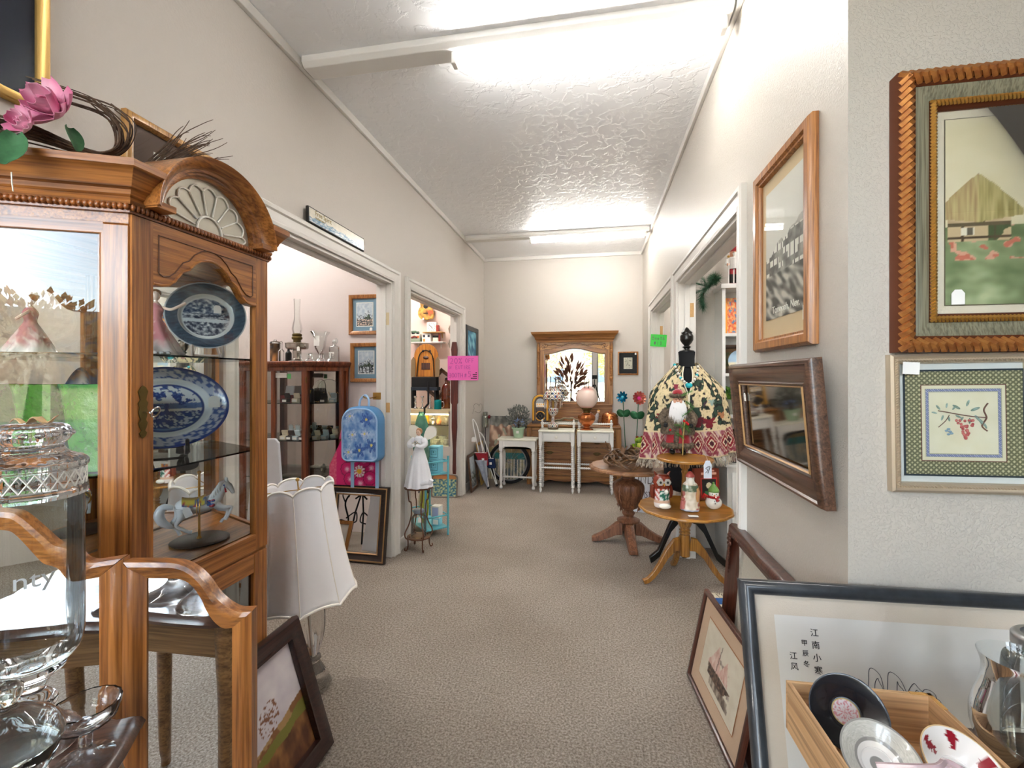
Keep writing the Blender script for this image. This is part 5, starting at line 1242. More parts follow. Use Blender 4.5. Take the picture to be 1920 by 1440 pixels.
MB().box(-.035, .035, -.03, .03, 0, .05).build('base', M_cream, t, smooth=0, bevel=.006); MB().tube([(-.04, 0, .06), (.04, 0, .06)], .016, 8).build('handset', M_blackm, t); MB().box(.036, .046, -.02, .02, 0, .1).build('red_panel', mat('toy_red', '#a03a32', .5), t, smooth=0)
zs2, w2_, xs2 = wallshelf('small_shelf', 'small bare wooden shelf with a white clock on it', 792, 829, 622, .12, mat('pine', '#c99b62', .6), .012)
t = thing('desk_clock', 'square white desk clock with black hands on the small shelf', 'clock', (onY(810, 620, YW-.06).x, YW-.06, zs2+.0012))
MB().box(-.06, .06, -.02, .02, 0, .12).build('case', M_white, t, smooth=0, bevel=.004); b = MB(); b.tube([(0, -.021, .06), (-.03, -.021, .085)], .003, 5); b.tube([(0, -.021, .06), (.012, -.021, .04)], .003, 5); 
for k in range(12): b.ball((.045*sin(k*pi/6), -.0205, .06+.045*cos(k*pi/6)), .0035, 6, 4)
b.build('hands', M_ink, t); MB().box(.062, .09, -.02, .02, 0, .08).build('red_side', mat('toy_red', '#a03a32', .5), t, smooth=0)
# low cupboard carrying the board, candlesticks, bottle and a glass case beneath
a, c_ = onY(770, 767, 4.95), onY(846, 767, 4.95)
CWd = (c_.x-a.x)+.28; ccx = c_.x-CWd/2; CZ = a.z
sc_ = thing('glass_showcase', 'lit glass showcase of white china in the narrow doorway booth', 'display case', (ccx, YW-.002, 0))
MB().box(-CWd/2, CWd/2, -.42, 0, 0, CZ-.42).build('base_cabinet', M_trim, sc_, smooth=0, bevel=.003)
for x in (-CWd/2+.012, CWd/2-.012):
    for y in (-.408, -.012): MB().box(x-.012, x+.012, y-.012, y+.012, CZ-.42, CZ-.02).build('corner_post', M_steel, sc_, smooth=0)
MB().box(-CWd/2, CWd/2, -.42, 0, CZ-.05, CZ).build('top', M_goldp, sc_, smooth=0, bevel=.002); MB().box(-CWd/2+.024, CWd/2-.024, -.012, -.008, CZ-.42, CZ-.05).build('back_panel', mat('showcase_back', '#eadfc4', .5), sc_, smooth=0)
MB().box(-CWd/2+.02, CWd/2-.02, -.39, -.02, CZ-.185, CZ-.178).build('glass_shelf', M_shelfg, sc_, smooth=0); MB().box(-CWd/2+.03, CWd/2-.03, -.405, -.39, CZ-.064, CZ-.052).build('lamp_strip', mat('case_lamp', '#ffe6b0', .5, emit=9), sc_, smooth=0)
MB().box(-CWd/2+.02, CWd/2-.02, -.415, -.412, CZ-.42, CZ-.05).build('front_glass', M_pane, sc_, smooth=0)
def inc(px, dy, z): return (onY(px, 800, YW-dy).x, YW-dy, z+.0012)
M_china = mat('china_white', '#f0ece2', .25, coat=.4)
for j, (px, z_) in enumerate([(812, CZ-.42+.12), (823, CZ-.42+.12), (836, CZ-.42+.12), (842, CZ-.177)]):
    pass
for j, px in enumerate((803, 819, 836)):
    t = thing('tea_cup', 'white china tea cup in the lit showcase, %s' % ['near the black cord', 'middle one', 'beside the right end post'][j], 'cup', inc(px, .30, CZ-.42), -1.2, 'tea cups in the lit showcase')
    lathe_part('bowl', t, [(.025, 0), (.027, .006), (.04, .03), (.046, .06), (.044, .06), (.036, .03), (.002, .01)], M_china, 22); MB().tube(spl([(.042, 0, .05), (.064, 0, .045), (.06, 0, .02), (.036, 0, .018)], 5), .004, 6).build('handle', M_china, t)
for j, px in enumerate((812, 830)):
    t = thing('china_bowl', 'white ruffled china bowl at the back of the lit showcase, %s one' % ['left', 'right'][j], 'bowl', inc(px, .13, CZ-.42), 0, 'china bowls in the lit showcase')
    lathe_part('bowl', t, [(.03, 0), (.035, .02), (.056, .08), (.054, .08), (.03, .02), (.002, .012)], M_china, 36, lambda a, r, z: r*(1+.05*sin(a*9)*z/.09))
t = thing('yellow_glass', 'yellow glass on the upper shelf of the lit showcase', 'glass', inc(799, .25, CZ-.177)); lathe_part('body', t, [(.03, 0), (.034, .006), (.038, .1), (.036, .1), (.03, .01), (.002, .008)], mat('glass_yellow', '#d9b020', .2, trans=.4), 22)
t = thing('silver_figure', 'small grey figurine on the upper shelf of the lit showcase', 'figurine', inc(813, .25, CZ-.177)); lathe_part('body', t, [(.03, 0), (.022, .03), (.03, .06), (.014, .08), (.02, .1), (.002, .12)], M_steel, 14, lambda a, r, z: r*(1+.2*sin(a*3+z*60)))
t = thing('orange_figure', 'small orange figurine on the upper shelf of the lit showcase', 'figurine', inc(823, .25, CZ-.177)); lathe_part('body', t, [(.025, 0), (.03, .03), (.016, .05), (.012, .08), (.002, .09)], mat('copper_orange', '#c98250', .4), 14)
t = thing('grey_cup', 'small grey patterned cup on the upper shelf of the lit showcase', 'cup', inc(838, .25, CZ-.177)); lathe_part('body', t, [(.02, 0), (.03, .03), (.034, .07), (.03, .07), (.002, .02)], mat('pewter', '#9c9890', .4, .5), 18)
# on the showcase
def onc(px, dy): return (onY(px, 765, YW-dy).x, YW-dy, CZ+.0012)
t = thing('glass_growler', 'tall amber red glass bottle on the showcase', 'bottle', onc(838, .2))
lathe_part('body', t, [(.06, 0), (.064, .006), (.064, .19), (.058, .25), (.04, .285), (.024, .3), (.022, .325), (.027, .33), (.027, .34), (.002, .342)], mat('amber_glass', '#6e1a10', .06, trans=.35, coat=.8, var='#8a4a18', vscale=5), 32); MB().ball((0, 0, .35), .02, 10, 8, (1.3, 1, .8)).build('stopper', M_blackm, t)
t = thing('teal_mug', 'metallic teal mug on the showcase', 'mug', onc(821, .37)); lathe_part('body', t, [(.04, 0), (.043, .006), (.043, .09), (.03, .105), (.02, .11), (.002, .112)], mat('enamel_teal', '#0f8f92', .2, .5), 26); MB().tube(spl([(.04, 0, .085), (.07, 0, .08), (.07, 0, .03), (.042, 0, .02)], 5), .005, 6).build('handle', M_chrome, t)
for j, px in enumerate((779, 792, 806)):
    t = thing('candlestick', 'silver candlestick on the showcase, %s of three' % ['first', 'second', 'third'][j], 'candlestick', onc(px, .33), 0, 'silver candlesticks on the showcase')
    lathe_part('stick', t, [(.035, 0), (.035, .006), (.012, .02), (.008, .06), (.014, .075), (.008, .09), (.008, .12), (.018, .135), (.016, .15), (.002, .15)], M_chrome, 18)
t = thing('black_bench', 'black two tier stand in front of the orange arched board', 'stand', onc(797, .22))
a, c_ = onY(771, 732, YW-.22), onY(822, 707, YW-.22); bw = c_.x-a.x
for x in (-bw*.42, bw*.42): MB().box(x-.012, x+.012, -.05, .05, 0, a.z-CZ).build('leg', M_blackm, t, smooth=0)
MB().box(-bw/2, bw/2, -.06, .06, a.z-CZ, a.z-CZ+.04).build('beam', mat('blue_black', '#1d2a38', .5), t, smooth=0, bevel=.004); MB().box(-bw*.45, bw*.45, -.05, .05, a.z-CZ+.04, c_.z-CZ).build('top_block', M_blackm, t, smooth=0, bevel=.003)
bt = c_.z
a, c_ = onY(777, 708, YW-.2), onY(822, 646, YW-.2)
ob = thing('arched_board', 'orange arched wooden board with carved face and dark hoop', 'wall art', ((a.x+c_.x)/2, YW-.20, bt+.0025), 0, None, -.03)
w_, h_ = c_.x-a.x, c_.z-a.z; o = arc(0, h_-w_/2, w_/2, 0, pi, 18)+[(-w_/2, 0), (w_/2, 0)]
M_orange = wood('board_orange', '#d08a2c', '#bf7420', '#8f5214', .45, .2, 1, 2)
MB().prism(o, -.02, 0).build('board', M_orange, ob, smooth=0, bevel=.003)
b = MB(); b.tube([(x*.62, -.03, z*.8+.0) for x, z in arc(0, h_-w_/2, w_/2, 0, pi, 18)]+[(-w_*.36, -.03, .0)], .006, 6); b.tube([(w_*.31, -.03, h_-w_/2-.02), (w_*.36, -.03, 0)], .006, 6); b.build('hoop', M_blackm, ob)
b = MB(); b.box(-w_*.18, w_*.18, -.026, -.02, h_*.22, h_*.42); b.ball((-.035, -.024, h_*.78), .016, 8, 6, (1, .4, 1)); b.ball((.05, -.024, h_*.78), .016, 8, 6, (1, .4, 1)); b.ball((0, -.024, h_*.58), .03, 8, 6, (1.2, .4, .7)); b.build('carving', M_mahogd, ob)
for sx in (-1, 1): MB().prism([(sx*w_*.5-.025, 0), (sx*w_*.5+.025, 0), (sx*w_*.5+.025, h_*.5), (sx*w_*.5, h_*.6), (sx*w_*.5-.025, h_*.5)], -.045, -.03).build('picket', mat('grey_wood', '#8a7150', .7), ob, smooth=0)
# black lamp cord / pole in the doorway, number board, frames and red trim
t = thing('black_pole', 'black pole standing in front of the lit showcase', 'pole', (*onZ(797, 905, 0).xy, .0)); t.location = (onY(796, 800, 4.83).x, 4.83, 0); MB().tube([(0, 0, 0), (0, 0, .95), (.045, 0, 1.0), (.045, 0, 1.25)], .012, 8).build('pole', M_blackm, t); MB().lathe([(.07, 0), (.07, .01), (.01, .016)], 20).build('foot', M_blackm, t)
a, c_ = onY(838, 665, 5.1), onY(849, 603, 5.1)
t = thing('number_board', 'yellow board with black painted numbers in the narrow doorway', 'sign', ((a.x+c_.x)/2+.03, YW-.05, CZ+.0015), 0)
w_, h_ = .16, c_.z-CZ; MB().box(-w_/2, w_/2, -.012, 0, 0, h_).build('board', mat('paint_yellow', '#e3c46a', .6), t, smooth=0, bevel=.002)
b = MB()
for i, ch in enumerate('532'): strokes(b, ch, -w_*.36, h_*(.84-.12*i), .075, -.013, .006)
b.build('numbers', M_ink, t)
MB().tube([(-.07-.02*sin(k*1.3), -.016, h_*(.97-.035*k)) for k in range(9)], .022, 6).build('rope_trim', mat('rope', '#8f8272', .9), t)
t = thing('long_picture_frame', 'brown picture frame leaning at an angle on the showcase', 'picture frame', (onY(808, 740, YW-.1).x, YW-.06, CZ+.15), 0, None, 0, rad(38)); MB().rectframe(.22, .34, [(0, 0), (0, -.02), (.03, -.025), (.04, -.012), (.04, 0)]).build('frame', M_walnut, t)
t = thing('bed_rail', 'dark red carved wooden rail standing against the doorway jamb', 'rail', (XL-.06, 4.715, .0015), 0)
b = MB(); b.loft([[(x*k, y, z) for x, y in [(-.02, -.012), (.02, -.012), (.02, .012), (-.02, .012)]] for z, k in [(.001, .3), (.12, .6), (.3, 1), (.5, .8), (.75, 1.5), (1.0, 1.4), (1.02, 2), (1.3, 2), (1.5, 1.4), (1.6, 1.8), (1.68, 1.2)]]); b.build('rail', wood('red_wood', '#6a2a22', '#55201a', '#3a1410', .35, .3, 1, 2), t, smooth=0, bevel=.003)
# pink sale card on the far jamb of that doorway
a, c_ = onY(839, 713, 4.68), onY(897, 667, 4.68)
pk = thing('sale_card', 'pink handwritten 20% off card taped to the doorway casing', 'sign', ((a.x+c_.x)/2, 4.68, a.z), -.03)
w_, h_ = c_.x-a.x, c_.z-a.z
MB().box(-w_/2, w_/2, -.001, 0, 0, h_).build('card', mat('card_pink', '#f06fc0', .8), pk, smooth=0)
b = MB(); M_pen = mat('pen_violet', '#8a2a86', .6); ws = w_/.345
strokes(b, '20%', -w_*.42, h_*.68, .062*ws, -.0018, .0016*ws); strokes(b, 'OFF', w_*.08, h_*.72, .046*ws, -.0018, .0014*ws)
strokes(b, 'OF', -w_*.46, h_*.47, .026*ws, -.0018, .0012*ws); strokes(b, 'ENTIRE', -w_*.24, h_*.46, .038*ws, -.0018, .0013*ws); strokes(b, 'BOOTH', -w_*.46, h_*.12, .046*ws, -.0018, .0014*ws, .15); strokes(b, '#', w_*.05, h_*.12, .042*ws, -.0018, .0013*ws); strokes(b, '5', w_*.17, h_*.14, .058*ws, -.0018, .0016*ws)
b.build('writing', M_pen, pk)
b = MB()
for i, L in enumerate((.05, .14, .13, .2)): b.box(w_*(.46-L), w_*.46, -.0017, -.001, h_*(.29-.075*i), h_*(.325-.075*i))
b.build('small_print', mat('ink_maroon', '#4a1030', .6), pk, smooth=0)
# blue abstract in black frame on the wall
a, c_ = onX(874, 700, XL+.02), onX(896, 700, XL+.02); zt = onX(874, 608, XL+.02).z; zb = onX(896, 712, XL+.02).z
def art_blue(u, v): q = nz(u*2+v*2.5, v-u, 3.5, 2)+.4*nz(u*6+v*9, v-u, 2, 5); return mixc(hx('1f6f9e'), hx('9adbe8'), .5+1.3*q)
picture('framed_picture', 'blue streaked abstract in black frame beside the pink card', 'picture', c_.y-a.y, zt-zb, [(0, 0), (0, -.02), (.008, -.03), (.05, -.026), (.055, -.016), (.055, 0)], M_black, (XL+.001, (a.y+c_.y)/2, zb), pi/2,
  layers=[('print', .053, -.008, M_vc, art_blue, 40, 50)])
# pencilled heart on the plaster
b = MB(); sq = lambda px, py: onX(px, py, XL+.0006)
b.tube(spl([sq(*p) for p in [(886, 776), (889, 766), (888, 761), (892, 757), (897, 759), (898, 762), (900, 758), (903, 758), (904, 764), (902, 771), (897, 774), (890, 771)]], 5), .0022, 5)
b.build('wall_marking', mat('pencil', '#77716a', .8), bpy.data.objects['wall_left'])
# ================================================================== far wall: oak dresser with mirror
DX = -.24; DB = YB-.016
dr_ = thing('mirror_dresser', 'oak dresser with tall carved mirror against the far wall', 'dresser', (DX, DB, 0))
DW, DD, DZ = 1.06, .37, .725
b = MB(); b.box(-DW/2+.02, DW/2-.02, -DD+.02, 0, .06, DZ-.035); b.build('carcass', M_oakdz, dr_, smooth=0, bevel=.003)
b = MB(); rings = []
for o, z in [(.0, DZ-.035), (.02, DZ-.028), (.028, DZ-.014), (.02, DZ-.003), (.012, DZ)]: rings.append([(-DW/2-o, 0, z), (DW/2+o, 0, z), (DW/2+o, -DD-o, z), (-DW/2-o, -DD-o, z)])
b.loft(rings); b.build('top', M_oakd, dr_, smooth=40)
for sx in (-1, 1):
    b = MB(); b.box(sx*DW/2-.03, sx*DW/2+.03, -DD, -DD+.06, .0, DZ-.035); b.build('corner_post', M_oakdz, dr_, smooth=0, bevel=.006)
    MB().box(sx*DW/2-.025, sx*DW/2+.025, -.05, 0, 0, .07).build('rear_foot', M_oakdz, dr_, smooth=0)
sk = [(-DW/2+.03, .12), (-DW/2+.03, .03), (-.36, .04), (-.28, .065), (-.2, .05), (-.1, .045), (0, .06), (.1, .045), (.2, .05), (.28, .065), (.36, .04), (DW/2-.03, .03), (DW/2-.03, .12)]
MB().prism(sk, -DD+.005, -DD+.025).build('apron', M_oakd, dr_, smooth=0, bevel=.002)
M_pull = mat('brass_pull', '#5d4a2a', .4, .8)
def bail(parent, x, y, z, s=1.0):
    b = MB(); b.prism([(x+.04*s*cos(a)*(1+.25*cos(4*a)), z+.02*s*sin(a)*(1+.2*cos(2*a))) for a in [2*pi*i/24 for i in range(24)]], y-.003, y)
    b.tube(spl([(x-.028*s, y-.003, z+.003), (x-.026*s, y-.012, z-.012*s), (x, y-.014, z-.02*s), (x+.026*s, y-.012, z-.012*s), (x+.028*s, y-.003, z+.003)], 5), .0028, 6); return b.build('pull', M_pull, parent)
for z0, z1 in ((.125, .30), (.31, .46), (.47, .57)):
    d_ = MB().box(-DW/2+.035, DW/2-.035, -DD-.002, -DD+.018, z0, z1).build('drawer', M_oakd, dr_, smooth=0, bevel=.004)
    for x in (-.28, .28): bail(d_, x, -DD-.002, (z0+z1)/2+.01)
for x0, x1 in ((-DW/2+.035, -.005), (.005, DW/2-.035)):
    d_ = MB().box(x0, x1, -DD-.006, -DD+.018, .58, .685).build('drawer', M_oakd, dr_, smooth=0, bevel=.006); bail(d_, (x0+x1)/2, -DD-.006, .64)
# mirror and its carved surround
MW = .90; mt = 1.87
MB().box(-.47, .47, -.05, -.005, DZ, .955).build('splash_board', M_oakd, dr_, smooth=0, bevel=.004)
b = MB(); b.box(-.47, .47, -.058, -.05, .90, .925); b.box(-.47, .47, -.075, -.03, .945, .96); b.build('ledge', M_oakd, dr_, smooth=0, bevel=.003)
CRp = [(0, 1.74), (.012, 1.74), (.016, 1.765), (.03, 1.78), (.034, 1.80), (.052, 1.825), (.072, 1.845), (.078, 1.87), (0, 1.87)]
b = MB(); mitre(b, [(-.465, 0), (-.465, -.062), (.465, -.062), (.465, 0)], CRp); b.box(-.465, .465, -.062, 0, 1.74, 1.868); b.build('cornice', M_oakd, dr_, smooth=30)
arch = lambda x: 1.632+.035*cos(min(1, abs(x)/.38)*pi)
ga, gx = 41, .385
xs = [-gx+2*gx*i/(ga-1) for i in range(ga)]
b = MB(); vs = [(x, -.030, arch(x)+.0) for x in xs]+[(gx, -.030, .985), (-gx, -.030, .985)]; b.add(vs, [tuple(range(len(vs)))]); b.build('mirror_glass', M_mirror, dr_, smooth=0)
M_bev = mat('mirror_bevel', '#eef2f3', .12, 1)
b = MB(); pth = [(x, arch(x)) for x in xs]+[(gx, .985), (-gx, .985)]
cxm, czm = 0, 1.30
b.loft([[(x, -.031, z) for x, z in pth], [(x*.965, -.034, czm+(z-czm)*.965) for x, z in pth]], True, False); b.build('mirror_bevel', M_bev, dr_, smooth=0)
MBk = MB().box(-.44, .44, -.028, -.02, .96, 1.74); MBk.build('mirror_back', M_oakdz, dr_, smooth=0)
fr = MB()
for sx in (-1, 1): fr.box(min(sx*gx, sx*.44), max(sx*gx, sx*.44), -.044, -.028, .955, 1.64)
fr.cm = 1; fr.box(-gx, gx, -.044, -.028, .955, .985)
for i in range(ga-1):
    x0, x1 = xs[i], xs[i+1]; fr.add([(x0, -.044, arch(x0)), (x1, -.044, arch(x1)), (x1, -.044, arch(x1)+.042), (x0, -.044, arch(x0)+.042), (x0, -.028, arch(x0)), (x1, -.028, arch(x1)), (x1, -.028, arch(x1)+.042), (x0, -.028, arch(x0)+.042)], [(0, 1, 2, 3), (0, 4, 5, 1), (3, 2, 6, 7)])
fr.build('mirror_frame', [M_oakdz, M_oakd], dr_, smooth=20)
b = MB()
for i in range(ga-1):
    x0, x1 = xs[i], xs[i+1]; b.add([(x0*1.14, -.04, arch(x0)+.048), (x1*1.14, -.04, arch(x1)+.048), (x1*1.14, -.04, 1.745), (x0*1.14, -.04, 1.745), (x0*1.14, -.028, arch(x0)+.048), (x1*1.14, -.028, arch(x1)+.048)], [(0, 1, 2, 3), (0, 4, 5, 1)])
b.build('carved_panel', wood('oak_carved', '#c98f42', '#b47a32', '#8f5c22', .4, .2, 1, 0), dr_, smooth=20)
cv = MB()
for sx in (-1, 1):
    cv.tube(spl([(0, -.042, 1.725), (sx*.08, -.043, 1.722), (sx*.14, -.043, 1.705), (sx*.2, -.043, 1.70), (sx*.26, -.043, 1.715), (sx*.3, -.043, 1.705), (sx*.34, -.043, 1.71), (sx*.38, -.043, 1.725)], 6), .0035, 6)
    for k in range(12):
        x = sx*(.03+.028*k); cv.tube([(x, -.042, 1.712+.01*sin(k)), (x+sx*.02, -.044, 1.712+.01*sin(k)+(.018 if k % 2 else -.016))], [.003, .0012], 5)
    for k in range(5): a = k*1.2; cv.tube(spl([(sx*.375, -.042, 1.68), (sx*.375+.03*cos(a), -.045, 1.685+.03*sin(a)), (sx*.375+.04*cos(a+.6), -.042, 1.685+.03*sin(a+.6))], 4), .003, 5)
cv.build('carving', mat('carved_dark', '#6b4218', .5), dr_, smooth=60)
for sx in (-1, 1):
    pr = prof_spl([(.014, 1.19), (.008, 1.20), (.012, 1.215), (.008, 1.23), (.012, 1.25), (.022, 1.275), (.024, 1.295), (.016, 1.31), (.02, 1.32), (.017, 1.33)], 3)+[(.0175, 1.332), (.0175, 1.585)]+prof_spl([(.02, 1.59), (.014, 1.60), (.022, 1.615), (.022, 1.63), (.014, 1.645), (.018, 1.66), (.016, 1.69), (.008, 1.725), (.003, 1.74)], 3)
    # refine the straight run so the barley twist shows
    out = []
    for (r0, z0), (r1, z1) in zip(pr, pr[1:]):
        k = max(1, int((z1-z0)/.006))
        for q in range(k): out.append((r0+(r1-r0)*q/k, z0+(z1-z0)*q/k))
    out.append(pr[-1])
    MB().lathe(out, 20, (sx*.455, -.045, 0), lambda a, r, z: r*(1+(.16*sin(3*a+z*220) if 1.335 < z < 1.582 else 0))).build('twist_column', M_oakdz, dr_, smooth=50)
    MB().box(sx*.455-.022, sx*.455+.022, -.042, -.005, .955, 1.745).build('side_stile', M_oakdz, dr_, smooth=0, bevel=.003)
# ------------------------------------------------------------------ on the dresser
def atD(px, dy, py=790): q = onY(px, py, YB-dy); return (q.x, q.y, DZ+.0015)
jb = thing('jukebox_radio', 'small retro jukebox radio with yellow lit arch on the dresser', 'radio', atD(1013, .22), .12)
JW, JH = .205, .36
o = arc(0, JH-JW/2, JW/2, 0, pi, 20)+[(-JW/2, 0), (JW/2, 0)]
M_jdk = wood('jukebox_wood', '#4a2a22', '#3a201a', '#26130f', .3, .4, 1.5, 2)
MB().prism(o, -.05, .08).build('cabinet', M_jdk, jb, smooth=35, bevel=.004)
M_jy = mat('plastic_amber', '#eeb03c', .3, coat=.5)
r_ = JW/2-.016; b = MB(); b.tube([(x, -.058, z) for x, z in [(r_, .04)]+arc(0, JH-JW/2, r_, 0, pi, 20)+[(-r_, .04)]], .013, 8); b.build('light_tube', M_jy, jb)
r2 = r_-.03; b = MB(); b.tube([(x, -.056, z) for x, z in [(r2, .03)]+arc(0, JH-JW/2, r2, 0, pi, 20)+[(-r2, .03)]], .005, 6); b.build('chrome_arch', M_chrome, jb)
o2 = arc(0, JH-JW/2, r2-.004, 0, pi, 16); MB().prism(o2, -.054, -.05).build('dome_panel', mat('jukebox_grey', '#8d8f94', .2, .7), jb, smooth=0)
MB().box(-r2+.004, r2-.004, -.057, -.05, JH-JW/2-.055, JH-JW/2-.004).build('dial', M_paper, jb, smooth=0)
b = MB(); [b.cb((x, -.0575, JH-JW/2-.02), (.014, .001, .018)) for x in (-.036, -.012, .012, .036)]; b.cb((0, -.0575, JH-JW/2-.045), (.07, .001, .006)); b.build('dial_marks', M_jy, jb, smooth=0)
b = MB(); b.prism([(0, .03), (.048, .095), (0, .16), (-.048, .095)], -.056, -.05); b.build('speaker', M_blackm, jb, smooth=0)
b = MB(); b.tube([(.056*cos(a), -.056, .095+.056*sin(a)) for a in [rad(20)+rad(140)*i/10 for i in range(11)]], .006, 6); b.tube([(.056*cos(a), -.056, .095-.056*sin(a)) for a in [rad(20)+rad(140)*i/10 for i in range(11)]], .006, 6); b.build('speaker_trim', M_jy, jb)
b = MB(); b.tube([(x*.5, -.058, .095+z*.5) for x, z in [(0, .06), (.045, 0), (0, -.06), (-.045, 0), (0, .06)]], .002, 5); b.build('speaker_badge', M_chrome, jb)
t = thing('paper_fan', 'cream folded papers and fans lying on the dresser top', 'papers', atD(1066, .3)); b = MB()
b.sheet(16, 6, lambda u, v: (-.17+.34*u, -.06+.12*v, .05+.04*sin(pi*u)+.006*sin(u*22)-.03*v)); b.build('fan', mat('paper_cream', '#e6d8b4', .85), t, smooth=0, solid=.003)
MB().cb((.0, 0, .012), (.32, .16, .022)).build('album', mat('album_white', '#cdbfa8', .7), t, smooth=0, bevel=.003); MB().tr(Rz(.08)).cb((-.01, .0, .031), (.28, .13, .014)).build('papers', mat('paper_grey', '#b9b2a6', .8), t, smooth=0)
t = thing('small_doll', 'small doll in pale patterned dress leaning on the dresser mirror', 'doll', (*atD(1115, .17)[:2], DZ+.012), 0, None, -.12, .32)
b = MB(); b.lathe(prof_spl([(.032, 0), (.03, .05), (.02, .1), (.012, .125)], 4), 16); b.build('dress', mat('calico', '#d5d0ca', .9, var='#8f8a90', vscale=70), t); b = MB(); b.ball((0, 0, .145), .02, 10, 8); b.build('head', mat('doll_skin', '#eac6ac', .45), t); MB().ball((0, .002, .156), .02, 10, 8, (1, 1, .7)).build('hair', mat('doll_blond', '#d9a04a', .8), t)
t = thing('copper_dome', 'copper domed cake cover at the right end of the dresser', 'cover', atD(1143, .22))
lathe_part('dome', t, [(.108, 0), (.11, .004), (.105, .012), (.105, .075), (.1, .085), (.098, .1), (.085, .125), (.05, .145), (.012, .152), (.012, .158), (.002, .162)], M_copper, 36)
# ------------------------------------------------------------------ white bobbin nightstands
def nightstand(label, X, Yf):
    t = thing('nightstand', label, 'nightstand', (X, Yf, 0), 0, 'white bobbin leg nightstands'); W_, D_, Z_ = .36, .26, .70
    for x in (-W_/2, W_/2):
        for y in (.02, D_):
            pr = [(.008, .001), (.013, .02), (.017, .035), (.01, .055)]; z = .06
            while z < Z_-.17: pr += [(.012, z), (.02, z+.011), (.012, z+.022)]; z += .0235
            MB().lathe(pr, 12, (x, y, 0)).build('leg', M_white, t, smooth=60)
            MB().box(x-.019, x+.019, y-.019, y+.019, Z_-.17, Z_-.015).build('leg_block', M_white, t, smooth=0, bevel=.002)
    MB().box(-W_/2, W_/2, .03, D_, Z_-.13, Z_-.015).build('drawer_case', M_white, t, smooth=0)
    d_ = MB().box(-W_/2+.022, W_/2-.022, .002, .03, Z_-.125, Z_-.022).build('drawer', M_white, t, smooth=0, bevel=.004)
    f = MB().rectframe(W_-.06, .09, [(0, .002), (.004, -.001), (.006, .002)], Z_-.118); f.build('drawer_moulding', mat('white_chip', '#c9c8c6', .6), d_, smooth=0)
    k = MB().tr(Tr(0, .002, Z_-.072)@Rx(pi/2)).lathe([(.008, 0), (.008, .008), (.018, .016), (.018, .024), (.004, .028)], 16); k.build('knob', M_china, d_)
    MB().box(-W_/2-.022, W_/2+.022, -.012, D_+.02, Z_-.015, Z_+.003).build('top', mat('cream_paint', '#ebe6d6', .45), t, smooth=0, bevel=.005)
    def bob(p, q, nm):
        p, q = Vector(p), Vector(q); L = (q-p).length; n_ = int(L/.0118); pts = [p+(q-p)*i/n_ for i in range(n_+1)]; MB().tube(pts, [.008+.006*(i % 2) for i in range(n_+1)], 8).build(nm, M_white, t, smooth=60)
    bob((-W_/2, .02, .28), (W_/2, .02, .28), 'stretcher'); bob((-W_/2, D_, .28), (W_/2, D_, .28), 'stretcher')
    for x in (-W_/2, W_/2): bob((x, .02, .24), (x, D_, .24), 'stretcher')
    for x in (-W_/2-.004, W_/2+.004): MB().lathe([(.012, Z_), (.016, Z_+.02), (.01, Z_+.03), (.02, Z_+.05), (.02, Z_+.065), (.008, Z_+.075), (.014, Z_+.09), (.003, Z_+.105)], 14, (x, D_-.004, 0)).build('gallery_post', M_white, t)
    bob((-W_/2, D_-.004, Z_+.055), (W_/2, D_-.004, Z_+.055), 'gallery_rail'); return t, Z_+.0045
q1, q2 = onZ(1043, 925, 0), onZ(1116, 927, 0)
n1, NZ = nightstand('white bobbin leg nightstand holding the diamond pattern lamp', q1.x, q1.y)
n2, NZ = nightstand('white bobbin leg nightstand holding the pink globe lamp', q2.x, q2.y)
# diamond patterned prism lamp
hl = thing('hurricane_lamp', 'white diamond patterned prism lamp on a nightstand', 'lamp', (onY(1037, 800, q1.y+.12).x, q1.y+.12, NZ))
def dia(v):
    a = math.atan2(v[1], v[0]); u = a/(2*pi)*8; w = v[2]/.075
    p, q = (u+w) % 1, (u-w) % 1; e = min(p, 1-p, q, 1-q)
    if e < .07: return hx('4a3a2c')
    if abs(p-.5)+abs(q-.5) < .34: return [hx('3f5f9a'), hx('b5562a'), hx('2c3a3a')][int(u*2) % 3]
    return hx('efe6d8')
MB().lathe(prof_spl([(.062, 0), (.062, .012), (.05, .02)], 3), 30).build('foot', mat('brown_metal', '#6a5c48', .35, .6), hl)
b = MB(); b.lathe(prof_spl([(.05, .018), (.062, .04), (.055, .06), (.03, .075), (.018, .1), (.02, .115), (.014, .135), (.02, .15), (.045, .175), (.062, .21), (.06, .235), (.04, .24)], 6), 64); b.build('base', M_vcg, hl, smooth=70, colfn=dia)
MB().tube([(0, 0, .23), (0, 0, .33)], .012, 12).build('column', M_brass, hl)
b = MB(); b.lathe(prof_spl([(.1, .335), (.112, .345), (.112, .375), (.095, .42), (.06, .45), (.05, .458), (.046, .475), (.05, .49)], 7), 96); b.build('shade', M_vcg, hl, smooth=70, colfn=dia)
for k in range(10):
    a = 2*pi*k/10; MB().tube([(.1*cos(a), .1*sin(a), .335), (.1*cos(a), .1*sin(a), .285), (.1*cos(a), .1*sin(a), .235)], [.004, .008, .003], 6).build('prism', M_crystal, hl)
lathe_part('chimney', hl, [(.03, .45), (.034, .5), (.034, .60)], M_jar, 20)
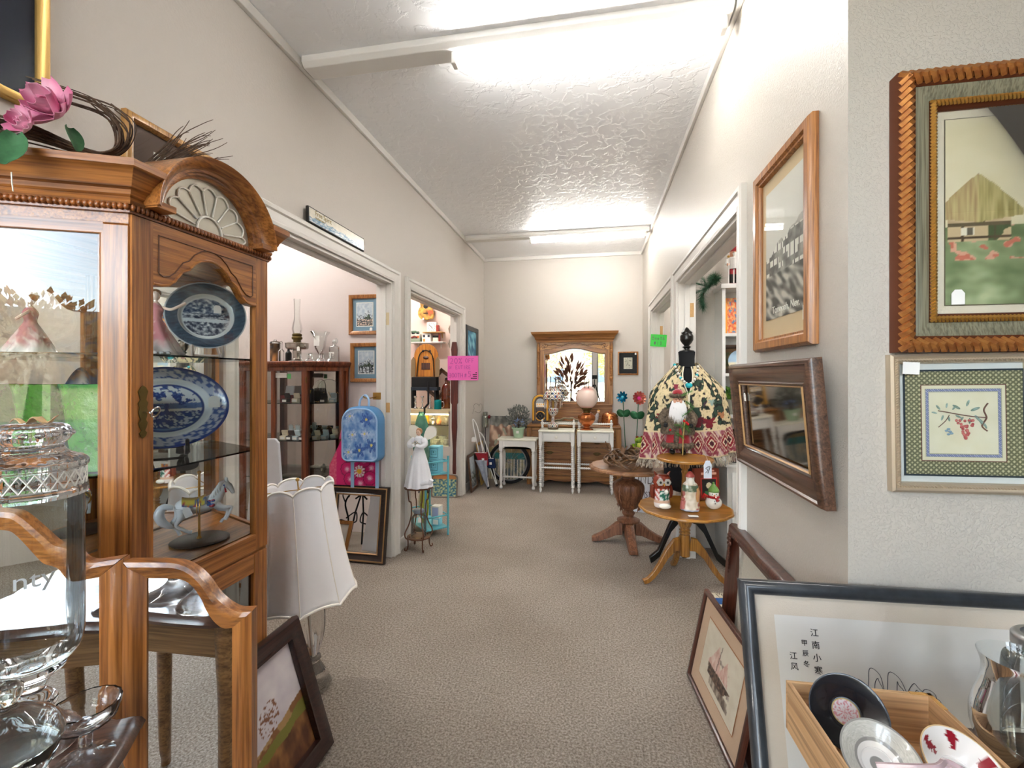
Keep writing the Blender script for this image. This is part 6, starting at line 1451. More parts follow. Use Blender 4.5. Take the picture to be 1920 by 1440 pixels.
# globe lamp
gl = thing('globe_lamp', 'copper oil lamp with frosted pink globe on a nightstand', 'lamp', (onY(1100, 800, q2.y+.10).x, q2.y+.10, NZ))
lathe_part('base', gl, [(.075, 0), (.07, .01), (.045, .02), (.035, .035), (.06, .06), (.09, .1), (.098, .135), (.09, .165), (.06, .185), (.05, .195), (.002, .2)], M_copper, 36, lambda a, r, z: r*(1+.025*sin(a*10)))
lathe_part('burner', gl, [(.04, .19), (.042, .22), (.05, .225), (.06, .235), (.06, .25), (.03, .252)], M_brassd, 24)
GR = .122
b = MB(); b.lathe([(GR*sin(a), .355-GR*cos(a)) for a in [rad(24)+rad(134)*i/24 for i in range(25)]], 40, cap=False)
m, nt_, bs_ = newmat('globe_glass'); a_ = nt_.nodes.new('ShaderNodeAttribute'); a_.attribute_name = 'col'; nt_.links.new(a_.outputs['Color'], bs_.inputs['Base Color']); bs_.inputs['Roughness'].default_value = .3; bs_.inputs['Subsurface Weight'].default_value = .4; bs_.inputs['Subsurface Radius'].default_value = (.05, .03, .03); bs_.inputs['Coat Weight'].default_value = .4
b.build('globe', m, gl, smooth=80, colfn=lambda v: mixc(hx('f3dcd0'), hx('e79a90'), sstep(.6, 1.0, abs(v[2]-.355)/GR)))
lathe_part('chimney', gl, [(.026, .25), (.03, .35), (.026, .46), (.026, .58)], M_jar, 20)
MB().tr(Tr(-.055, -.068, .15)@Rz(-.5)).box(-.02, .02, -.002, 0, 0, .012).build('label', M_paper, gl, smooth=0)
cd = MB(); z0 = NZ
cdo = thing('lamp_cord', 'tan lamp cord looped between the two nightstands', 'cord', (0, 0, 0)); 
cd.tube(spl([(gl.location.x-.085, gl.location.y-.05, NZ+.005), (gl.location.x-.115, gl.location.y-.08, NZ+.010), (-.180, q2.y-.022, NZ+.008), (-.197, q2.y-.028, .62), (-.197, q2.y-.028, .45), (-.197, q2.y-.025, .34)], 6), .004, 6); cd.build('cord', mat('cord_tan', '#b3935a', .6), cdo)
# ------------------------------------------------------------------ white side table with green potted plant
ST_T = onZ(969, 918, 0); tw = thing('side_table', 'white side table with scalloped apron under the potted plant', 'table', (ST_T.x, ST_T.y, 0)); TW, TD, TZ_ = .43, .22, .585
for x in (-TW/2+.025, TW/2-.025):
    for y in (.02, TD-.02):
        MB().lathe(prof_spl([(.012, .001), (.02, .012), (.018, .03), (.01, .045), (.014, .08), (.02, .1), (.018, .13), (.013, .15), (.018, .25), (.021, .38), (.016, .41), (.021, .42), (.016, .43), (.02, .45)], 3), 16, (x, y, 0)).build('leg', M_white, tw, smooth=60)
        MB().box(x-.021, x+.021, y-.021, y+.021, .445, TZ_-.02).build('leg_block', M_white, tw, smooth=0, bevel=.002)
sc2 = [(-TW/2+.046, TZ_-.02), (-TW/2+.046, .468)]+[(-.17+.34*i/20, .468+.02*abs(sin(pi*i/20*4))+.012*(1-abs(i-10)/10)) for i in range(21)]+[(TW/2-.046, .468), (TW/2-.046, TZ_-.02)]
MB().prism(sc2, .004, .018).build('apron', M_white, tw, smooth=0); MB().box(-TW/2+.046, TW/2-.046, TD-.018, TD-.004, .48, TZ_-.02).build('apron', M_white, tw, smooth=0)
for x in (-TW/2+.01, TW/2-.02): MB().box(x, x+.012, .042, TD-.042, .48, TZ_-.02).build('apron', M_white, tw, smooth=0)
MB().box(-TW/2-.015, TW/2+.015, -.015, TD+.015, TZ_-.02, TZ_).build('top', mat('cream_paint', '#ebe6d6', .45), tw, smooth=0, bevel=.006)
for a_, c_ in [((-TW/2+.025, .02, .12), (-TW/2+.025, TD-.02, .12)), ((TW/2-.025, .02, .12), (TW/2-.025, TD-.02, .12)), ((-TW/2+.025, TD/2, .12), (TW/2-.025, TD/2, .12))]:
    p, q = Vector(a_), Vector(c_); pts = [p+(q-p)*i/24 for i in range(25)]; MB().tube(pts, [.008+.005*abs(sin(i*pi/6)) for i in range(25)], 8).build('stretcher', M_white, tw, smooth=60)
pp = thing('potted_plant', 'grey leaved plant in a pale green pot on the white table', 'plant', (onY(972, 820, ST_T.y+.13).x, ST_T.y+.13, TZ_+.0015))
M_pot = mat('pot_celadon', '#a9c3a4', .4, coat=.2)
lathe_part('pot', pp, [(.052, 0), (.056, .006), (.068, .09), (.07, .1), (.08, .104), (.08, .118), (.07, .12), (.062, .1), (.002, .09)], M_pot, 30); MB().box(-.016, .016, -.0715, -.068, .055, .085).build('label', M_paper, pp, smooth=0)
def foliage(n, cx, cy, cz, rx, ry, rz_, L, W, m, parent, name, up=.3, rng=None, colfn=None):
    mb = MB(); R = random.Random(rng or 5)
    for i in range(n):
        while True:
            x, y, z = R.uniform(-1, 1), R.uniform(-1, 1), R.uniform(-1, 1)
            if x*x+y*y+z*z < 1: break
        d_ = Vector((x, y, z+up)).normalized(); u_ = d_.orthogonal().normalized(); u_ = (Matrix.Rotation(R.uniform(0, 2*pi), 3, d_) @ u_); w_ = d_.cross(u_)
        p = Vector((cx+x*rx, cy+y*ry, cz+z*rz_)); l = L*R.uniform(.7, 1.25); w2 = W*R.uniform(.7, 1.2)
        mb.add([p, p+d_*l*.5+u_*w2+w_*w2*.2, p+d_*l, p+d_*l*.5-u_*w2+w_*w2*.2], [(0, 1, 2), (0, 2, 3)])
    return mb.build(name, m, parent, smooth=0, colfn=colfn)
M_gleaf = mat('leaf_grey', '#5d5f58', .7, var='#8d8f88', vscale=40)
foliage(420, 0, 0, .25, .13, .11, .12, .035, .011, M_gleaf, pp, 'leaves', .4, 3)
b = MB(); R = random.Random(9)
for i in range(22): a = R.uniform(0, 2*pi); r = R.uniform(.03, .12); b.tube(spl([(0, 0, .08), (r*.3*cos(a), r*.3*sin(a), .17), (r*cos(a), r*sin(a), R.uniform(.22, .34))], 4), .002, 4)
b.build('stems', M_twig, pp); foliage(50, .01, -.03, .17, .06, .05, .05, .02, .01, mat('petal_blue', '#8fa5cc', .7), pp, 'blue_flowers', .4, 8)
# ------------------------------------------------------------------ left corner clutter
def art_harbor(u, v):
    q = fbm(u*4, v*4, 1.6, 3); e = nz(u*3, 2, 3, 1)
    if v > .86+.10*e: return mixc(hx('3a3a34'), hx('8f8c84'), .5+1.5*q)
    if v > .50: return mixc(hx('7d5a48'), hx('d8b59a'), .45+1.9*nz(u, v, 9, 5)) if q < .15+.6*(v-.5) else mixc(hx('5f6a4c'), hx('a7a58e'), .5+q)
    if v > .42: return mixc(hx('7a6a44'), hx('b39a6a'), .5+q)
    if v > .32: return hx('2d7a78') if q > -.1 else hx('3f6a60')
    if int(u*36) % 3 == 0: return hx('e6dcc6')
    return mixc(hx('4a5a68'), hx('c9b98a'), .45+1.5*q)
a, c_ = onY(921, 860, 5.66), onY(992, 860, 5.66)
hb_ = thing('harbour_canvas', 'unframed harbour painting behind the white side table', 'painting', ((a.x+c_.x)/2-.03, 5.62, .002), 0, None, -.12)
HW = c_.x-a.x; MB().box(-HW/2, HW/2, 0, .02, 0, .80).build('stretcher', mat('canvas_raw', '#b7aa94', .9), hb_, smooth=0); flat('canvas', HW, .80, -.001, 0, M_vc, hb_, art_harbor, 80, 110)
wl = thing('bicycle_wheel', 'bicycle wheel standing behind the white side table', 'wheel', (onY(955, 860, 5.39).x, 5.39, .262), .0)
b = MB(); b.tube([(.24*cos(a), 0, .24*sin(a)) for a in [2*pi*i/40 for i in range(41)]], .02, 8, False); b.build('tyre', M_blackm, wl)
b = MB(); b.tube([(.215*cos(a), 0, .215*sin(a)) for a in [2*pi*i/40 for i in range(41)]], .01, 6, False); b.build('rim', M_steel, wl); MB().tube([(0, -.02, 0), (0, .02, 0)], .016, 10).build('hub', M_steel, wl)
b = MB()
for k in range(18): a = 2*pi*k/18; b.tube([(0, .02*(-1)**k, 0), (.212*cos(a), 0, .212*sin(a))], .0018, 4)
b.build('spokes', M_chrome, wl)
for j, (y, X, h_, m, fn, lab) in enumerate([(4.93, .055, .42, M_walnut, art_mtn(9, 1), 'walnut framed picture, the front one leaning in the far corner'), (5.30, .05, .50, mat('frame_gold', '#c9a25c', .35, .5), art_field, 'gold framed picture, the rear one leaning in the far corner')]):
    picture('framed_picture', lab, 'picture', .30 if j == 0 else .28, h_, [(0, 0), (0, -.014), (.01, -.02), (.032, -.016), (.036, -.01), (.036, 0)], m, (XL+.075+j*.02, y+.10, .002), pi/2, -.10-.02*j, layers=[('print', .034, -.006, M_vc, fn, 24, 24)], group='pictures leaning in the far corner')
def stroller(label, px_t, py_t, px_b, py_b, Yt, mp, cloth):
    q = onZ(px_b, py_b, 0); p = onY(px_t, py_t, q.y+.06); t = thing('doll_stroller', label, 'doll stroller', (q.x, q.y, .004)); d = p-q; d.z = p.z
    f = lambda s_, o=0, y=0: (d.x*s_+o, d.y*s_+y, d.z*s_)
    for o in (-.02, .03): 
        pts = [f(0, o*.2), f(.5, o), f(.9, o*1.0), f(.97, o*.6)]
        MB().tube(pts, .006, 7).build('tube', mat('tube_white', '#ecebe8', .35), t)
    MB().tube(spl([f(.97, -.012), f(1.0, -.01, -.01), f(1.01, .006, -.02), f(.97, .018)], 5), .006, 7).build('handle', mat('tube_white', '#ecebe8', .35), t)
    b = MB(); b.loft([[f(.33, -.035, -.02), f(.33, .05, -.02), f(.33, .05, .05), f(.33, -.035, .05)], [f(.52, -.065, -.03), f(.52, .075, -.03), f(.52, .075, .06), f(.52, -.065, .06)]]); b.build('seat', mp, t, smooth=0, bevel=.008)
    MB().tube([f(.525, -.065, -.03), f(.525, .075, -.03)], .004, 5).build('seat_piping', mat('tube_white', '#ecebe8', .35), t); MB().tr(Tr(*f(.43, .02, -.034))).box(-.014, .014, -.002, 0, -.014, .014).build('label', M_paper, t, smooth=0)
    if cloth:
        b = MB(); b.slab(10, 12, lambda u, v: (d.x*(.02+.42*v)+(u-.5)*.15*v*(1+.1*sin(v*6))-.0*v, d.y*.3*v-.035-.02*sin(u*pi*3)*v, d.z*(.02+.40*v)), .006); b.build('fabric', cloth, t, smooth=60)
        price_tag(t, 'price_tag', Tr(d.x*.8-.03, d.y*.8-.02, d.z*.68), .05, .055)
    for y in (-.02, .02): MB().tr(Tr(0, y, .014)@Rx(pi/2)).lathe([(.014, -.006), (.014, .006)], 12).build('wheel', M_blackm, t)
    return t
stroller('folded doll stroller with red seat and grey fabric in the far corner', 888, 788, 916, 917, 5.1, mat('cloth_red', '#9c1f2c', .8), mat('cloth_grey', '#8f96a4', .9, var='#a6acb8', vscale=25))
stroller('folded doll stroller with navy seat beside the white side table', 900, 812, 932, 912, 5.1, mat('cloth_navy', '#1d3560', .8), None)
gs = thing('garden_lantern', 'glass garden lantern on a dark stake in the far corner', 'garden stake', (onY(910, 800, 5.70).x, 5.70, .0))
zt = onY(913, 773, 5.66).z; lathe_part('jar', gs, [(.03, zt-.20), (.04, zt-.18), (.042, zt-.06), (.03, zt-.045), (.033, zt-.03), (.033, zt), (.002, zt+.004)], mat('mercury_glass', '#b9bdb4', .15, .8), 20)
MB().tube([(0, 0, .0), (0, 0, zt-.19)], .006, 6).build('stake', M_blackm, gs); MB().ball((.055, -.01, zt-.06), .026, 10, 8, (.7, .7, 1)).build('red_bulb', mat('red_lacquer', '#6e1822', .25, coat=.4), gs)
foliage(40, 0, 0, zt-.13, .03, .03, .04, .02, .008, mat('leaf_lime', '#9bb06a', .6), gs, 'greens', .2, 4); MB().lathe([(.034, 0), (.03, .012), (.008, .02)], 16).build('base', M_blackm, gs)
# ------------------------------------------------------------------ right of the dresser
a, c_ = onY(1158.5, 703, YB-.02), onY(1197, 659, YB-.02)
sp_ = picture('framed_picture', 'small black matted etching in narrow oak frame on the far wall', 'picture', c_.x-a.x, c_.z-a.z, [(0, 0), (0, -.014), (.004, -.018), (.014, -.018), (.017, -.01), (.017, 0)], M_oakfr, ((a.x+c_.x)/2, YB-.001, a.z), 0,
  layers=[('black_mat', .016, -.004, mat('mat_black', '#232427', .7), None), ('print', (.072, .072, .075, .075), -.006, M_vc, lambda u, v: mixc(hx('e8e2d2'), hx('5b564e'), .1+1.8*max(0, fbm(u*4, v*4, 1.8, 2))) if .08 < u < .92 and .06 < v < .94 else hx('e8e2d2'), 40, 50)])
price_tag(sp_, 'price_tag', Tr(.09, -.02, .25), .02, .026)
M_fb = mat('metal_blue', '#1b8fb0', .25, .5, coat=.5, var='#0d6288', vscale=18); M_fp = mat('metal_rose', '#c4475e', .25, .5, coat=.5, var='#d98a6a', vscale=18); M_fg = mat('metal_green', '#1f5a35', .4, .4)
def stake(label, px, py, px_b, Y, m, r, npet, yaw, cen):
    p = onY(px, py, Y); qb = onY(px_b, 900, Y); t = thing('flower_stake', label, 'garden stake', (qb.x, Y, 0), 0, 'metal garden flowers')
    dx_ = p.x-qb.x; MB().tube(spl([(0, 0, .0), (dx_*.3, 0, p.z*.4), (dx_*.8, 0, p.z*.8), (dx_, -.005, p.z)], 6), .005, 6).build('stem', M_fg, t)
    M0 = Tr(dx_, -.015, p.z)@Rz(yaw)@Rx(rad(78))
    b = MB()
    for ring, (k, L, e) in enumerate([(npet, r, .12), (npet-2, r*.72, .45)]):
        for i in range(k): petal(b, M0@Tr(0, 0, .004*ring)@Rz(2*pi*(i+.5*ring)/k)@Rx(-e), L, L*.24, .25)
    b.build('petals', m, t, smooth=60); MB().tr(M0).ball((0, 0, .018), r*.26, 10, 8, (1, 1, .6)).build('centre', cen, t)
    for sx in (-1, 1):
        b = MB(); petal(b, Tr(dx_*.78, -.006, p.z*.82-.03)@Ry(sx*-.9)@Rz(0)@Rx(-pi/2-.2), .10, .042, .2); b.build('leaf', M_fg, t, smooth=60)
    return t
stake('blue metal flower on a tall stake beside the dresser', 1168, 745, 1175, 5.58, M_fb, .075, 9, -.5, mat('bead_blue', '#59c6d8', .15))
stake('rose metal flower on a tall stake in the far right corner', 1197, 747, 1190, 5.32, M_fp, .082, 13, .25, mat('bead_pink', '#e43f9a', .12))
fs = thing('metal_stand', 'black metal stand under the green frog beside the flower stakes', 'stand', (onY(1199, 850, 5.2).x, 5.20, 0)); fz = onY(1199, 843, 5.2).z-.02
MB().lathe([(.066, fz-.012), (.07, fz-.006), (.066, fz), (.001, fz)], 24).build('top', M_blackm, fs)
for k in range(3): a = 2*pi*k/3+.4; MB().tube([(.07*cos(a), .07*sin(a), fz-.008), (.04*cos(a), .04*sin(a), fz*.5), (.07*cos(a), .07*sin(a), .006)], .006, 6).build('leg', M_blackm, fs)
fg = thing('frog_figurine', 'glossy green ceramic frog beside the vine wreath', 'figurine', (fs.location.x, 5.20, fz+.0015))
M_frog = mat('ceramic_green', '#3f6a22', .15, coat=.8, var='#9ab82a', vscale=14)
b = MB(); b.ball((0, 0, .065), .058, 16, 12, (.95, .85, 1.1)); b.ball((0, -.012, .125), .048, 16, 10, (1.15, .95, .8)); b.build('body', M_frog, fg)
for sx in (-1, 1):
    MB().ball((sx*.026, -.02, .16), .017, 10, 8).build('eye', mat('frog_eye', '#7a3a1a', .15, coat=.6), fg)
    MB().tube(spl([(sx*.05, .0, .05), (sx*.07, -.03, .07), (sx*.055, -.06, .03), (sx*.045, -.07, .018)], 4), [.02]*5+[.014]*8, 8).build('leg', M_frog, fg)
MB().ball((0, -.036, .07), .04, 12, 8, (.8, .5, 1)).build('belly', mat('ceramic_lime', '#c3cf4a', .15, coat=.8), fg)
# ================================================================== carved pedestal table and vine wreath
PT = Vector((.27, 3.66, 0)); PZ = .607
pt = thing('pedestal_table', 'carved wooden pedestal table with octagonal shaped top', 'table', tuple(PT), .12)
def octa(a, R): 
    k = (a % (pi/4))/(pi/4); return R*(1+.045*abs(sin(4*a))**.5-.02*(abs(k-.5) < .12))
rings = []
for s_, z in [(.90, PZ-.034), (.985, PZ-.03), (1, PZ-.02), (.985, PZ-.009), (.95, PZ-.006), (.93, PZ)]: rings.append([(octa(2*pi*j/96, .296)*s_*cos(2*pi*j/96), octa(2*pi*j/96, .296)*s_*sin(2*pi*j/96), z) for j in range(96)])
MB().loft(rings).build('top', M_pedx, pt, smooth=30)
cl_ = prof_spl([(.085, .165), (.088, .18), (.05, .192), (.036, .205), (.045, .22), (.05, .235), (.036, .25), (.045, .262), (.07, .28), (.092, .33), (.112, .39), (.118, .43), (.11, .465), (.075, .49), (.045, .5), (.05, .51), (.042, .53), (.05, .55), (.05, PZ-.03)], 5)
MB().lathe(cl_, 64, (0, 0, 0), lambda a, r, z: r*(1+(.07*abs(sin(4*a))-.02 if .27 < z < .49 else 0))).build('column', M_ped, pt, smooth=60)
for k in range(4):
    a = k*pi/2+pi/4; b = MB().tr(Rz(a))
    lf_ = [(.1, .465), (.118, .42), (.112, .36), (.09, .3), (.085, .285), (.1, .275)]
    for i, (r, z) in enumerate(lf_[:-1]):
        for sx in (-1, 1): b.tube([(r+.006, 0, z), (r+.003, sx*.022*(1-i*.1), z-.03)], [.006, .002], 5)
    b.tube([(r+.006, 0, z) for r, z in lf_], .006, 6); b.build('carved_leaf', M_ped, pt, smooth=60)
for k in range(4):
    a = -pi/2+k*pi/2-.05; b = MB().tr(Rz(a)); sec = []
    for (r, zc_, hz_, w_) in [(.05, .13, .07, .04), (.1, .115, .06, .038), (.16, .075, .045, .036), (.22, .045, .035, .036), (.265, .03, .028, .034), (.285, .022, .018, .03)]:
        sec.append([(r, -w_, max(.001, zc_-hz_*.9)), (r, w_, max(.001, zc_-hz_*.9)), (r, w_*.8, zc_+hz_*.5), (r, 0, zc_+hz_*.72), (r, -w_*.8, zc_+hz_*.5)])
    b.loft(sec); b.build('foot', M_ped, pt, smooth=30, bevel=.004)
wr = thing('vine_wreath', 'dark twisted vine wreath lying on the carved pedestal table', 'wreath', (PT.x+.005, PT.y-.085, PZ+.002), .3)
M_vine = mat('vine_brown', '#4a3222', .45, var='#7d5836', vscale=30, coat=.25)
R = random.Random(21); b = MB()
for i in range(46):
    a0 = R.uniform(0, 2*pi); L = R.uniform(1.0, 3.2); r0 = .15+R.uniform(-.035, .03); z0 = .055+R.uniform(-.03, .05); ph = R.uniform(0, 6)
    n = 18; b.tube([((r0+.022*sin(ph+4*t/n*L))*cos(a0+L*t/n), (r0+.022*sin(ph+4*t/n*L))*sin(a0+L*t/n)*.9, max(.012, z0+.022*cos(ph+4.4*t/n*L))) for t in range(n+1)], [.004+.006*R.random()]*(n+1), 6)
b.tube(spl([(.02, .12, .07), (.05, .12, .12), (.1, .11, .125), (.14, .09, .08)], 5), .004, 6); b.tube(spl([(-.1, -.06, .07), (-.13, -.02, .13), (-.09, .04, .12), (-.07, .08, .07)], 5), .006, 6)
b.build('vines', M_vine, wr, smooth=60)
cu = MB()
for i in range(22):
    a = R.uniform(0, 2*pi); r = .14+R.uniform(-.03, .035); petal(cu, Tr(r*cos(a), r*sin(a)*.9, R.uniform(.07, .13))@Rz(R.uniform(0, 6))@Rx(R.uniform(-.6, .8)), .06, .016, .5)
cu.build('curled_leaves', mat('dry_leaf', '#6d4a2c', .5, coat=.2), wr, smooth=60)
# "under construction" notice
a, c_ = onY(1193, 926, 4.45), onY(1248, 884, 4.45)
us = thing('paper_notice', 'white handwritten under construction notice behind the pedestal table', 'sign', ((a.x+c_.x)/2+.01, 4.45, .0), -.25, None, -.12)
w_, h_ = .42, .42
MB().box(-w_/2, w_/2, 0, .004, 0.002, h_).build('card', mat('poster_white', '#dfe4ee', .8), us, smooth=0)
b = MB(); strokes(b, 'UNDER', -w_*.42, h_*.66, .085, -.0015, .004, .3); strokes(b, 'CONSTRUCTION', -w_*.68+.14, h_*.34, .058, -.0015, .0035, .1, .42)
b.build('writing', M_inkg, us)
MB().tr(Tr(0, .004, .003)@Rx(.35)).box(-.012, .012, 0, .004, 0, .3).build('easel_back', mat('kraft_board', '#7b6a55', .9), us, smooth=0)
# ================================================================== tiered oak table with its Christmas pieces
TT = Vector((.568, 3.0, 0)); TZa, TZb = .478, .790
tt_ = thing('tiered_table', 'two tier maple pie crust table with three splayed legs', 'table', tuple(TT), 0)
def pie(R, z, amp, n): 
    rr = []
    for s_, dz in [(.93, -.016), (.985, -.014), (1, -.007), (.99, .001), (.965, .003), (.94, -.002), (.02, -.002)]:
        rr.append([((R*s_)*(1+amp*cos(n*2*pi*j/96)*(s_ > .9))*cos(2*pi*j/96), (R*s_)*(1+amp*cos(n*2*pi*j/96)*(s_ > .9))*sin(2*pi*j/96), z+dz) for j in range(96)])
    return MB().loft(rr)
pie(.282, TZa, .012, 14).build('lower_tier', M_maple, tt_, smooth=40); pie(.172, TZb, 0, 1).build('upper_tier', M_maple, tt_, smooth=40)
MB().lathe(prof_spl([(.02, TZa-.004), (.026, TZa+.02), (.018, TZa+.035), (.024, TZa+.06), (.02, TZa+.14), (.017, TZa+.2), (.022, TZa+.225), (.018, TZa+.235), (.03, TZa+.255), (.03, TZb-.014)], 4), 24).build('upper_column', M_maplez, tt_)
MB().lathe(prof_spl([(.028, .17), (.03, .18), (.03, .3), (.026, .305), (.034, .315), (.028, .325), (.034, .335), (.028, .345), (.04, .37), (.05, .41), (.045, .45), (.04, TZa-.014)], 4), 28).build('column', M_maplez, tt_)
for k, a in enumerate((-pi/2-1.05-.28, -pi/2+1.05+.5, pi/2+.12)):
    b = MB().tr(Rz(a)); sec = []
    for (r, z, hh, w_) in [(.025, .255, .05, .014), (.06, .25, .045, .014), (.11, .195, .034, .014), (.16, .11, .026, .014), (.2, .055, .02, .014), (.235, .024, .016, .014), (.262, .018, .017, .014)]:
        sec.append([(r, -w_, max(.001, z-hh)), (r, w_, max(.001, z-hh)), (r+.012, w_, z+hh*.6), (r+.012, 0, z+hh*.75), (r+.012, -w_, z+hh*.6)])
    b.loft(sec); b.build('leg', M_maplez, tt_, smooth=35, bevel=.003)
def onT(px, py, z): q = onZ(px, py, z); return (q.x, q.y, z+.0015)
# owl ornament
ow_ = thing('owl_ornament', 'glossy brown owl ornament with snowman scene on the lower table tier', 'figurine', onT(1241, 951, TZa+.0), .15)
def owlc(v):
    x, y, z = v; q = nz(x, z, 60, 2)
    if z < .035: return hx('ece6e4')
    if z < .052: return hx('d9b49a')
    if y < -.01 and z < .125:
        if abs(x-.008) < .032 and z < .115: return hx('2f6f5c') if q > -.15 else hx('d8e2dc')
        return hx('b8402f') if sin(x*260+z*160) > 0 else hx('f0e2dc')
    return mixc(hx('6a2418'), hx('8d3a24'), .5+q)
b = MB(); b.lathe(prof_spl([(.036, 0), (.046, .006), (.05, .03), (.048, .06), (.047, .1), (.05, .14), (.052, .165), (.046, .195), (.03, .207), (.002, .208)], 5), 40, (0, 0, 0), lambda a, r, z: r*(1+.08*(abs(cos(a)) if z > .15 else 0)), True, .85)
b.build('body', M_vcg, ow_, smooth=70, colfn=owlc)
for sx in (-1, 1):
    MB().tube([(sx*.032, 0, .195), (sx*.05, -.004, .228)], [.014, .002], 8).build('ear', mat('ceramic_brown', '#74301f', .2, coat=.6), ow_)
    b = MB(); b.tr(Tr(sx*.022, -.041, .165)@Rx(pi/2)).lathe([(.022, 0), (.02, .006), (.002, .008)], 18, fn=lambda a, r, z: r*(1+.08*cos(a*12))); b.build('eye_ring', mat('ceramic_grey', '#b5ada2', .3, coat=.4), ow_)
    MB().ball((sx*.022, -.049, .165), .008, 10, 8).build('eye', M_black, ow_)
    MB().tube(spl([(sx*.05, .01, .14), (sx*.058, .012, .09), (sx*.048, .02, .05)], 5), [.006]+[.016]*8+[.005]*2, 8).build('wing', mat('ceramic_brown', '#74301f', .2, coat=.6), ow_)
MB().tube([(0, -.046, .155), (0, -.058, .143)], [.006, .001], 8).build('beak', mat('ceramic_ochre', '#c99a3a', .3), ow_)
b = MB(); b.ball((.012, -.052, .108), .013, 10, 8); b.build('snowman', M_china, ow_)
b = MB(); b.ball((.006, -.044, .017), .034, 14, 8, (1.15, .7, .5)); b.build('snow_base', M_china, ow_)
# santa ornament
so_ = thing('santa_ornament', 'cream robed bearded ornament with red cap in the middle of the lower tier', 'figurine', onT(1294, 957, TZa), -.1)
def sac(v):
    x, y, z = v; q = nz(x, z, 55, 7)
    if z > .205: return hx('b5524a')
    if z > .165: return hx('e2ccb8') if y < -.012 and z > .185 else hx('e8e4dc')
    if z < .012: return hx('b9c4dc')
    if .12 < z < .16: return hx('5c6e58') if q > -.05 else hx('9aa08a')
    if abs(x) > .03 and z < .12: return hx('b06a62') if q > -.1 else hx('d7c9b4')
    return mixc(hx('c9bda6'), hx('e9e2d4'), .5+q)
b = MB(); b.lathe(prof_spl([(.05, 0), (.054, .008), (.05, .04), (.044, .09), (.046, .13), (.04, .16), (.026, .178), (.024, .195), (.026, .206), (.027, .212), (.018, .228), (.008, .238), (.002, .241)], 5), 44, (0, 0, 0), lambda a, r, z: r*(1+.06*sin(a*8+z*50)*(z < .17)), True, .75); b.build('body', M_vcg, so_, smooth=70, colfn=sac)
b = MB(); b.ball((0, -.024, .18), .02, 10, 8, (1, .6, 1.3)); b.ball((0, -.026, .196), .005, 6, 5); b.build('beard', M_china, so_)
b = MB(); b.tube([(.038, -.01, .06), (.043, -.014, .12), (.04, -.02, .14)], [.014, .012, .008], 8); b.tube([(.036, -.016, .14), (.032, -.014, .158)], [.003, .001], 5); b.tube([(.046, -.016, .14), (.05, -.014, .158)], [.003, .001], 5); b.build('reindeer', mat('reindeer_tan', '#b98a5c', .35, coat=.3), so_)
b = MB(); b.ball((-.04, -.014, .07), .014, 10, 8); b.tube([(-.042, -.012, .01), (-.042, -.012, .06)], [.02, .014], 10); b.build('child_figure', mat('ceramic_rose', '#b0655e', .3, coat=.3), so_)
# book and snowman
bk = thing('book', 'red brown picture book standing on the lower tier', 'book', onT(1330, 940, TZa), .32, None, -.06); bk.location.y += .02; bk.location.z += .004
MB().box(-.085, .075, .002, .026, .0, .2).build('pages', M_paper, bk, smooth=0)
cvr = MB(); cvr.box(-.09, .08, -.002, .002, 0, .205).box(-.09, .08, .026, .03, 0, .205).box(-.094, -.088, -.002, .03, 0, .205); cvr.build('cover', mat('book_red', '#7d3320', .45, coat=.2), bk, smooth=0)
b = MB(); b.rectframe(.12, .13, [(0, -.0025), (.008, -.0035), (.01, -.0025)], .015, .005); b.build('border', mat('book_border', '#b8322c', .5), bk, smooth=0)
flat('picture', .10, .11, -.0026, .025, M_vc, bk, lambda u, v: (hx('e8ddb8') if math.hypot(u-.5, (v-.62)*1.1) < .2 else hx('3f7a4a') if v < .3 and abs(u-.5) < .3 else hx('22211f')), 30, 30, cx=.005)
b = MB(); b.box(-.05, .06, -.0035, -.002, .165, .18); b.box(-.02, .045, -.0035, -.002, .186, .196); b.build('title_band', mat('book_title', '#d9a08a', .5), bk, smooth=0)
for zz in (.03, .07, .1, .15): MB().box(-.0955, -.094, .0, .028, zz, zz+.008).build('spine_band', mat('book_spine', '#c9a08c', .5), bk, smooth=0)
sm = thing('snowman_figurine', 'white snowman figurine with green hat and red scarf before the book', 'figurine', onT(1338, 955, TZa), -.1)
b = MB(); b.ball((0, 0, .042), .046, 18, 12, (1.05, .9, .92)); b.ball((0, -.004, .095), .03, 14, 10); b.build('body', M_china, sm, smooth=80)
b = MB(); b.tube([(.026*cos(a)*1.05, .026*sin(a)-.003, .078) for a in [2*pi*i/16 for i in range(17)]], .009, 8); b.tube([(-.03, -.01, .075), (-.055, -.012, .09), (-.06, -.01, .07)], [.008, .012, .014], 8); b.tube([(.01, -.03, .075), (.02, -.042, .06)], [.008, .012], 8); b.build('scarf', mat('ceramic_red', '#a81e22', .2, coat=.5), sm)
b = MB(); b.lathe(prof_spl([(.032, .108), (.033, .116), (.026, .13), (.012, .15), (.002, .16)], 4), 18); b.ball((0, 0, .162), .007, 8, 6); b.build('hat', mat('ceramic_leaf', '#6f9a4a', .3, coat=.4), sm)
b = MB(); [b.ball(p, .0032, 6, 5) for p in [(-.01, -.032, .1), (.01, -.032, .1), (.0, -.042, .06), (.004, -.043, .045)]]; b.build('buttons', M_ink, sm); MB().tube([(0, -.03, .094), (.002, -.05, .09)], [.004, .001], 7).build('nose', mat('carrot', '#d9702a', .4), sm)
tg = thing('hang_tag', 'large printed paper tag hanging from the upper table tier', 'tag', (*onY(1327, 867, TT.y-.165).xy, 0)); tq = onY(1327, 897, TT.y-.168); tg.location = (tq.x, TT.y-.168, tq.z)
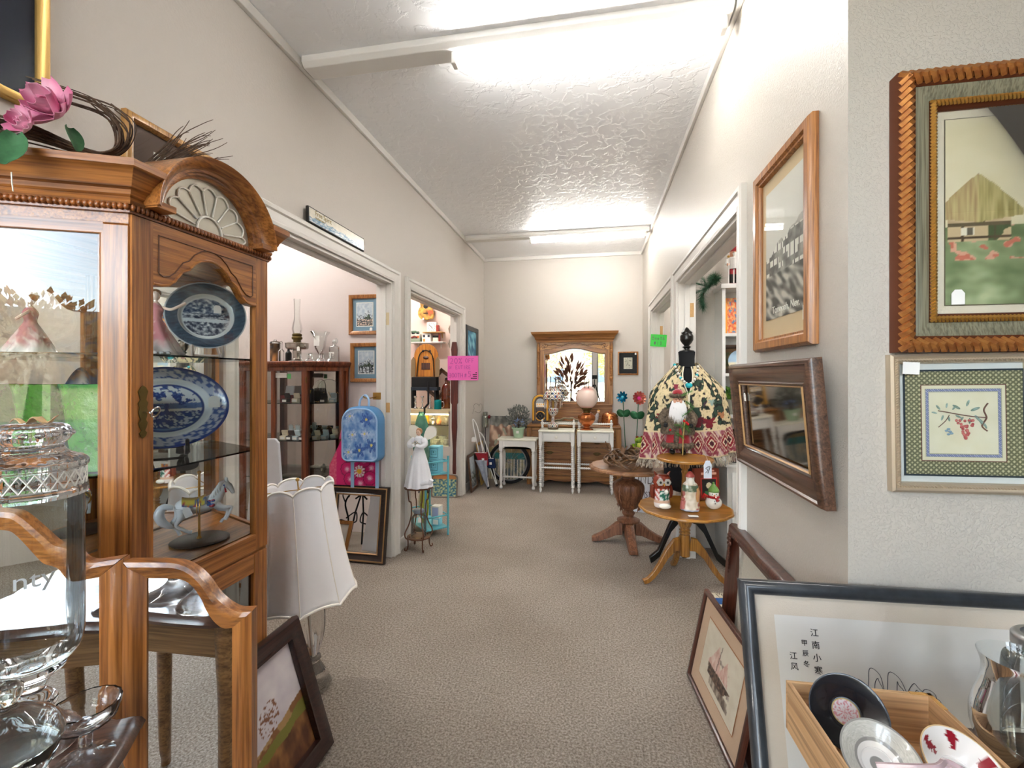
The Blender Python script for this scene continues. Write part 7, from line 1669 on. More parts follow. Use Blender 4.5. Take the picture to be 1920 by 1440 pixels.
price_tag(tg, 'card', Tr(0, 0, 0)@Rz(.2), .048, .105, mat('tag_blue', '#dfe6f2', .8)); b = MB(); b.tube(spl([(-.015, -.002, .03), (.0, -.002, .05), (-.012, -.002, .06), (.012, -.002, .07), (.0, -.002, .03)], 5), .002, 4); b.build('print', M_inkg, tg)
MB().tube([(0, 0, .1), (-.005, .004, .125), (-.01, .03, .136)], .0009, 4).build('string', M_string, tg)
t = thing('paper_tag', 'small white torn paper tag lying at the front of the lower tier', 'tag', onT(1300, 969, TZa)); MB().tr(Tr(0, 0, .003)@Rx(-.05)).box(-.028, .028, -.018, .018, -.001, .0005).build('card', M_tag, t, smooth=0)
# ------------------------------------------------------------------ bearded gift bringer doll
sdq = onZ(1278, 853, TZb); sa = thing('santa_doll', 'bearded Christmas doll in brown fur and red velvet on the upper tier', 'doll', (sdq.x-.02, sdq.y+.03, TZb+.004), -.12)
M_fur = mat('fur_brown', '#4a3f34', .95, bmp=1, bscale=220, var='#7a6a58', vscale=60); M_velv = mat('velvet_crimson', '#8e1420', .85, sheen=.6, var='#a51d2a', vscale=20)
def fur(mb, c, r, n, L, seed, sq=(1, 1, 1)):
    Rr = random.Random(seed)
    for i in range(n):
        d_ = Vector((Rr.gauss(0, 1), Rr.gauss(0, 1), Rr.gauss(0, 1))).normalized(); p = Vector(c)+Vector((d_.x*r*sq[0], d_.y*r*sq[1], d_.z*r*sq[2])); e = p+(d_+Vector((0, 0, -.5))).normalized()*L*Rr.uniform(.6, 1.2); u_ = d_.orthogonal().normalized()*.0035
        mb.add([p-u_, p+u_, e], [(0, 1, 2)])
for sx in (-1, 1):
    b = MB(); b.ball((sx*.034, -.028, .012), .02, 12, 8, (.95, 1.6, .7)); b.tube([(sx*.034, -.008, .01), (sx*.034, 0, .05)], .017, 10); b.build('boot', M_black, sa)
cb_ = MB(); cb_.lathe(prof_spl([(.075, .045), (.088, .055), (.082, .1), (.07, .17), (.055, .23), (.05, .28), (.03, .315)], 5), 48, (0, 0, 0), lambda a, r, z: r*(1+.08*sin(a*7)*max(0, 1-z/.2)), True, .72); cb_.build('coat', M_velv, sa, smooth=70)
ft = MB()
for j in range(26): a = 2*pi*j/26; ft.ball((.084*cos(a), .062*sin(a), .058), .019, 8, 6)
for j in range(9): ft.ball((-.012+.004*j*.3, -.062+.003*j, .07+.022*j), .018, 8, 6)
for k in range(10): fur(ft, (.084*cos(k*.63), .062*sin(k*.63), .058), .02, 46, .012, k)
ft.build('fur_trim', M_fur, sa, smooth=70)
cape = MB(); cape.lathe(prof_spl([(.105, .13), (.108, .15), (.098, .2), (.08, .255), (.055, .3), (.03, .325)], 5), 40, (0, .006, 0), lambda a, r, z: r*(1 if not (-2.0 < ((a+pi) % (2*pi)-pi) < -1.1) else .72), True, .75); cape.build('cape', M_fur, sa, smooth=70)
for sx in (-1, 1):
    b = MB(); b.tube(spl([(sx*.06, -.005, .29), (sx*.1, -.02, .235), (sx*.085, -.07, .20)], 5), [.026]*6+[.022]*5, 10); b.build('sleeve', M_fur, sa)
    b = MB(); b.ball((sx*.078, -.083, .196), .012, 10, 8)
    for f in range(4): b.tube([(sx*.078+(f-1.5)*.005, -.088, .196), (sx*.078+(f-1.5)*.006, -.098, .19), (sx*.078+(f-1.5)*.006, -.097, .182)], .0028, 6)
    b.tube([(sx*.070, -.086, .2), (sx*.066, -.095, .205)], .003, 6); b.build('hand', M_blackm, sa)
b = MB(); b.ball((0, -.006, .352), .033, 16, 12, (.92, .95, 1.1)); b.ball((0, -.04, .348), .007, 8, 6, (1, 1.1, .9)); b.ball((-.018, -.032, .345), .01, 8, 6); b.ball((.018, -.032, .345), .01, 8, 6); b.build('head', mat('doll_face', '#d9a184', .5), sa)
b = MB(); b.ball((-.011, -.0365, .358), .0035, 6, 5); b.ball((.011, -.0365, .358), .0035, 6, 5); b.build('eyes', M_ink, sa)
br_ = MB(); Rr = random.Random(4)
for i in range(420):
    x0 = Rr.uniform(-.034, .034); y0 = -.034+abs(x0)*.5; z0 = .338+Rr.uniform(-.012, .006)+abs(x0)*.25; L = Rr.uniform(.07, .15)*(1-abs(x0)*9*.5)
    x1 = x0*1.5+Rr.uniform(-.012, .012); p = [Vector((x0, y0, z0)), Vector((x0*1.5, y0-.03+Rr.uniform(-.008, .004), z0-L*.45)), Vector((x1, y0-.026+Rr.uniform(-.01, .01), z0-L))]
    w_ = .0018; br_.add([p[0]-Vector((w_, 0, 0)), p[0]+Vector((w_, 0, 0)), p[1]+Vector((w_, 0, 0)), p[1]-Vector((w_, 0, 0)), p[2]], [(0, 1, 2, 3), (3, 2, 4)])
br_.ball((0, -.03, .305), .03, 12, 10, (.95, .6, 1.5)); br_.build('beard', mat('beard_white', '#e6e3e2', .8), sa, smooth=70)
b = MB(); 
for j in range(18): a = 2*pi*j/18; b.ball((.034*cos(a), .034*sin(a)-.004, .382), .014, 8, 6)
for k in range(9): fur(b, (.036*cos(k*.7), .036*sin(k*.7)-.004, .384), .014, 30, .012, 30+k)
b.build('hat_fur', M_fur, sa, smooth=70); MB().lathe(prof_spl([(.034, .385), (.034, .4), (.026, .418), (.006, .428)], 4), 20, (0, -.002, 0)).build('hat_crown', M_velv, sa)
M_pine = mat('pine_needle', '#2f6a2e', .6, var='#5f9a3f', vscale=60)
def sprig(mb, p, d_, L, n, seed, nl=.03):
    Rr = random.Random(seed); d_ = Vector(d_).normalized(); p = Vector(p)
    for i in range(n):
        q = p+d_*L*Rr.random(); u_ = Vector((Rr.gauss(0, 1), Rr.gauss(0, 1), Rr.gauss(0, 1))).normalized(); e = q+(d_*.7+u_).normalized()*nl; w_ = d_.cross(u_)
        w_ = (w_.normalized() if w_.length > 1e-5 else Vector((1, 0, 0)))*.0011; mb.add([q-w_, q+w_, e], [(0, 1, 2)])
gs_ = MB()
for i, (p, d_, L) in enumerate([((.02, -.05, .385), (.6, -.2, .3), .07), ((.045, -.06, .35), (.5, -.3, -.4), .06), ((.02, -.085, .25), (.6, -.2, .5), .08), ((-.03, -.095, .2), (.8, -.2, -.1), .09), ((.03, -.09, .21), (.4, -.3, -.6), .06), ((-.02, -.085, .15), (.6, -.5, -.4), .06)]): sprig(gs_, p, d_, L, 110, i)
gs_.build('pine_sprigs', M_pine, sa, smooth=0)
b = MB(); [b.ball(p, .0085, 8, 6) for p in [(.05, -.095, .215), (.058, -.098, .205), (-.05, -.1, .165), (.035, -.095, .225)]]; b.build('berries', mat('berry_red', '#c21a22', .2, coat=.6), sa)
b = MB(); b.tube([(.04, -.095, .24), (.028, -.09, .1), (.026, -.088, .004)], .004, 7); b.build('staff', mat('gold_staff', '#c9ab6a', .4, .5), sa)
b = MB(); sprig(b, (.028, -.09, .02), (0, 0, 1), .2, 120, 77, .012); b.build('staff_garland', M_pine, sa, smooth=0)
# ================================================================== dress form with tapestry shawl
mq = thing('dress_form', 'black dress form with turned finial on a tripod base', 'dress form', (.640, 3.315, 0), 0)
b = MB(); tor = [(.075, .50), (.135, .53), (.15, .60), (.155, .70), (.14, .80), (.115, .90), (.115, .96), (.12, 1.06), (.125, 1.14), (.115, 1.22), (.09, 1.29), (.068, 1.335), (.056, 1.365), (.052, 1.39), (.052, 1.43), (.056, 1.475), (.05, 1.477)]
pr = prof_spl(tor, 5); N = 40; rings = []
for r, z in pr: rings.append([(r*cos(2*pi*j/N), r*.48*sin(2*pi*j/N) if z < 1.37 else r*sin(2*pi*j/N)*(.8), z) for j in range(N)])
b.loft(rings); b.build('torso', mat('jersey_black', '#17171a', .9), mq, smooth=60)
MB().lathe(prof_spl([(.05, 1.477), (.05, 1.483), (.022, 1.49), (.018, 1.50), (.03, 1.51), (.018, 1.52), (.03, 1.535), (.044, 1.56), (.044, 1.585), (.034, 1.605), (.038, 1.61), (.022, 1.625), (.012, 1.64), (.002, 1.648)], 4), 28).build('finial', M_black, mq)
MB().lathe([(.02, .30), (.02, .53)], 14).build('pole', M_black, mq)
for a in (pi+.15, -.1, pi/2+.0):
    L = 1 if a > 1.6 or a < 0 else .3
    b = MB().tr(Rz(a)); sec = []
    for (r, z, hh) in [(.015, .33, .04), (.06, .315, .035), (.11, .25, .028), (.15, .16, .024), (.19, .07, .022), (.225, .04, .022), (.25, .022, .021)]: sec.append([(r*(.32 if L < 1 else 1), -.016, max(.001, z-hh)), (r*(.32 if L < 1 else 1), .016, max(.001, z-hh)), (r*(.32 if L < 1 else 1)+.01, .016, z+hh), (r*(.32 if L < 1 else 1)+.01, -.016, z+hh)])
    b.loft(sec); b.build('leg', M_black, mq, smooth=35, bevel=.004)
# shawl: a draped cloth wrapping the shoulders, open at the front
sw_ = thing('tapestry_shawl', 'cream and maroon tapestry shawl with fringe draped on the dress form', 'shawl', (.640, 3.315, 0))
def shawl_pt(u, v, o=0):
    # u: 0 = front opening on the viewer's left edge, round the back, 1 = front opening right edge; v: 0 neck, 1 hem
    gp_ = 1-sstep(0, .34, v)
    a = -pi/2-.04-.36*gp_-(2*pi-.02-.62*gp_)*u
    ca, sa_ = cos(a), sin(a)
    rx = .066+.150*sstep(-.06, .36, v)+.095*v
    ry = .058+.045*sstep(-.05, .36, v)
    front = max(0, -sa_)
    ry += front*.02*v
    side = abs(ca)
    hem = .60+(.0 if ca > 0 else .07)*side**2-.02*(1-front)
    z = 1.40-.03*front-.015*sstep(0, .3, v)-(hem)*(v**1.05)
    fold = .012*sin(a*9+v*3)*v+.008*sin(a*17)*v
    k = 1+fold/.2
    return Vector(((rx*k+o)*ca, min((ry*k+o)*sa_, .080), z))
def shawlc(u, v):
    x, y = u*10, v*4; q = nz(x, y, 2.0, 3); f = nz(x, y, 6.5, 9); g = nz(x, y, 12, 4)
    cream, green, dk, red = hx('dcc9a0'), hx('2f4436'), hx('1f2420'), hx('8a1c2a')
    if v > .985: return cream
    if v > .70:
        if v < .72: return cream
        k = (u*18) % 1; w = (v-.72)/.265; d = abs(k-.5)*1.0+abs(w-.5)
        if d < .14: return hx('4a1420')
        if d < .2: return hx('e6d3b4')
        if d < .34: return hx('8a1c2a')
        if d < .38: return hx('dcc9a8')
        if sin(u*230+v*50) > .6 and d > .5: return hx('d9c0a4')
        return mixc(hx('7a1826'), hx('b58a90'), .25+.8*max(0, g+.1)) if d < .7 else hx('c7a5a0')
    for (fu, fv, fr, c_) in [(.06, .62, .045, red), (.12, .55, .04, red), (.92, .62, .05, red), (.97, .60, .05, hx('6d1524')), (.86, .55, .03, hx('d98a5a')), (.05, .22, .03, hx('9a2f44')), (.9, .4, .03, hx('a9c0b8'))]:
        d = math.hypot((u-fu)*1.6, (v-fv)*.8); a = math.atan2(v-fv, u-fu)
        if d < fr*(.8+.3*sin(a*5)): return mixc(c_, dk, .3*max(0, f)+.1)
    if q > .12 and f > -.25: return green if f > .05 else dk
    if q > -.05 and f > .12: return hx('4a3340') if g > 0 else dk
    if f > .33: return dk
    return cream if g < .25 else hx('c7b48c')
nu, nv = 420, 120
b = MB(); uv = []
def sfn(u, v): uv.append((u, v)); return shawl_pt(u, v)
b.sheet(nu, nv, sfn); it = iter(uv)
so2 = b.build('cloth', M_vcf, sw_, smooth=60, colfn=lambda v: shawlc(*next(it)), solid=.004)
fr_ = MB(); R = random.Random(2)
for i in range(420):
    u = R.random(); p = shawl_pt(u, 1.0); out = Vector((p.x, p.y, 0)).normalized(); e = p+out*R.uniform(.004, .02)+Vector((R.uniform(-.012, .012), 0, -R.uniform(.045, .065)))
    e.y = min(e.y, .080); m_ = (p+e)/2+out*.004; m_.y = min(m_.y, .080); fr_.tube([p, m_, e], .0016, 3, False)
fr_.build('fringe', mat('fringe_taupe', '#8f8074', .9, var='#c9bda8', vscale=30), so2, smooth=0)
ed = MB(); ed.tube([shawl_pt(0, v/40, .003) for v in range(41)], .004, 6); ed.tube([shawl_pt(1, v/40, .003) for v in range(41)], .004, 6); ed.build('edge_braid', mat('braid_cream', '#ece2cc', .9), so2)
nk = thing('bead_necklace', 'turquoise and white bead necklace on the dress form', 'necklace', (.640, 3.315, 0))
tq_, wq_, bq_ = MB(), MB(), MB()
for i in range(31):
    t_ = i/30*2-1; z = 1.385-.135*(1-abs(t_)**1.5); v = max(0, (1.385-z)/.6)
    rx = .066+.150*sstep(-.06, .36, v)+.095*v; ry = .058+.045*sstep(-.05, .36, v)+.02*v; x = .075*sin(t_*1.45)
    c_ = (x-.01, -ry*math.sqrt(max(.02, 1-(x/rx)**2))*1.08-.016, z)
    if i in (14, 15, 16): tq_.ball((c_[0], c_[1]-.006, c_[2]-.008), .0165, 10, 8)
    elif i % 8 == 0: tq_.ball(c_, .011, 8, 6)
    elif i % 2: wq_.ball(c_, .010, 8, 6)
    else: bq_.ball(c_, .006, 8, 6)
tq_.build('turquoise_beads', mat('turquoise', '#28aeb8', .25, coat=.5), nk); wq_.build('white_beads', mat('shell_white', '#ddd8cc', .3, coat=.4), nk); bq_.build('brown_beads', mat('bead_brown', '#6b523c', .4), nk)
# ------------------------------------------------------------------ green booth card
a, c_ = onY(1219, 650, 4.86), onY(1249, 627, 4.86)
gc = thing('booth_card', 'green handwritten booth 13 card taped to the far doorway', 'sign', ((a.x+c_.x)/2, 4.862, a.z), -.06, None, 0, .07)
w_, h_ = c_.x-a.x, c_.z-a.z; MB().box(-w_/2, w_/2, -.001, 0, 0, h_).build('card', mat('card_neon', '#4fe05a', .8), gc, smooth=0)
b = MB(); x = -w_*.40
for ch in ('B', 'o', 'o', 't', 'h'): x = strokes(b, ch, x, h_*.55, h_*.3, -.002, .0018, .25, .55)
strokes(b, '#13', -w_*.28, h_*.15, h_*.26, -.002, .0018, .5, .6); b.build('writing', M_pen, gc)
# ================================================================== white hutch in the right booth
HX0, HY = .905, YR1+.108
hu = thing('white_hutch', 'white painted hutch with open shelves inside the near right doorway', 'hutch', (HX0, HY, 0)); HWd, BD, UD, BZ, HZ = .62, .32, .20, .70, 1.955
MB().box(0, HWd, -BD, 0, .0, BZ-.02).build('base', M_trim, hu, smooth=0, bevel=.003); MB().box(-.012, HWd+.012, -BD-.012, 0, BZ-.02, BZ).build('counter', M_white, hu, smooth=0, bevel=.003)
for i, z0 in enumerate((.06, .375)):
    for x0 in (.03, .325):
        d_ = MB().box(x0, x0+.265, -BD-.012, -BD, z0, z0+.27).build('door', M_white, hu, smooth=0, bevel=.004); MB().ball((x0+(.24 if x0 < .1 else .025), -BD-.022, z0+.2), .01, 10, 8).build('knob', M_china, d_)
for x in (0, HWd-.022): MB().box(x, x+.022, -UD, 0, BZ, HZ-.022).build('side', M_white, hu, smooth=0)
MB().box(.022, HWd-.022, -.008, 0, BZ, HZ-.022).build('back', M_white, hu, smooth=0)
ZS = (1.03, 1.327, 1.613)
for z in ZS: MB().box(.022, HWd-.022, -UD+.005, -.008, z-.022, z).build('shelf', M_white, hu, smooth=0, bevel=.002)
MB().box(-.012, HWd+.012, -UD-.015, 0, HZ-.022, HZ+.01).build('top', M_white, hu, smooth=0, bevel=.003)
def inH(px, z, dy=.1): q = onY(px, 700, HY-dy); return (q.x, HY-dy, z+.0015)
t = thing('picture_tin', 'orange and blue printed tin on the upper hutch shelf', 'tin', inH(1376, ZS[2], .09), .0)
flat('print', .15, .26, -.0305, 0.001, M_vcg, t, lambda u, v: hx('e8982e') if u < .13 or u > .9 else (hx('4f86b0') if fbm(u*4, v*5, 1.5, 2) > .15 else mixc(hx('c9452f'), hx('eec27a'), .5+1.4*fbm(u*7, v*9, 1.5, 5))), 40, 60); MB().box(-.075, .075, -.03, .03, 0, .262).build('body', mat('tin_orange', '#e0902c', .35, coat=.3), t, smooth=0, bevel=.002)
t = thing('wood_picture', 'brown framed landscape standing on the middle hutch shelf', 'picture', inH(1386, ZS[1], .06), 0, None, -.06)
MB().rectframe(.25, .21, [(0, 0), (0, -.016), (.022, -.018), (.028, -.01), (.028, 0)]).build('frame', M_walnut, t); flat('print', .20, .16, -.006, .025, M_vc, t, lambda u, v: mixc(hx('4f5a3a'), hx('9a7a52'), .5+1.4*fbm(u*5, v*4, 1.5, 3)) if v < .8 else hx('7a5a3c'), 30, 30)
t = thing('painted_plate', 'pale painted plate leaning on the middle hutch shelf', 'plate', inH(1388, ZS[1], .11), 0, None, -.1); MB().tr(Tr(0, 0, .085)@Rx(pi/2)).lathe([(.002, .004), (.05, .004), (.085, .012), (.083, .016), (.05, .008), (.002, .008)], 30).build('plate', M_vcg, t, colfn=lambda v: hx('a9c4da') if v[2] > .08 else hx('ece2c4'))
t = thing('potted_plant', 'bushy green plant in a stone pot on the lower hutch shelf', 'plant', inH(1377, ZS[0], .105))
lathe_part('pot', t, [(.045, 0), (.05, .006), (.058, .1), (.06, .105), (.054, .106), (.002, .095)], mat('stone_pot', '#a9a89a', .8, bmp=.4, bscale=90), 26); foliage(330, 0, -.015, .145, .05, .045, .07, .03, .013, mat('leaf_bright', '#3f7a34', .5, var='#8fbf52', vscale=30), t, 'leaves', .4, 6)
nc = thing('nutcracker', 'red and white wooden nutcracker standing on top of the hutch', 'nutcracker', inH(1376, HZ+.009, .105))
b = MB(); b.cb((0, 0, .008), (.09, .07, .016)); b.build('base', mat('lacquer_red', '#a01a24', .3, coat=.4), nc, smooth=0, bevel=.003)
for sx in (-1, 1):
    MB().tube([(sx*.018, 0, .016), (sx*.018, 0, .085)], .013, 10).build('boot', M_black, nc); MB().tube([(sx*.018, 0, .085), (sx*.018, 0, .13)], .0125, 10).build('leg', mat('lacquer_red', '#a01a24', .3, coat=.4), nc)
    b = MB(); b.tube([(sx*.045, 0, .195), (sx*.056, -.01, .16), (sx*.05, -.035, .15)], .011, 8); b.build('arm', M_white, nc); MB().ball((sx*.05, -.042, .15), .011, 8, 6).build('hand', mat('doll_face', '#d9a184', .5), nc)
MB().lathe([(.034, .125), (.036, .13), (.034, .16), (.04, .2), (.03, .21), (.002, .212)], 20).build('coat', M_white, nc); MB().lathe([(.022, .205), (.028, .215), (.028, .25), (.024, .255)], 18).build('head', mat('doll_face', '#d9a184', .5), nc); MB().tube([(0, -.026, .235), (0, -.03, .2)], [.018, .008], 8).build('beard', M_paper, nc)
b = MB(); b.lathe([(.03, .25), (.032, .26), (.03, .3), (.036, .305), (.002, .31)], 18); b.build('hat', mat('lacquer_red', '#a01a24', .3, coat=.4), nc); b = MB(); b.ball((-.01, -.027, .24), .004, 6, 5); b.ball((.01, -.027, .24), .004, 6, 5); b.build('eyes', M_ink, nc)
MB().tube([(-.05, -.05, .01), (-.05, -.05, .2)], .003, 6).build('staff', M_white, nc); MB().ball((-.05, -.05, .205), .01, 8, 6).build('staff_knob', M_gold, nc)
ga_ = thing('pine_garland', 'green pine garland hanging over the hutch corner by the jamb', 'garland', (0, 0, 0))
g1, g2 = onY(1366, 545, HY-.16), onY(1300, 560, HY-.12)
gp = spl([(HX0+.005, HY-.13, HZ+.065), (HX0-.02, HY-.14, HZ+.06), (onY(1340, 525, HY-.16).x, HY-.16, onY(1340, 525, HY-.16).z), (onY(1320, 545, HY-.15).x, HY-.15, onY(1320, 548, HY-.15).z), (onY(1318, 570, HY-.15).x, HY-.15, onY(1318, 566, HY-.15).z)], 5)
b = MB(); [sprig(b, gp[i], gp[min(i+1, len(gp)-1)]-gp[max(i-1, 0)], .05, 110, 50+i, .06) for i in range(len(gp))]; 
for i, e in enumerate([(1302, 530), (1300, 552), (1310, 512)]): q = onY(*e, HY-.14); sprig(b, gp[13], q-gp[13], (q-gp[13]).length, 160, 90+i, .06)
b.build('needles', mat('pine_dark', '#1f4a34', .6, var='#4a7a5a', vscale=40), ga_, smooth=0); MB().tube(gp, .005, 6).build('wire', M_twig, ga_)
# shoes and dark basket on the counter
M_shoe = mat('leather_maroon', '#5a1f24', .35, coat=.3); M_shoew = mat('leather_cream', '#d9cfc8', .4)
def shoe(label, x, y, rz):
    t = thing('shoe', label, 'shoe', (x, y, BZ+.0015), rz, 'two tone shoes on the hutch counter')
    MB().loft([[(sx*w_, y_, z) for sx, z in ((-1, 0), (1, 0), (1, .008), (-1, .008))] for y_, w_ in [(-.13, .018), (-.11, .035), (-.06, .042), (0, .032), (.07, .03), (.1, .022)]]).build('sole', M_black, t, smooth=0)
    b = MB(); rings = []
    for y_, w_, h_ in [(-.125, .016, .016), (-.105, .034, .034), (-.06, .041, .045), (-.01, .035, .062), (.05, .031, .07), (.09, .024, .074), (.1, .016, .05)]: rings.append([(w_*cos(a), y_, .008+h_*max(0, sin(a))) for a in [pi*i/10 for i in range(11)]])
    b.loft(rings); b.build('upper', M_shoe, t, smooth=60); MB().ball((0, -.075, .04), .03, 10, 8, (1, 1.2, .55)).build('vamp', M_shoew, t); return t
shoe('two tone maroon shoe at the corner of the hutch counter', HX0+.135, HY-.245, 1.45); shoe('two tone maroon shoe further along the hutch counter', HX0+.42, HY-.245, 1.45)
t = thing('wicker_basket', 'dark brown basket at the back of the hutch counter', 'basket', (HX0+.13, HY-.098, BZ+.0015)); lathe_part('body', t, [(.06, 0), (.065, .01), (.072, .2), (.076, .21), (.068, .21), (.06, .02), (.002, .015)], mat('wicker_dark', '#3a241c', .6, bmp=.8, bscale=60, var='#5f4030', vscale=80), 30)
t = thing('red_purse', 'small red purse lying before the basket on the counter', 'purse', (HX0+.29, HY-.16, BZ+.0015), .2); MB().cb((0, 0, .022), (.11, .03, .044)).build('body', mat('patent_red', '#a81e2a', .2, coat=.6), t, smooth=0, bevel=.01); MB().tube([(-.03, 0, .044), (0, 0, .06), (.03, 0, .044)], .004, 6).build('clasp', M_gold, t)
# blue fringed rug on the carpet
q = onZ(1345, 1100, 0); rg = thing('fringed_rug', 'small blue rug with cream fringe by the table leg', 'rug', (.98, 2.62, .002), .12)
MB().box(-.28, .28, -.22, .22, 0, .006).build('rug_body', mat('rug_blue', '#23508f', .95, bmp=.6, bscale=200, var='#3a6aa8', vscale=40), rg, smooth=0)
MB().box(-.28, .28, .10, .14, .0055, .0075).build('rug_stripe', mat('rug_cream', '#e4dac2', .95), rg, smooth=0)
b = MB(); R = random.Random(8)
for i in range(90): x = -.28+.56*i/89; b.tube([(x, .218, .005), (x+R.uniform(-.01, .01), .25, .008), (x+R.uniform(-.015, .015), .285, .004)], .0025, 4)
b.build('fringe', mat('rug_cream', '#e4dac2', .95), rg)
# ================================================================== pictures on the right wall
a, c_ = onX(1535, 648, XR), onX(1412, 660, XR-.025)
def art_town(u, v):
    q = fbm(u*4, v*6, 1.5, 4); r = .66-.18*(1-u)+.05*q
    if v > r: return mixc(hx('dcd8d0'), hx('ebe7de'), v)
    if v > .60: return mixc(hx('b0aba4'), hx('d0cac0'), .5+q)
    if v > .34:
        k = (int(u*9+v*3) % 2 == 0); hs_ = (u*9) % 1; 
        if nz(int(u*8), int(v*22), 1, 3) > .05: return hx('f2eee4') if hs_ > .2 else hx('5a5650')
        return mixc(hx('6a6660'), hx('bdb7ac'), .5+1.3*q)
    return mixc(hx('5a5650'), hx('d6d0c4'), .45+1.5*nz(u*2, v*7+u*2, 3, 6))
pw, ph = .44, .63
tp_ = picture('framed_photograph', 'tall oak framed sepia mining town photograph on the right wall', 'photograph', pw, ph, [(0, 0), (0, -.016), (.008, -.026), (.03, -.026), (.036, -.018), (.042, -.018), (.045, -.010), (.045, 0)], M_oakfr, (XR-.001, 1.565, 1.39), -pi/2,
  layers=[('mat_board', .042, -.004, mat('mat_tan', '#e6cda6', .8), None), ('print', (.078, .078, .105, .09), -.006, M_vc, art_town, 90, 150)])
textmesh('caption', 'Tonopah, Nev.', .034, mat('caption_white', '#f1ece2', .7), tp_, Tr(-.085, -.0066, .122)@Rx(pi/2)); flat('label', .022, .042, -.0075, .075, M_tag, tp_, cx=.152)
PFw = [(0, 0), (0, -.022), (.006, -.034), (.014, -.036), (.018, -.03), (.03, -.032), (.045, -.028), (.058, -.02), (.064, -.018), (.068, -.022), (.074, -.018), (.078, -.01), (.078, 0)]
wm = picture('framed_mirror', 'wide walnut framed mirror tilted forward on the right wall', 'mirror', .68, .385, PFw, M_walnut, (XR-.006, 1.585, .967), -pi/2, .085, 0, layers=[('mirror_glass', .074, -.006, mat('mirror_old', '#b9b4ac', .05, 1), None)], glass=False)
g_ = MB().rectframe(.68-.148, .385-.148, [(0, -.019), (.003, -.0235), (.006, -.018)], .074); g_.build('gold_slip', mat('frame_bronze', '#b08a5e', .35, .6), wm); price_tag(wm, 'price_tag', Tr(-.24, -.012, .245), .018, .03)
# ================================================================== pictures on the shop side wall
def art_cot(u, v):
    q = fbm(u*4, v*4, 1.6, 2); f = nz(u, v, 24, 5)
    if v > .42:   # sky, thatch, trees
        x = (u-.102)/.135
        zt = .70-.20*abs(x)**1.15
        if abs(x) < 1.0 and .47-.03*(1-abs(x)) < v < zt: return mixc(hx('9a8a52') if x > 0 else hx('a88660'), hx('c9b982'), .5+1.1*nz(u*6+x*2, v*1.2, 6, 3))
        if .27 < u < .295 and .655 < v < .73: return hx('3a322c')
        if abs(x) < .72 and v <= .47: return hx('6a5a42') if (abs(x-.1) < .04 or v < .44) else mixc(hx('b89c7a'), hx('d9c2a0'), .5+f)
        if u > .36 and v < .58+.10*q+.05*sin(u*14): return mixc(hx('5d7044'), hx('a8b080'), .5+1.4*f)
        return mixc(hx('d9cba4'), hx('ece0c6'), .5+.5*q)
    x = (u-.102)/.135
    if abs(x) < .72 and v > .34:
        if abs(x+.25) < .16 and .37 < v < .415: return hx('e6dcc8') if int(u*60) % 2 else hx('6a6052')
        if abs((abs(x)-.36)) < .03 or abs(v-.36) < .006: return hx('5a4632')
        if x > .2 and f > -.1: return hx('4f5f3a')
        return hx('cdb28c')
    if u > .62-.5*(.42-v) and v < .36 and u < 1.2 and (u-.62+.5*(.42-v)) > .1*q: return mixc(hx('d3d2c4'), hx('eceade'), .5+q)
    if v > .24 and f > .16: return hx('c9705a') if nz(u, v, 40, 8) > 0 else hx('d9a088')
    return mixc(hx('6a7a50'), hx('bcc49a'), .45+1.1*q+.4*f)
GW, GH = .86, .64; gx0 = .686
gp_ = thing('framed_print', 'large gilt rope framed thatched cottage print on the shop wall', 'picture', (gx0+GW/2, YC-.002, 1.357), 0)
M_gilt = mat('gilt_copper', '#a8683a', .38, .6, var='#c98a4a', vscale=50); M_giltd = mat('gilt_dark', '#6d3a22', .45, .4)
f1 = MB().rectframe(GW, GH, [(0, 0), (0, -.03), (.005, -.036), (.026, -.03), (.03, -.034), (.036, -.03), (.036, 0)]); f1.build('outer_moulding', M_giltd, gp_, smooth=50)
MB().rectframe(GW-.07, GH-.07, [(0, -.006), (0, -.028), (.002, -.029), (.032, -.022), (.034, -.006)], .035).build('grey_moulding', wood('frame_greygreen', '#8b8770', '#7d7a66', '#6b6752', .5, .1, 2, 2), gp_, smooth=40)
MB().rectframe(GW-.136, GH-.136, [(0, -.006), (0, -.026), (.004, -.028), (.016, -.02), (.02, -.012), (.02, -.006)], .068).build('inner_moulding', M_giltd, gp_, smooth=40)
def rope(w_, h_, ins, y, r, pitch, m, nm, parent):
    b = MB(); W2, z0, z1 = w_/2-ins, ins, h_-ins
    for (p, q) in [((-W2, z0), (W2, z0)), ((W2, z0), (W2, z1)), ((W2, z1), (-W2, z1)), ((-W2, z1), (-W2, z0))]:
        L = math.hypot(q[0]-p[0], q[1]-p[1]); n = int(L/pitch); dx, dz = (q[0]-p[0])/L, (q[1]-p[1])/L
        for i in range(n+1):
            t_ = i/n*L; cx_, cz_ = p[0]+dx*t_, p[1]+dz*t_
            b.tube([(cx_-dx*pitch*.7-dz*r*.9, y+.003, cz_-dz*pitch*.7+dx*r*.9), (cx_, y-r*.7, cz_), (cx_+dx*pitch*.7+dz*r*.9, y+.003, cz_+dz*pitch*.7-dx*r*.9)], pitch*.47, 5)
    return b.build(nm, m, parent, smooth=60)
rope(GW, GH, .016, -.034, .013, .016, M_gilt, 'rope_moulding', gp_); rope(GW, GH, .0745, -.0275, .0055, .0075, M_gold, 'rope_moulding', gp_)
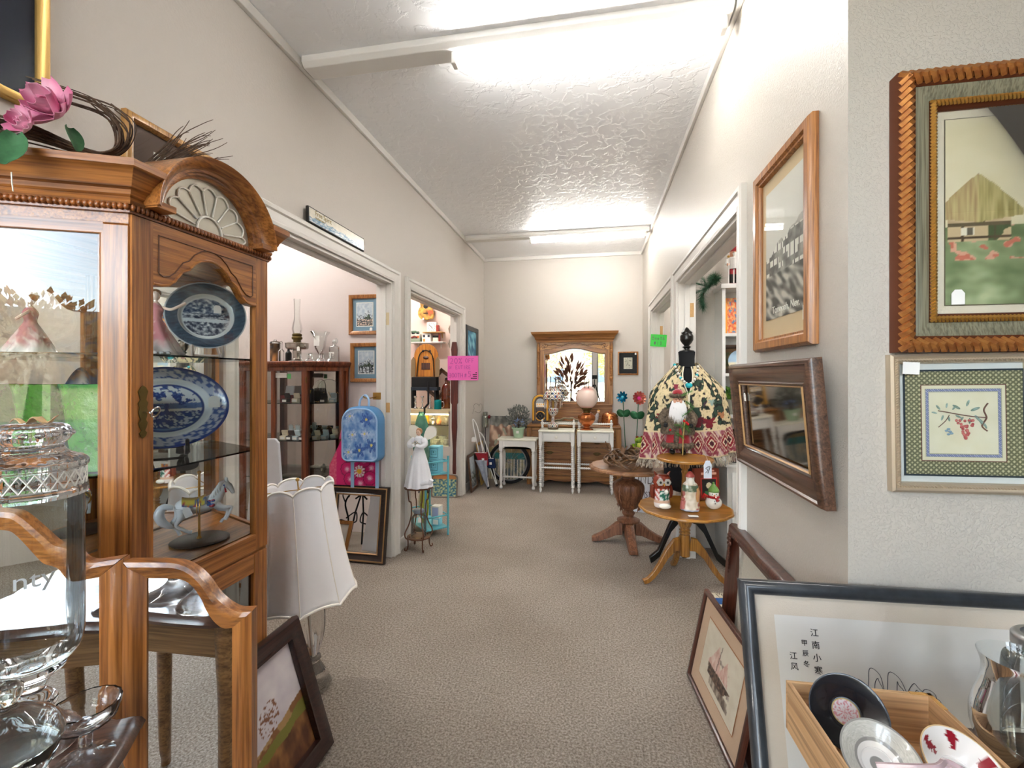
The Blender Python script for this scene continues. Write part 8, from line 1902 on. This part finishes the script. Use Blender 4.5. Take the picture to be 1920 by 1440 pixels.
flat('liner', GW-.16, GH-.16, -.008, .08, mat('linen_cream', '#e6dac6', .85, bmp=.3, bscale=300), gp_); flat('bevel_line', GW-.212, GH-.212, -.0088, .106, mat('bevel_brown', '#6b5f4c', .7), gp_); flat('print', GW-.216, GH-.216, -.0096, .108, M_vc, gp_, art_cot, 220, 150)
flat('glass', GW-.17, GH-.17, -.0125, .085, M_pane, gp_); flat('backing', GW-.004, GH-.004, -.001, .002, mat('kraft_board', '#7b6a55', .9), gp_); price_tag(gp_, 'price_tag', Tr(-.30, -.0145, .108), .026, .034)
def art_emb(u, v):
    U, V = (u-.5)*.240, (v-.5)*.246; e = max(abs(U)/.120, abs(V)/.123)
    if e > .965: return hx('26323e')
    iu, iv = abs(U)/.084, abs(V)/.088; k = max(iu, iv)
    if k > 1.0:
        a, b_ = U*92, V*92; p = math.hypot((a+.5) % 1-.5, (b_+.5) % 1-.5); p2 = math.hypot(a % 1-.5, b_ % 1-.5)
        if p < .22: return hx('d9cfa8')
        if p2 < .16: return hx('cfc49c')
        if abs(p2-.42) < .07 or abs(p-.45) < .06: return hx('6f6d52')
        return mixc(hx('8f8c6e'), hx('a8a484'), .5+nz(U, V, 400))
    if k > .985: return hx('6b2f2c')
    if k > .90: return hx('ece2c6')
    if k > .885: return hx('b9b49a')
    if k > .82: return hx('6470a4') if (int((U+V)*700) % 3) else hx('c9c6d6')
    if k > .80: return hx('b9b49a')
    return mixc(hx('e3d9bc'), hx('efe7d2'), .5+.7*fbm(U*20, V*20, 1, 3))
EW, EH = .292, .318; ex0 = .682
em = thing('framed_embroidery', 'silver framed floral silk embroidery below the cottage print', 'embroidery', (ex0+EW/2, YC-.002, 1.036), 0, None, 0, rad(-.8))
M_silv = mat('frame_champagne', '#c9b8a0', .38, .55)
MB().rectframe(EW, EH, [(0, 0), (0, -.018), (.005, -.022), (.010, -.018), (.02, -.016), (.022, -.01), (.022, 0)]).build('frame', M_silv, em, smooth=40); rope(EW, EH, .0145, -.017, .004, .006, M_silv, 'beaded_edge', em)
flat('mat_board', EW-.04, EH-.04, -.004, .02, mat('mat_white', '#e3e2e0', .8), em); flat('silk', .240, .246, -.006, .036, M_vc, em, art_emb, 260, 260, cx=.006)
st_ = MB(); sg = MB(); pk_ = MB(); bl_ = MB(); y = -.0072; OX, OZ = .006, .159
st_.tube(spl([(OX+.048, y, OZ+.045), (OX+.04, y, OZ+.03), (OX+.045, y, OZ+.012), (OX+.036, y, OZ-.006), (OX+.046, y, OZ-.018)], 5), .0016, 5); st_.tube(spl([(OX+.045, y, OZ+.012), (OX+.01, y, OZ+.016), (OX-.03, y, OZ+.024), (OX-.05, y, OZ+.028)], 5), .0012, 5); st_.tube(spl([(OX-.028, y, OZ+.018), (OX-.036, y, OZ+.004), (OX-.05, y, OZ-.01)], 5), .0008, 5)
for (x, z, a, L) in [(-.052, .022, 2.9, .012), (-.046, .03, 2.2, .014), (-.04, .018, 4.4, .013), (-.034, .034, 1.4, .012), (-.03, .016, 4.9, .013), (-.022, .03, .9, .012), (-.016, .018, -.5, .014), (-.006, .032, 2.6, .018), (.006, .038, 1.2, .016), (.014, .028, .4, .02), (.022, .018, -.9, .018), (.03, .01, -1.0, .02), (.012, .012, -1.6, .014), (.0, .014, -2.2, .014), (.04, .0, -1.2, .014)]:
    M = Tr(OX+x, y, OZ+z)@Matrix.Rotation(-a, 4, 'Y'); sg.tr(M).ball((L/2, 0, 0), L/2, 10, 6, (1, .12, .32)); sg.tr(None)
R = random.Random(5)
for i in range(34): t_ = R.random(); pk_.ball((OX+.004+R.uniform(-.02, .02)*(1-t_), y, OZ+.006-.042*t_), .0032, 7, 5, (1, .35, 1))
for (x, z) in [(-.03, -.014), (-.034, -.018), (-.027, -.02), (-.03, -.026), (-.024, -.024)]: bl_.ball((OX+x, y, OZ+z), .0038, 7, 5, (1, .3, .7))
st_.build('stem_stitch', mat('thread_brown', '#7a5648', .7), em); sg.build('leaf_stitch', mat('thread_sage', '#6f8270', .6, var='#a9bdb8', vscale=60), em); pk_.build('blossom_stitch', mat('thread_rose', '#b5434c', .6, var='#dd8a80', vscale=90), em); bl_.build('butterfly_stitch', mat('thread_blue', '#8fa8bc', .6), em)
MB().tr(Tr(-.108, -.0245, .272)@Ry(.06)).box(-.018, .016, -.001, 0, 0, .028).build('price_label', M_tag, em, smooth=0); flat('glass', EW-.042, EH-.042, -.010, .021, M_pane, em)
# ================================================================== pictures leaning at the right
cf = picture('framed_picture', 'carved mahogany framed picture leaning on the right wall', 'picture', .70, .69, [(0, 0), (0, -.03), (.008, -.042), (.024, -.046), (.04, -.036), (.05, -.028), (.066, -.02), (.07, -.014), (.07, 0)], M_mahogd, (.540, 1.655, .004), -pi/2, -.078,
  layers=[('mat_board', .066, -.008, mat('mat_ivory', '#ddd6ca', .8), None), ('print', .165, -.01, M_vc, lambda u, v: hx('8a7a4a') if max(abs(u-.5), abs(v-.5)) > .47 else mixc(hx('6a5a50'), hx('8f8278'), .5+fbm(u*3, v*3, 1.5)), 30, 30)])
for (sx, sz) in [(-1, 1), (1, 1)]:
    cx_, cz_ = sx*.315, .655; cvb = MB()
    for i in range(16): a = i*.8; cvb.ball((cx_+.022*cos(a)*(i/16), -.044, cz_-.02+.03*sin(a)*(i/16)), .0085, 7, 5, (1, .6, 1))
    for i in range(8): cvb.ball((cx_-sx*(.03+.012*i), -.042+.0006*i, cz_+.002*sin(i)), .009-.0008*i, 7, 5, (1.3, .6, 1)); cvb.ball((cx_, -.042+.0006*i, cz_-.06-.016*i), .009-.0008*i, 7, 5, (1, .6, 1.4))
    cvb.build('carved_corner', M_mahogd, cf, smooth=60)
def art_ship(u, v):
    q = fbm(u*5, v*5, 1.5, 6); f = nz(u, v, 26, 3); g = fbm(u*9, v*3, 2, 5)
    def tri(x0, zb, zt, w): return zb < v < zt and abs(u-x0-(v-zb)*.1) < w*(zt-v)/(zt-zb)
    if v > .30 and (abs(u-.40-(v-.3)*.12) < .007 or abs(u-.66) < .006) and v < .86: return hx('6a5548')
    if tri(.36, .40, .82, .16) or tri(.60, .42, .76, .13) or tri(.30, .38, .62, .14): return mixc(hx('c98f80'), hx('ecd6ca'), .55+1.3*g)
    if .22 < v < .40 and abs(u-.5+(.40-v)*.4) < .30-.5*(.40-v)+.03*f: return mixc(hx('3a2a24'), hx('8a6a58'), .4+1.3*f)
    if .10 < v < .24 and abs(u-.54) < .26+.08*q: return mixc(hx('5a4a42'), hx('c9b8a6'), .5+1.5*g)
    if .30 < v < .66 and .16 < u < .8 and q > .12: return mixc(hx('8a7a70'), hx('d0bfb0'), .5+f)
    return mixc(hx('e6dccb'), hx('dccfbc'), .5+q)
picture('framed_print', 'dark narrow framed ship print with tan mat leaning at the bottom right', 'picture', .52, .386, [(0, 0), (0, -.014), (.004, -.018), (.014, -.018), (.018, -.012), (.018, 0)], M_mahogd, (.436, 1.805, .004), -pi/2+.09, -.2,
  layers=[('mat_board', .016, -.005, mat('mat_peach', '#d6b79c', .8), None), ('gilt_line', (.085, .085, .075, .075), -.0062, mat('gilt_line', '#b5764a', .5), None), ('print', (.089, .089, .079, .079), -.0072, M_vc, art_ship, 70, 60)])
# big black framed ink painting
def art_ink(u, v):
    U, V = u*1.0, v; q = fbm(u*6, v*6, 1.5, 2)
    return mixc(hx('d6d1ca'), hx('dedad5'), .5+q)
IW, IH = 1.06, .83
ik = thing('ink_painting', 'large black framed Chinese ink landscape leaning in the lower right corner', 'painting', (.352+IW/2*cos(.045), .984+IW/2*sin(.045), .004), .045, None, -.235)
PFk = [(0, 0), (0, -.012), (.004, -.022), (.012, -.027), (.022, -.027), (.030, -.02), (.033, -.01), (.033, 0)]
MB().rectframe(IW, IH, PFk).build('frame', mat('lacquer_worn', '#2b2e32', .32, coat=.5, var='#3d4248', vscale=14), ik, smooth=50)
flat('silk_mount', IW-.06, IH-.06, -.004, .03, mat('silk_beige', '#d3c6b6', .8, bmp=.2, bscale=400), ik); flat('paper', IW-.15, IH-.15, -.0055, .075, M_vc, ik, art_ink, 40, 30)
flat('backing', IW-.006, IH-.006, -.001, .003, mat('kraft_board', '#7b6a55', .9), ik)
def brush(txt, x, z, s_): textmesh('calligraphy', txt, s_, M_ink, ik, Tr(x, -.0062, z)@Rx(pi/2), .0004)
xk = -IW/2
for i, ch in enumerate('江南小寒'): brush(ch, xk+.150, .715-.026*i, .018)
for i, ch in enumerate('甲辰冬'): brush(ch, xk+.128, .694-.022*i, .014)
for i, ch in enumerate('江风'): brush(ch, xk+.100, .664-.022*i, .017)
mtn = MB()
for (x0, h_) in [(xk+.245, .05), (xk+.275, .075), (xk+.315, .07), (xk+.355, .05), (xk+.38, .04)]:
    for k in range(2):
        r_ = lambda s_: random.uniform(-s_, s_)
        mtn.tube(spl([(x0-.026+.02*k, -.0062, .575), (x0-.018+.018*k+r_(.004), -.0062, .585+h_*.5), (x0-.006+.01*k+r_(.004), -.0062, .585+h_*(.95-.25*k)), (x0+.008+r_(.003), -.0062, .585+h_*(.8-.2*k)), (x0+.018+r_(.005), -.0062, .585+h_*.4), (x0+.024, -.0062, .575)], 5), .0007, 4)
mtn.build('ink_mountains', M_inkg, ik)
# ================================================================== table at the lower right: box of saucers, glassware
RTZ = .72
rt_ = thing('display_table', 'dark wooden display table under the saucer box and glassware', 'table', (.60, .73, 0), .05)
MB().box(-.262, .42, -.22, .14, RTZ-.03, RTZ).build('top', M_walnut, rt_, smooth=0, bevel=.004); MB().box(-.235, .39, -.19, .11, RTZ-.11, RTZ-.03).build('apron', M_walnut, rt_, smooth=0)
for x in (-.225, .38):
    for y in (-.18, .10): MB().box(x-.02, x+.02, y-.02, y+.02, 0.0, RTZ-.1).build('leg', M_walnut, rt_, smooth=0, bevel=.003)
bx = thing('wooden_box', 'shallow pale wooden box holding three decorative saucers', 'box', (.42, .708, RTZ+.0015), .02)
M_ply = wood('plywood_pale', '#d8b184', '#cfa577', '#b98c5e', .6, 0, .8, 0, .05); BW2, BD2, BH2 = .105, .108, .078
M_plyy = wood('plywood_side', '#d8b184', '#cfa577', '#b98c5e', .6, 0, .8, 1, .05)
for nm, q in [('front_side', (-BW2, BW2, -BD2, -BD2+.006, 0, BH2)), ('back_side', (-BW2, BW2, BD2-.006, BD2, 0, BH2)), ('end_side', (-BW2, -BW2+.006, -BD2+.006, BD2-.006, 0, BH2)), ('end_side', (BW2-.006, BW2, -BD2+.006, BD2-.006, 0, BH2)), ('bottom', (-BW2+.006, BW2-.006, -BD2+.006, BD2-.006, 0, .005))]: MB().box(*q).build(nm, M_plyy if nm == 'end_side' else M_ply, bx, smooth=0)
tpz = MB(); tpz.box(BW2-.03, BW2+.0008, BD2-.0052, BD2+.0008, BH2-.045, BH2+.0008); tpz.box(BW2-.0052, BW2+.0008, BD2-.035, BD2+.0008, BH2-.045, BH2+.0008); tpz.build('tape', mat('tape_amber', '#b98a4a', .4), bx, smooth=0)
def saucer(label, x, y, z, r, rx, rz, fn, well=.42, deep=.018):
    t = thing('saucer', label, 'saucer', (x, y, z), rz, None, rx)
    pr = prof_spl([(.002, .0), (r*well*.9, 0), (r*well, .003), (r*.62, deep*.55), (r*.92, deep), (r, deep+.001)], 6)
    rr_ = []
    for (r0, z0), (r1, z1) in zip(pr, pr[1:]): rr_ += [(r0+(r1-r0)*k/3, z0+(z1-z0)*k/3) for k in range(3)]
    rr_.append(pr[-1]); rr_ += [(r*.97, deep-.004), (r*.6, deep*.3-.004), (r*well*.8, -.005), (.002, -.005)]
    MB().lathe(rr_, 90, cap=True).build('dish', M_vcg, t, smooth=60, colfn=lambda v: fn(math.hypot(v[0], v[1])/r, math.atan2(v[1], v[0]))); return t
saucer('black saucer with a white centre standing at the back of the wooden box', .376, .762, RTZ+.072, .050, rad(58), rad(-14), lambda r, a: (hx('d8cdd0') if nz(r*8, a*2, 2) > -.1 else hx('c98a90')) if r < .33 else (hx('b8a06a') if .33 < r < .35 else hx('191a20')))
saucer('grey rimmed saucer at the front of the wooden box', .370, .672, RTZ+.068, .046, rad(34), rad(-5), lambda r, a: hx('8f8c88') if r > .95 or .52 < r < .6 or r < .2 else (mixc(hx('c9c6be'), hx('a9a69c'), .5+nz(r*60, a*30, 1)) if r > .6 else hx('dedad6')))
saucer('white saucer with red flowers leaning beside the grey one in the box', .464, .676, RTZ+.066, .048, rad(32), rad(16), lambda r, a: hx('d8b98a') if r > .97 else hx('8f1626') if (.55 < r < .92 and sin(a*6+1)+.7*nz(a*3, r*6, 2) > .62) else hx('dcc4cc') if r < .3 else hx('e9e4e0'))
wr_ = MB(); t = thing('plastic_wrap', 'pale pink cellophane strip lying across the saucers', 'wrap', (0, 0, 0)); wr_.tube(spl([(.345, .63, RTZ+.098), (.40, .62, RTZ+.113), (.43, .64, RTZ+.106), (.46, .60, RTZ+.105)], 6), .004, 6); wr_.build('strip', mat('cellophane', '#ead2d8', .15, trans=.6), t)
hu2 = thing('hurricane_glass', 'clear hurricane glass shade at the lower right edge', 'glass shade', (.588, .745, RTZ+.0015))
lathe_part('body', hu2, [(.036, 0), (.038, .004), (.037, .02), (.046, .05), (.0535, .085), (.052, .11), (.043, .142), (.0405, .165), (.046, .186)], M_jar, 48, None, (0, 0, 0), 6)
cj = thing('canister_jar', 'glass canister with metal lid and paper tag behind the hurricane shade', 'jar', (.690, .830, RTZ+.0015))
lathe_part('body', cj, [(.05, 0), (.052, .006), (.052, .12), (.045, .14), (.036, .15), (.036, .156), (.002, .157)], M_jar, 40); lathe_part('lid', cj, [(.038, .156), (.041, .158), (.041, .172), (.036, .178), (.03, .178), (.028, .172), (.002, .172)], M_steel, 36); price_tag(cj, 'price_tag', Tr(-.03, -.048, .085)@Rz(-.3)@Ry(.15), .04, .05)
MB().tube([(.04*cos(a), .04*sin(a), .15) for a in [2*pi*i/24 for i in range(25)]], .002, 6).build('wire_clasp', M_steel, cj)
# ================================================================== behind the viewpoint (seen only in mirrors and glass)
tr3 = thing('camera_tripod', 'black camera tripod standing in the shop, reflected in the dresser mirror', 'tripod', (.02, -.42, 0))
for k in range(3): a = 2*pi*k/3+.5; MB().tube([(.03*cos(a), .03*sin(a), 1.1), (.36*cos(a), .36*sin(a), .01)], [.016, .009], 8).build('leg', M_blackm, tr3)
MB().tube([(0, 0, .95), (0, 0, 1.24)], .014, 10).build('column', M_blackm, tr3); MB().cb((0, .0, 1.30), (.14, .08, .10)).build('camera_body', M_blackm, tr3, smooth=0, bevel=.01)
pl_ = thing('tall_dried_plant', 'tall brown leaved plant in the shop, reflected in the dresser mirror', 'plant', (-.62, -.9, 0)); lathe_part('pot', pl_, [(.14, 0), (.16, .02), (.19, .36), (.002, .34)], M_black, 24); foliage(130, 0, 0, 1.15, .36, .3, .6, .28, .05, mat('leaf_rust', '#6d4230', .7), pl_, 'leaves', .5, 12); MB().tube([(0, 0, .3), (.02, 0, 1.2)], .02, 8).build('trunk', M_twig, pl_)
ct_ = thing('shop_counter', 'grey shop counter with stock, reflected in the dresser mirror', 'counter', (1.0, -1.35, 0)); MB().box(-.5, .9, -.25, .25, 0, .86).build('counter_body', mat('counter_dark', '#4a4a4e', .6), ct_, smooth=0, bevel=.01); MB().box(-.53, .93, -.28, .28, .86, .9).build('counter_top', M_walnut, ct_, smooth=0, bevel=.004)
yc = thing('cream_chest', 'cream chest of drawers in the shop, reflected in the oak cabinet', 'chest', (2.35, -.35, 0), rad(-35)); MB().box(-.4, .4, -.22, .22, 0, .95).build('chest_body', mat('paint_cream', '#e4d29a', .45), yc, smooth=0, bevel=.006)
for z in (.08, .36, .64): d_ = MB().box(-.37, .37, -.235, -.22, z, z+.25).build('drawer', mat('paint_cream', '#e4d29a', .45), yc, smooth=0, bevel=.006); MB().ball((0, -.25, z+.13), .02, 10, 8).build('knob', M_brass, d_)
# street outside the shop windows
o = MB().box(-14, 14, -22, YF-.25, -.14, -.04).build('ground_outside', mat('asphalt', '#8f8c86', .9), smooth=0); struct(o)
bl2 = thing('street_building', 'pale building across the street outside the shop windows', 'building', (1.5, -17.5, -.04)); MB().box(-7, 9, -3, 0, 0, 3.0).build('walls', mat('stucco', '#c9b89a', .8), bl2, smooth=0); MB().box(-7.4, 9.4, -3.3, .5, 3.0, 3.4).build('roof', mat('roof_grey', '#6e6a66', .8), bl2, smooth=0)
for x in (-5, -1.5, 2, 5.5): MB().box(x, x+1.6, 0.0, .04, 1.0, 2.6).build('window', mat('window_dark', '#4a5560', .2), bl2, smooth=0)
for i, (x, y, h_, m) in enumerate([(-6.5, -10.5, 2.3, mat('leaf_autumn', '#a8632e', .8, var='#c99a4a', vscale=3)), (-3.0, -10.5, 2.1, mat('leaf_orange', '#9a5a2a', .8, var='#b9a87a', vscale=5)), (1.2, -11, 2.2, mat('leaf_gold', '#b58a34', .8, var='#7f8a3c', vscale=3)), (6.5, -12, 2.4, mat('leaf_autumn', '#a8632e', .8))]):
    t = thing('street_tree', 'autumn street tree outside the shop windows, %s from the left as seen from inside' % ['fourth', 'third', 'second', 'first'][i], 'tree', (x, y, -.04)); MB().tube([(0, 0, 0), (.1, 0, h_*.7)], [.16, .08], 8).build('trunk', M_twig, t); foliage(1500, 0, 0, h_, 1.7, 1.2, .85, .17, .05, m, t, 'foliage', .2, 40+i)
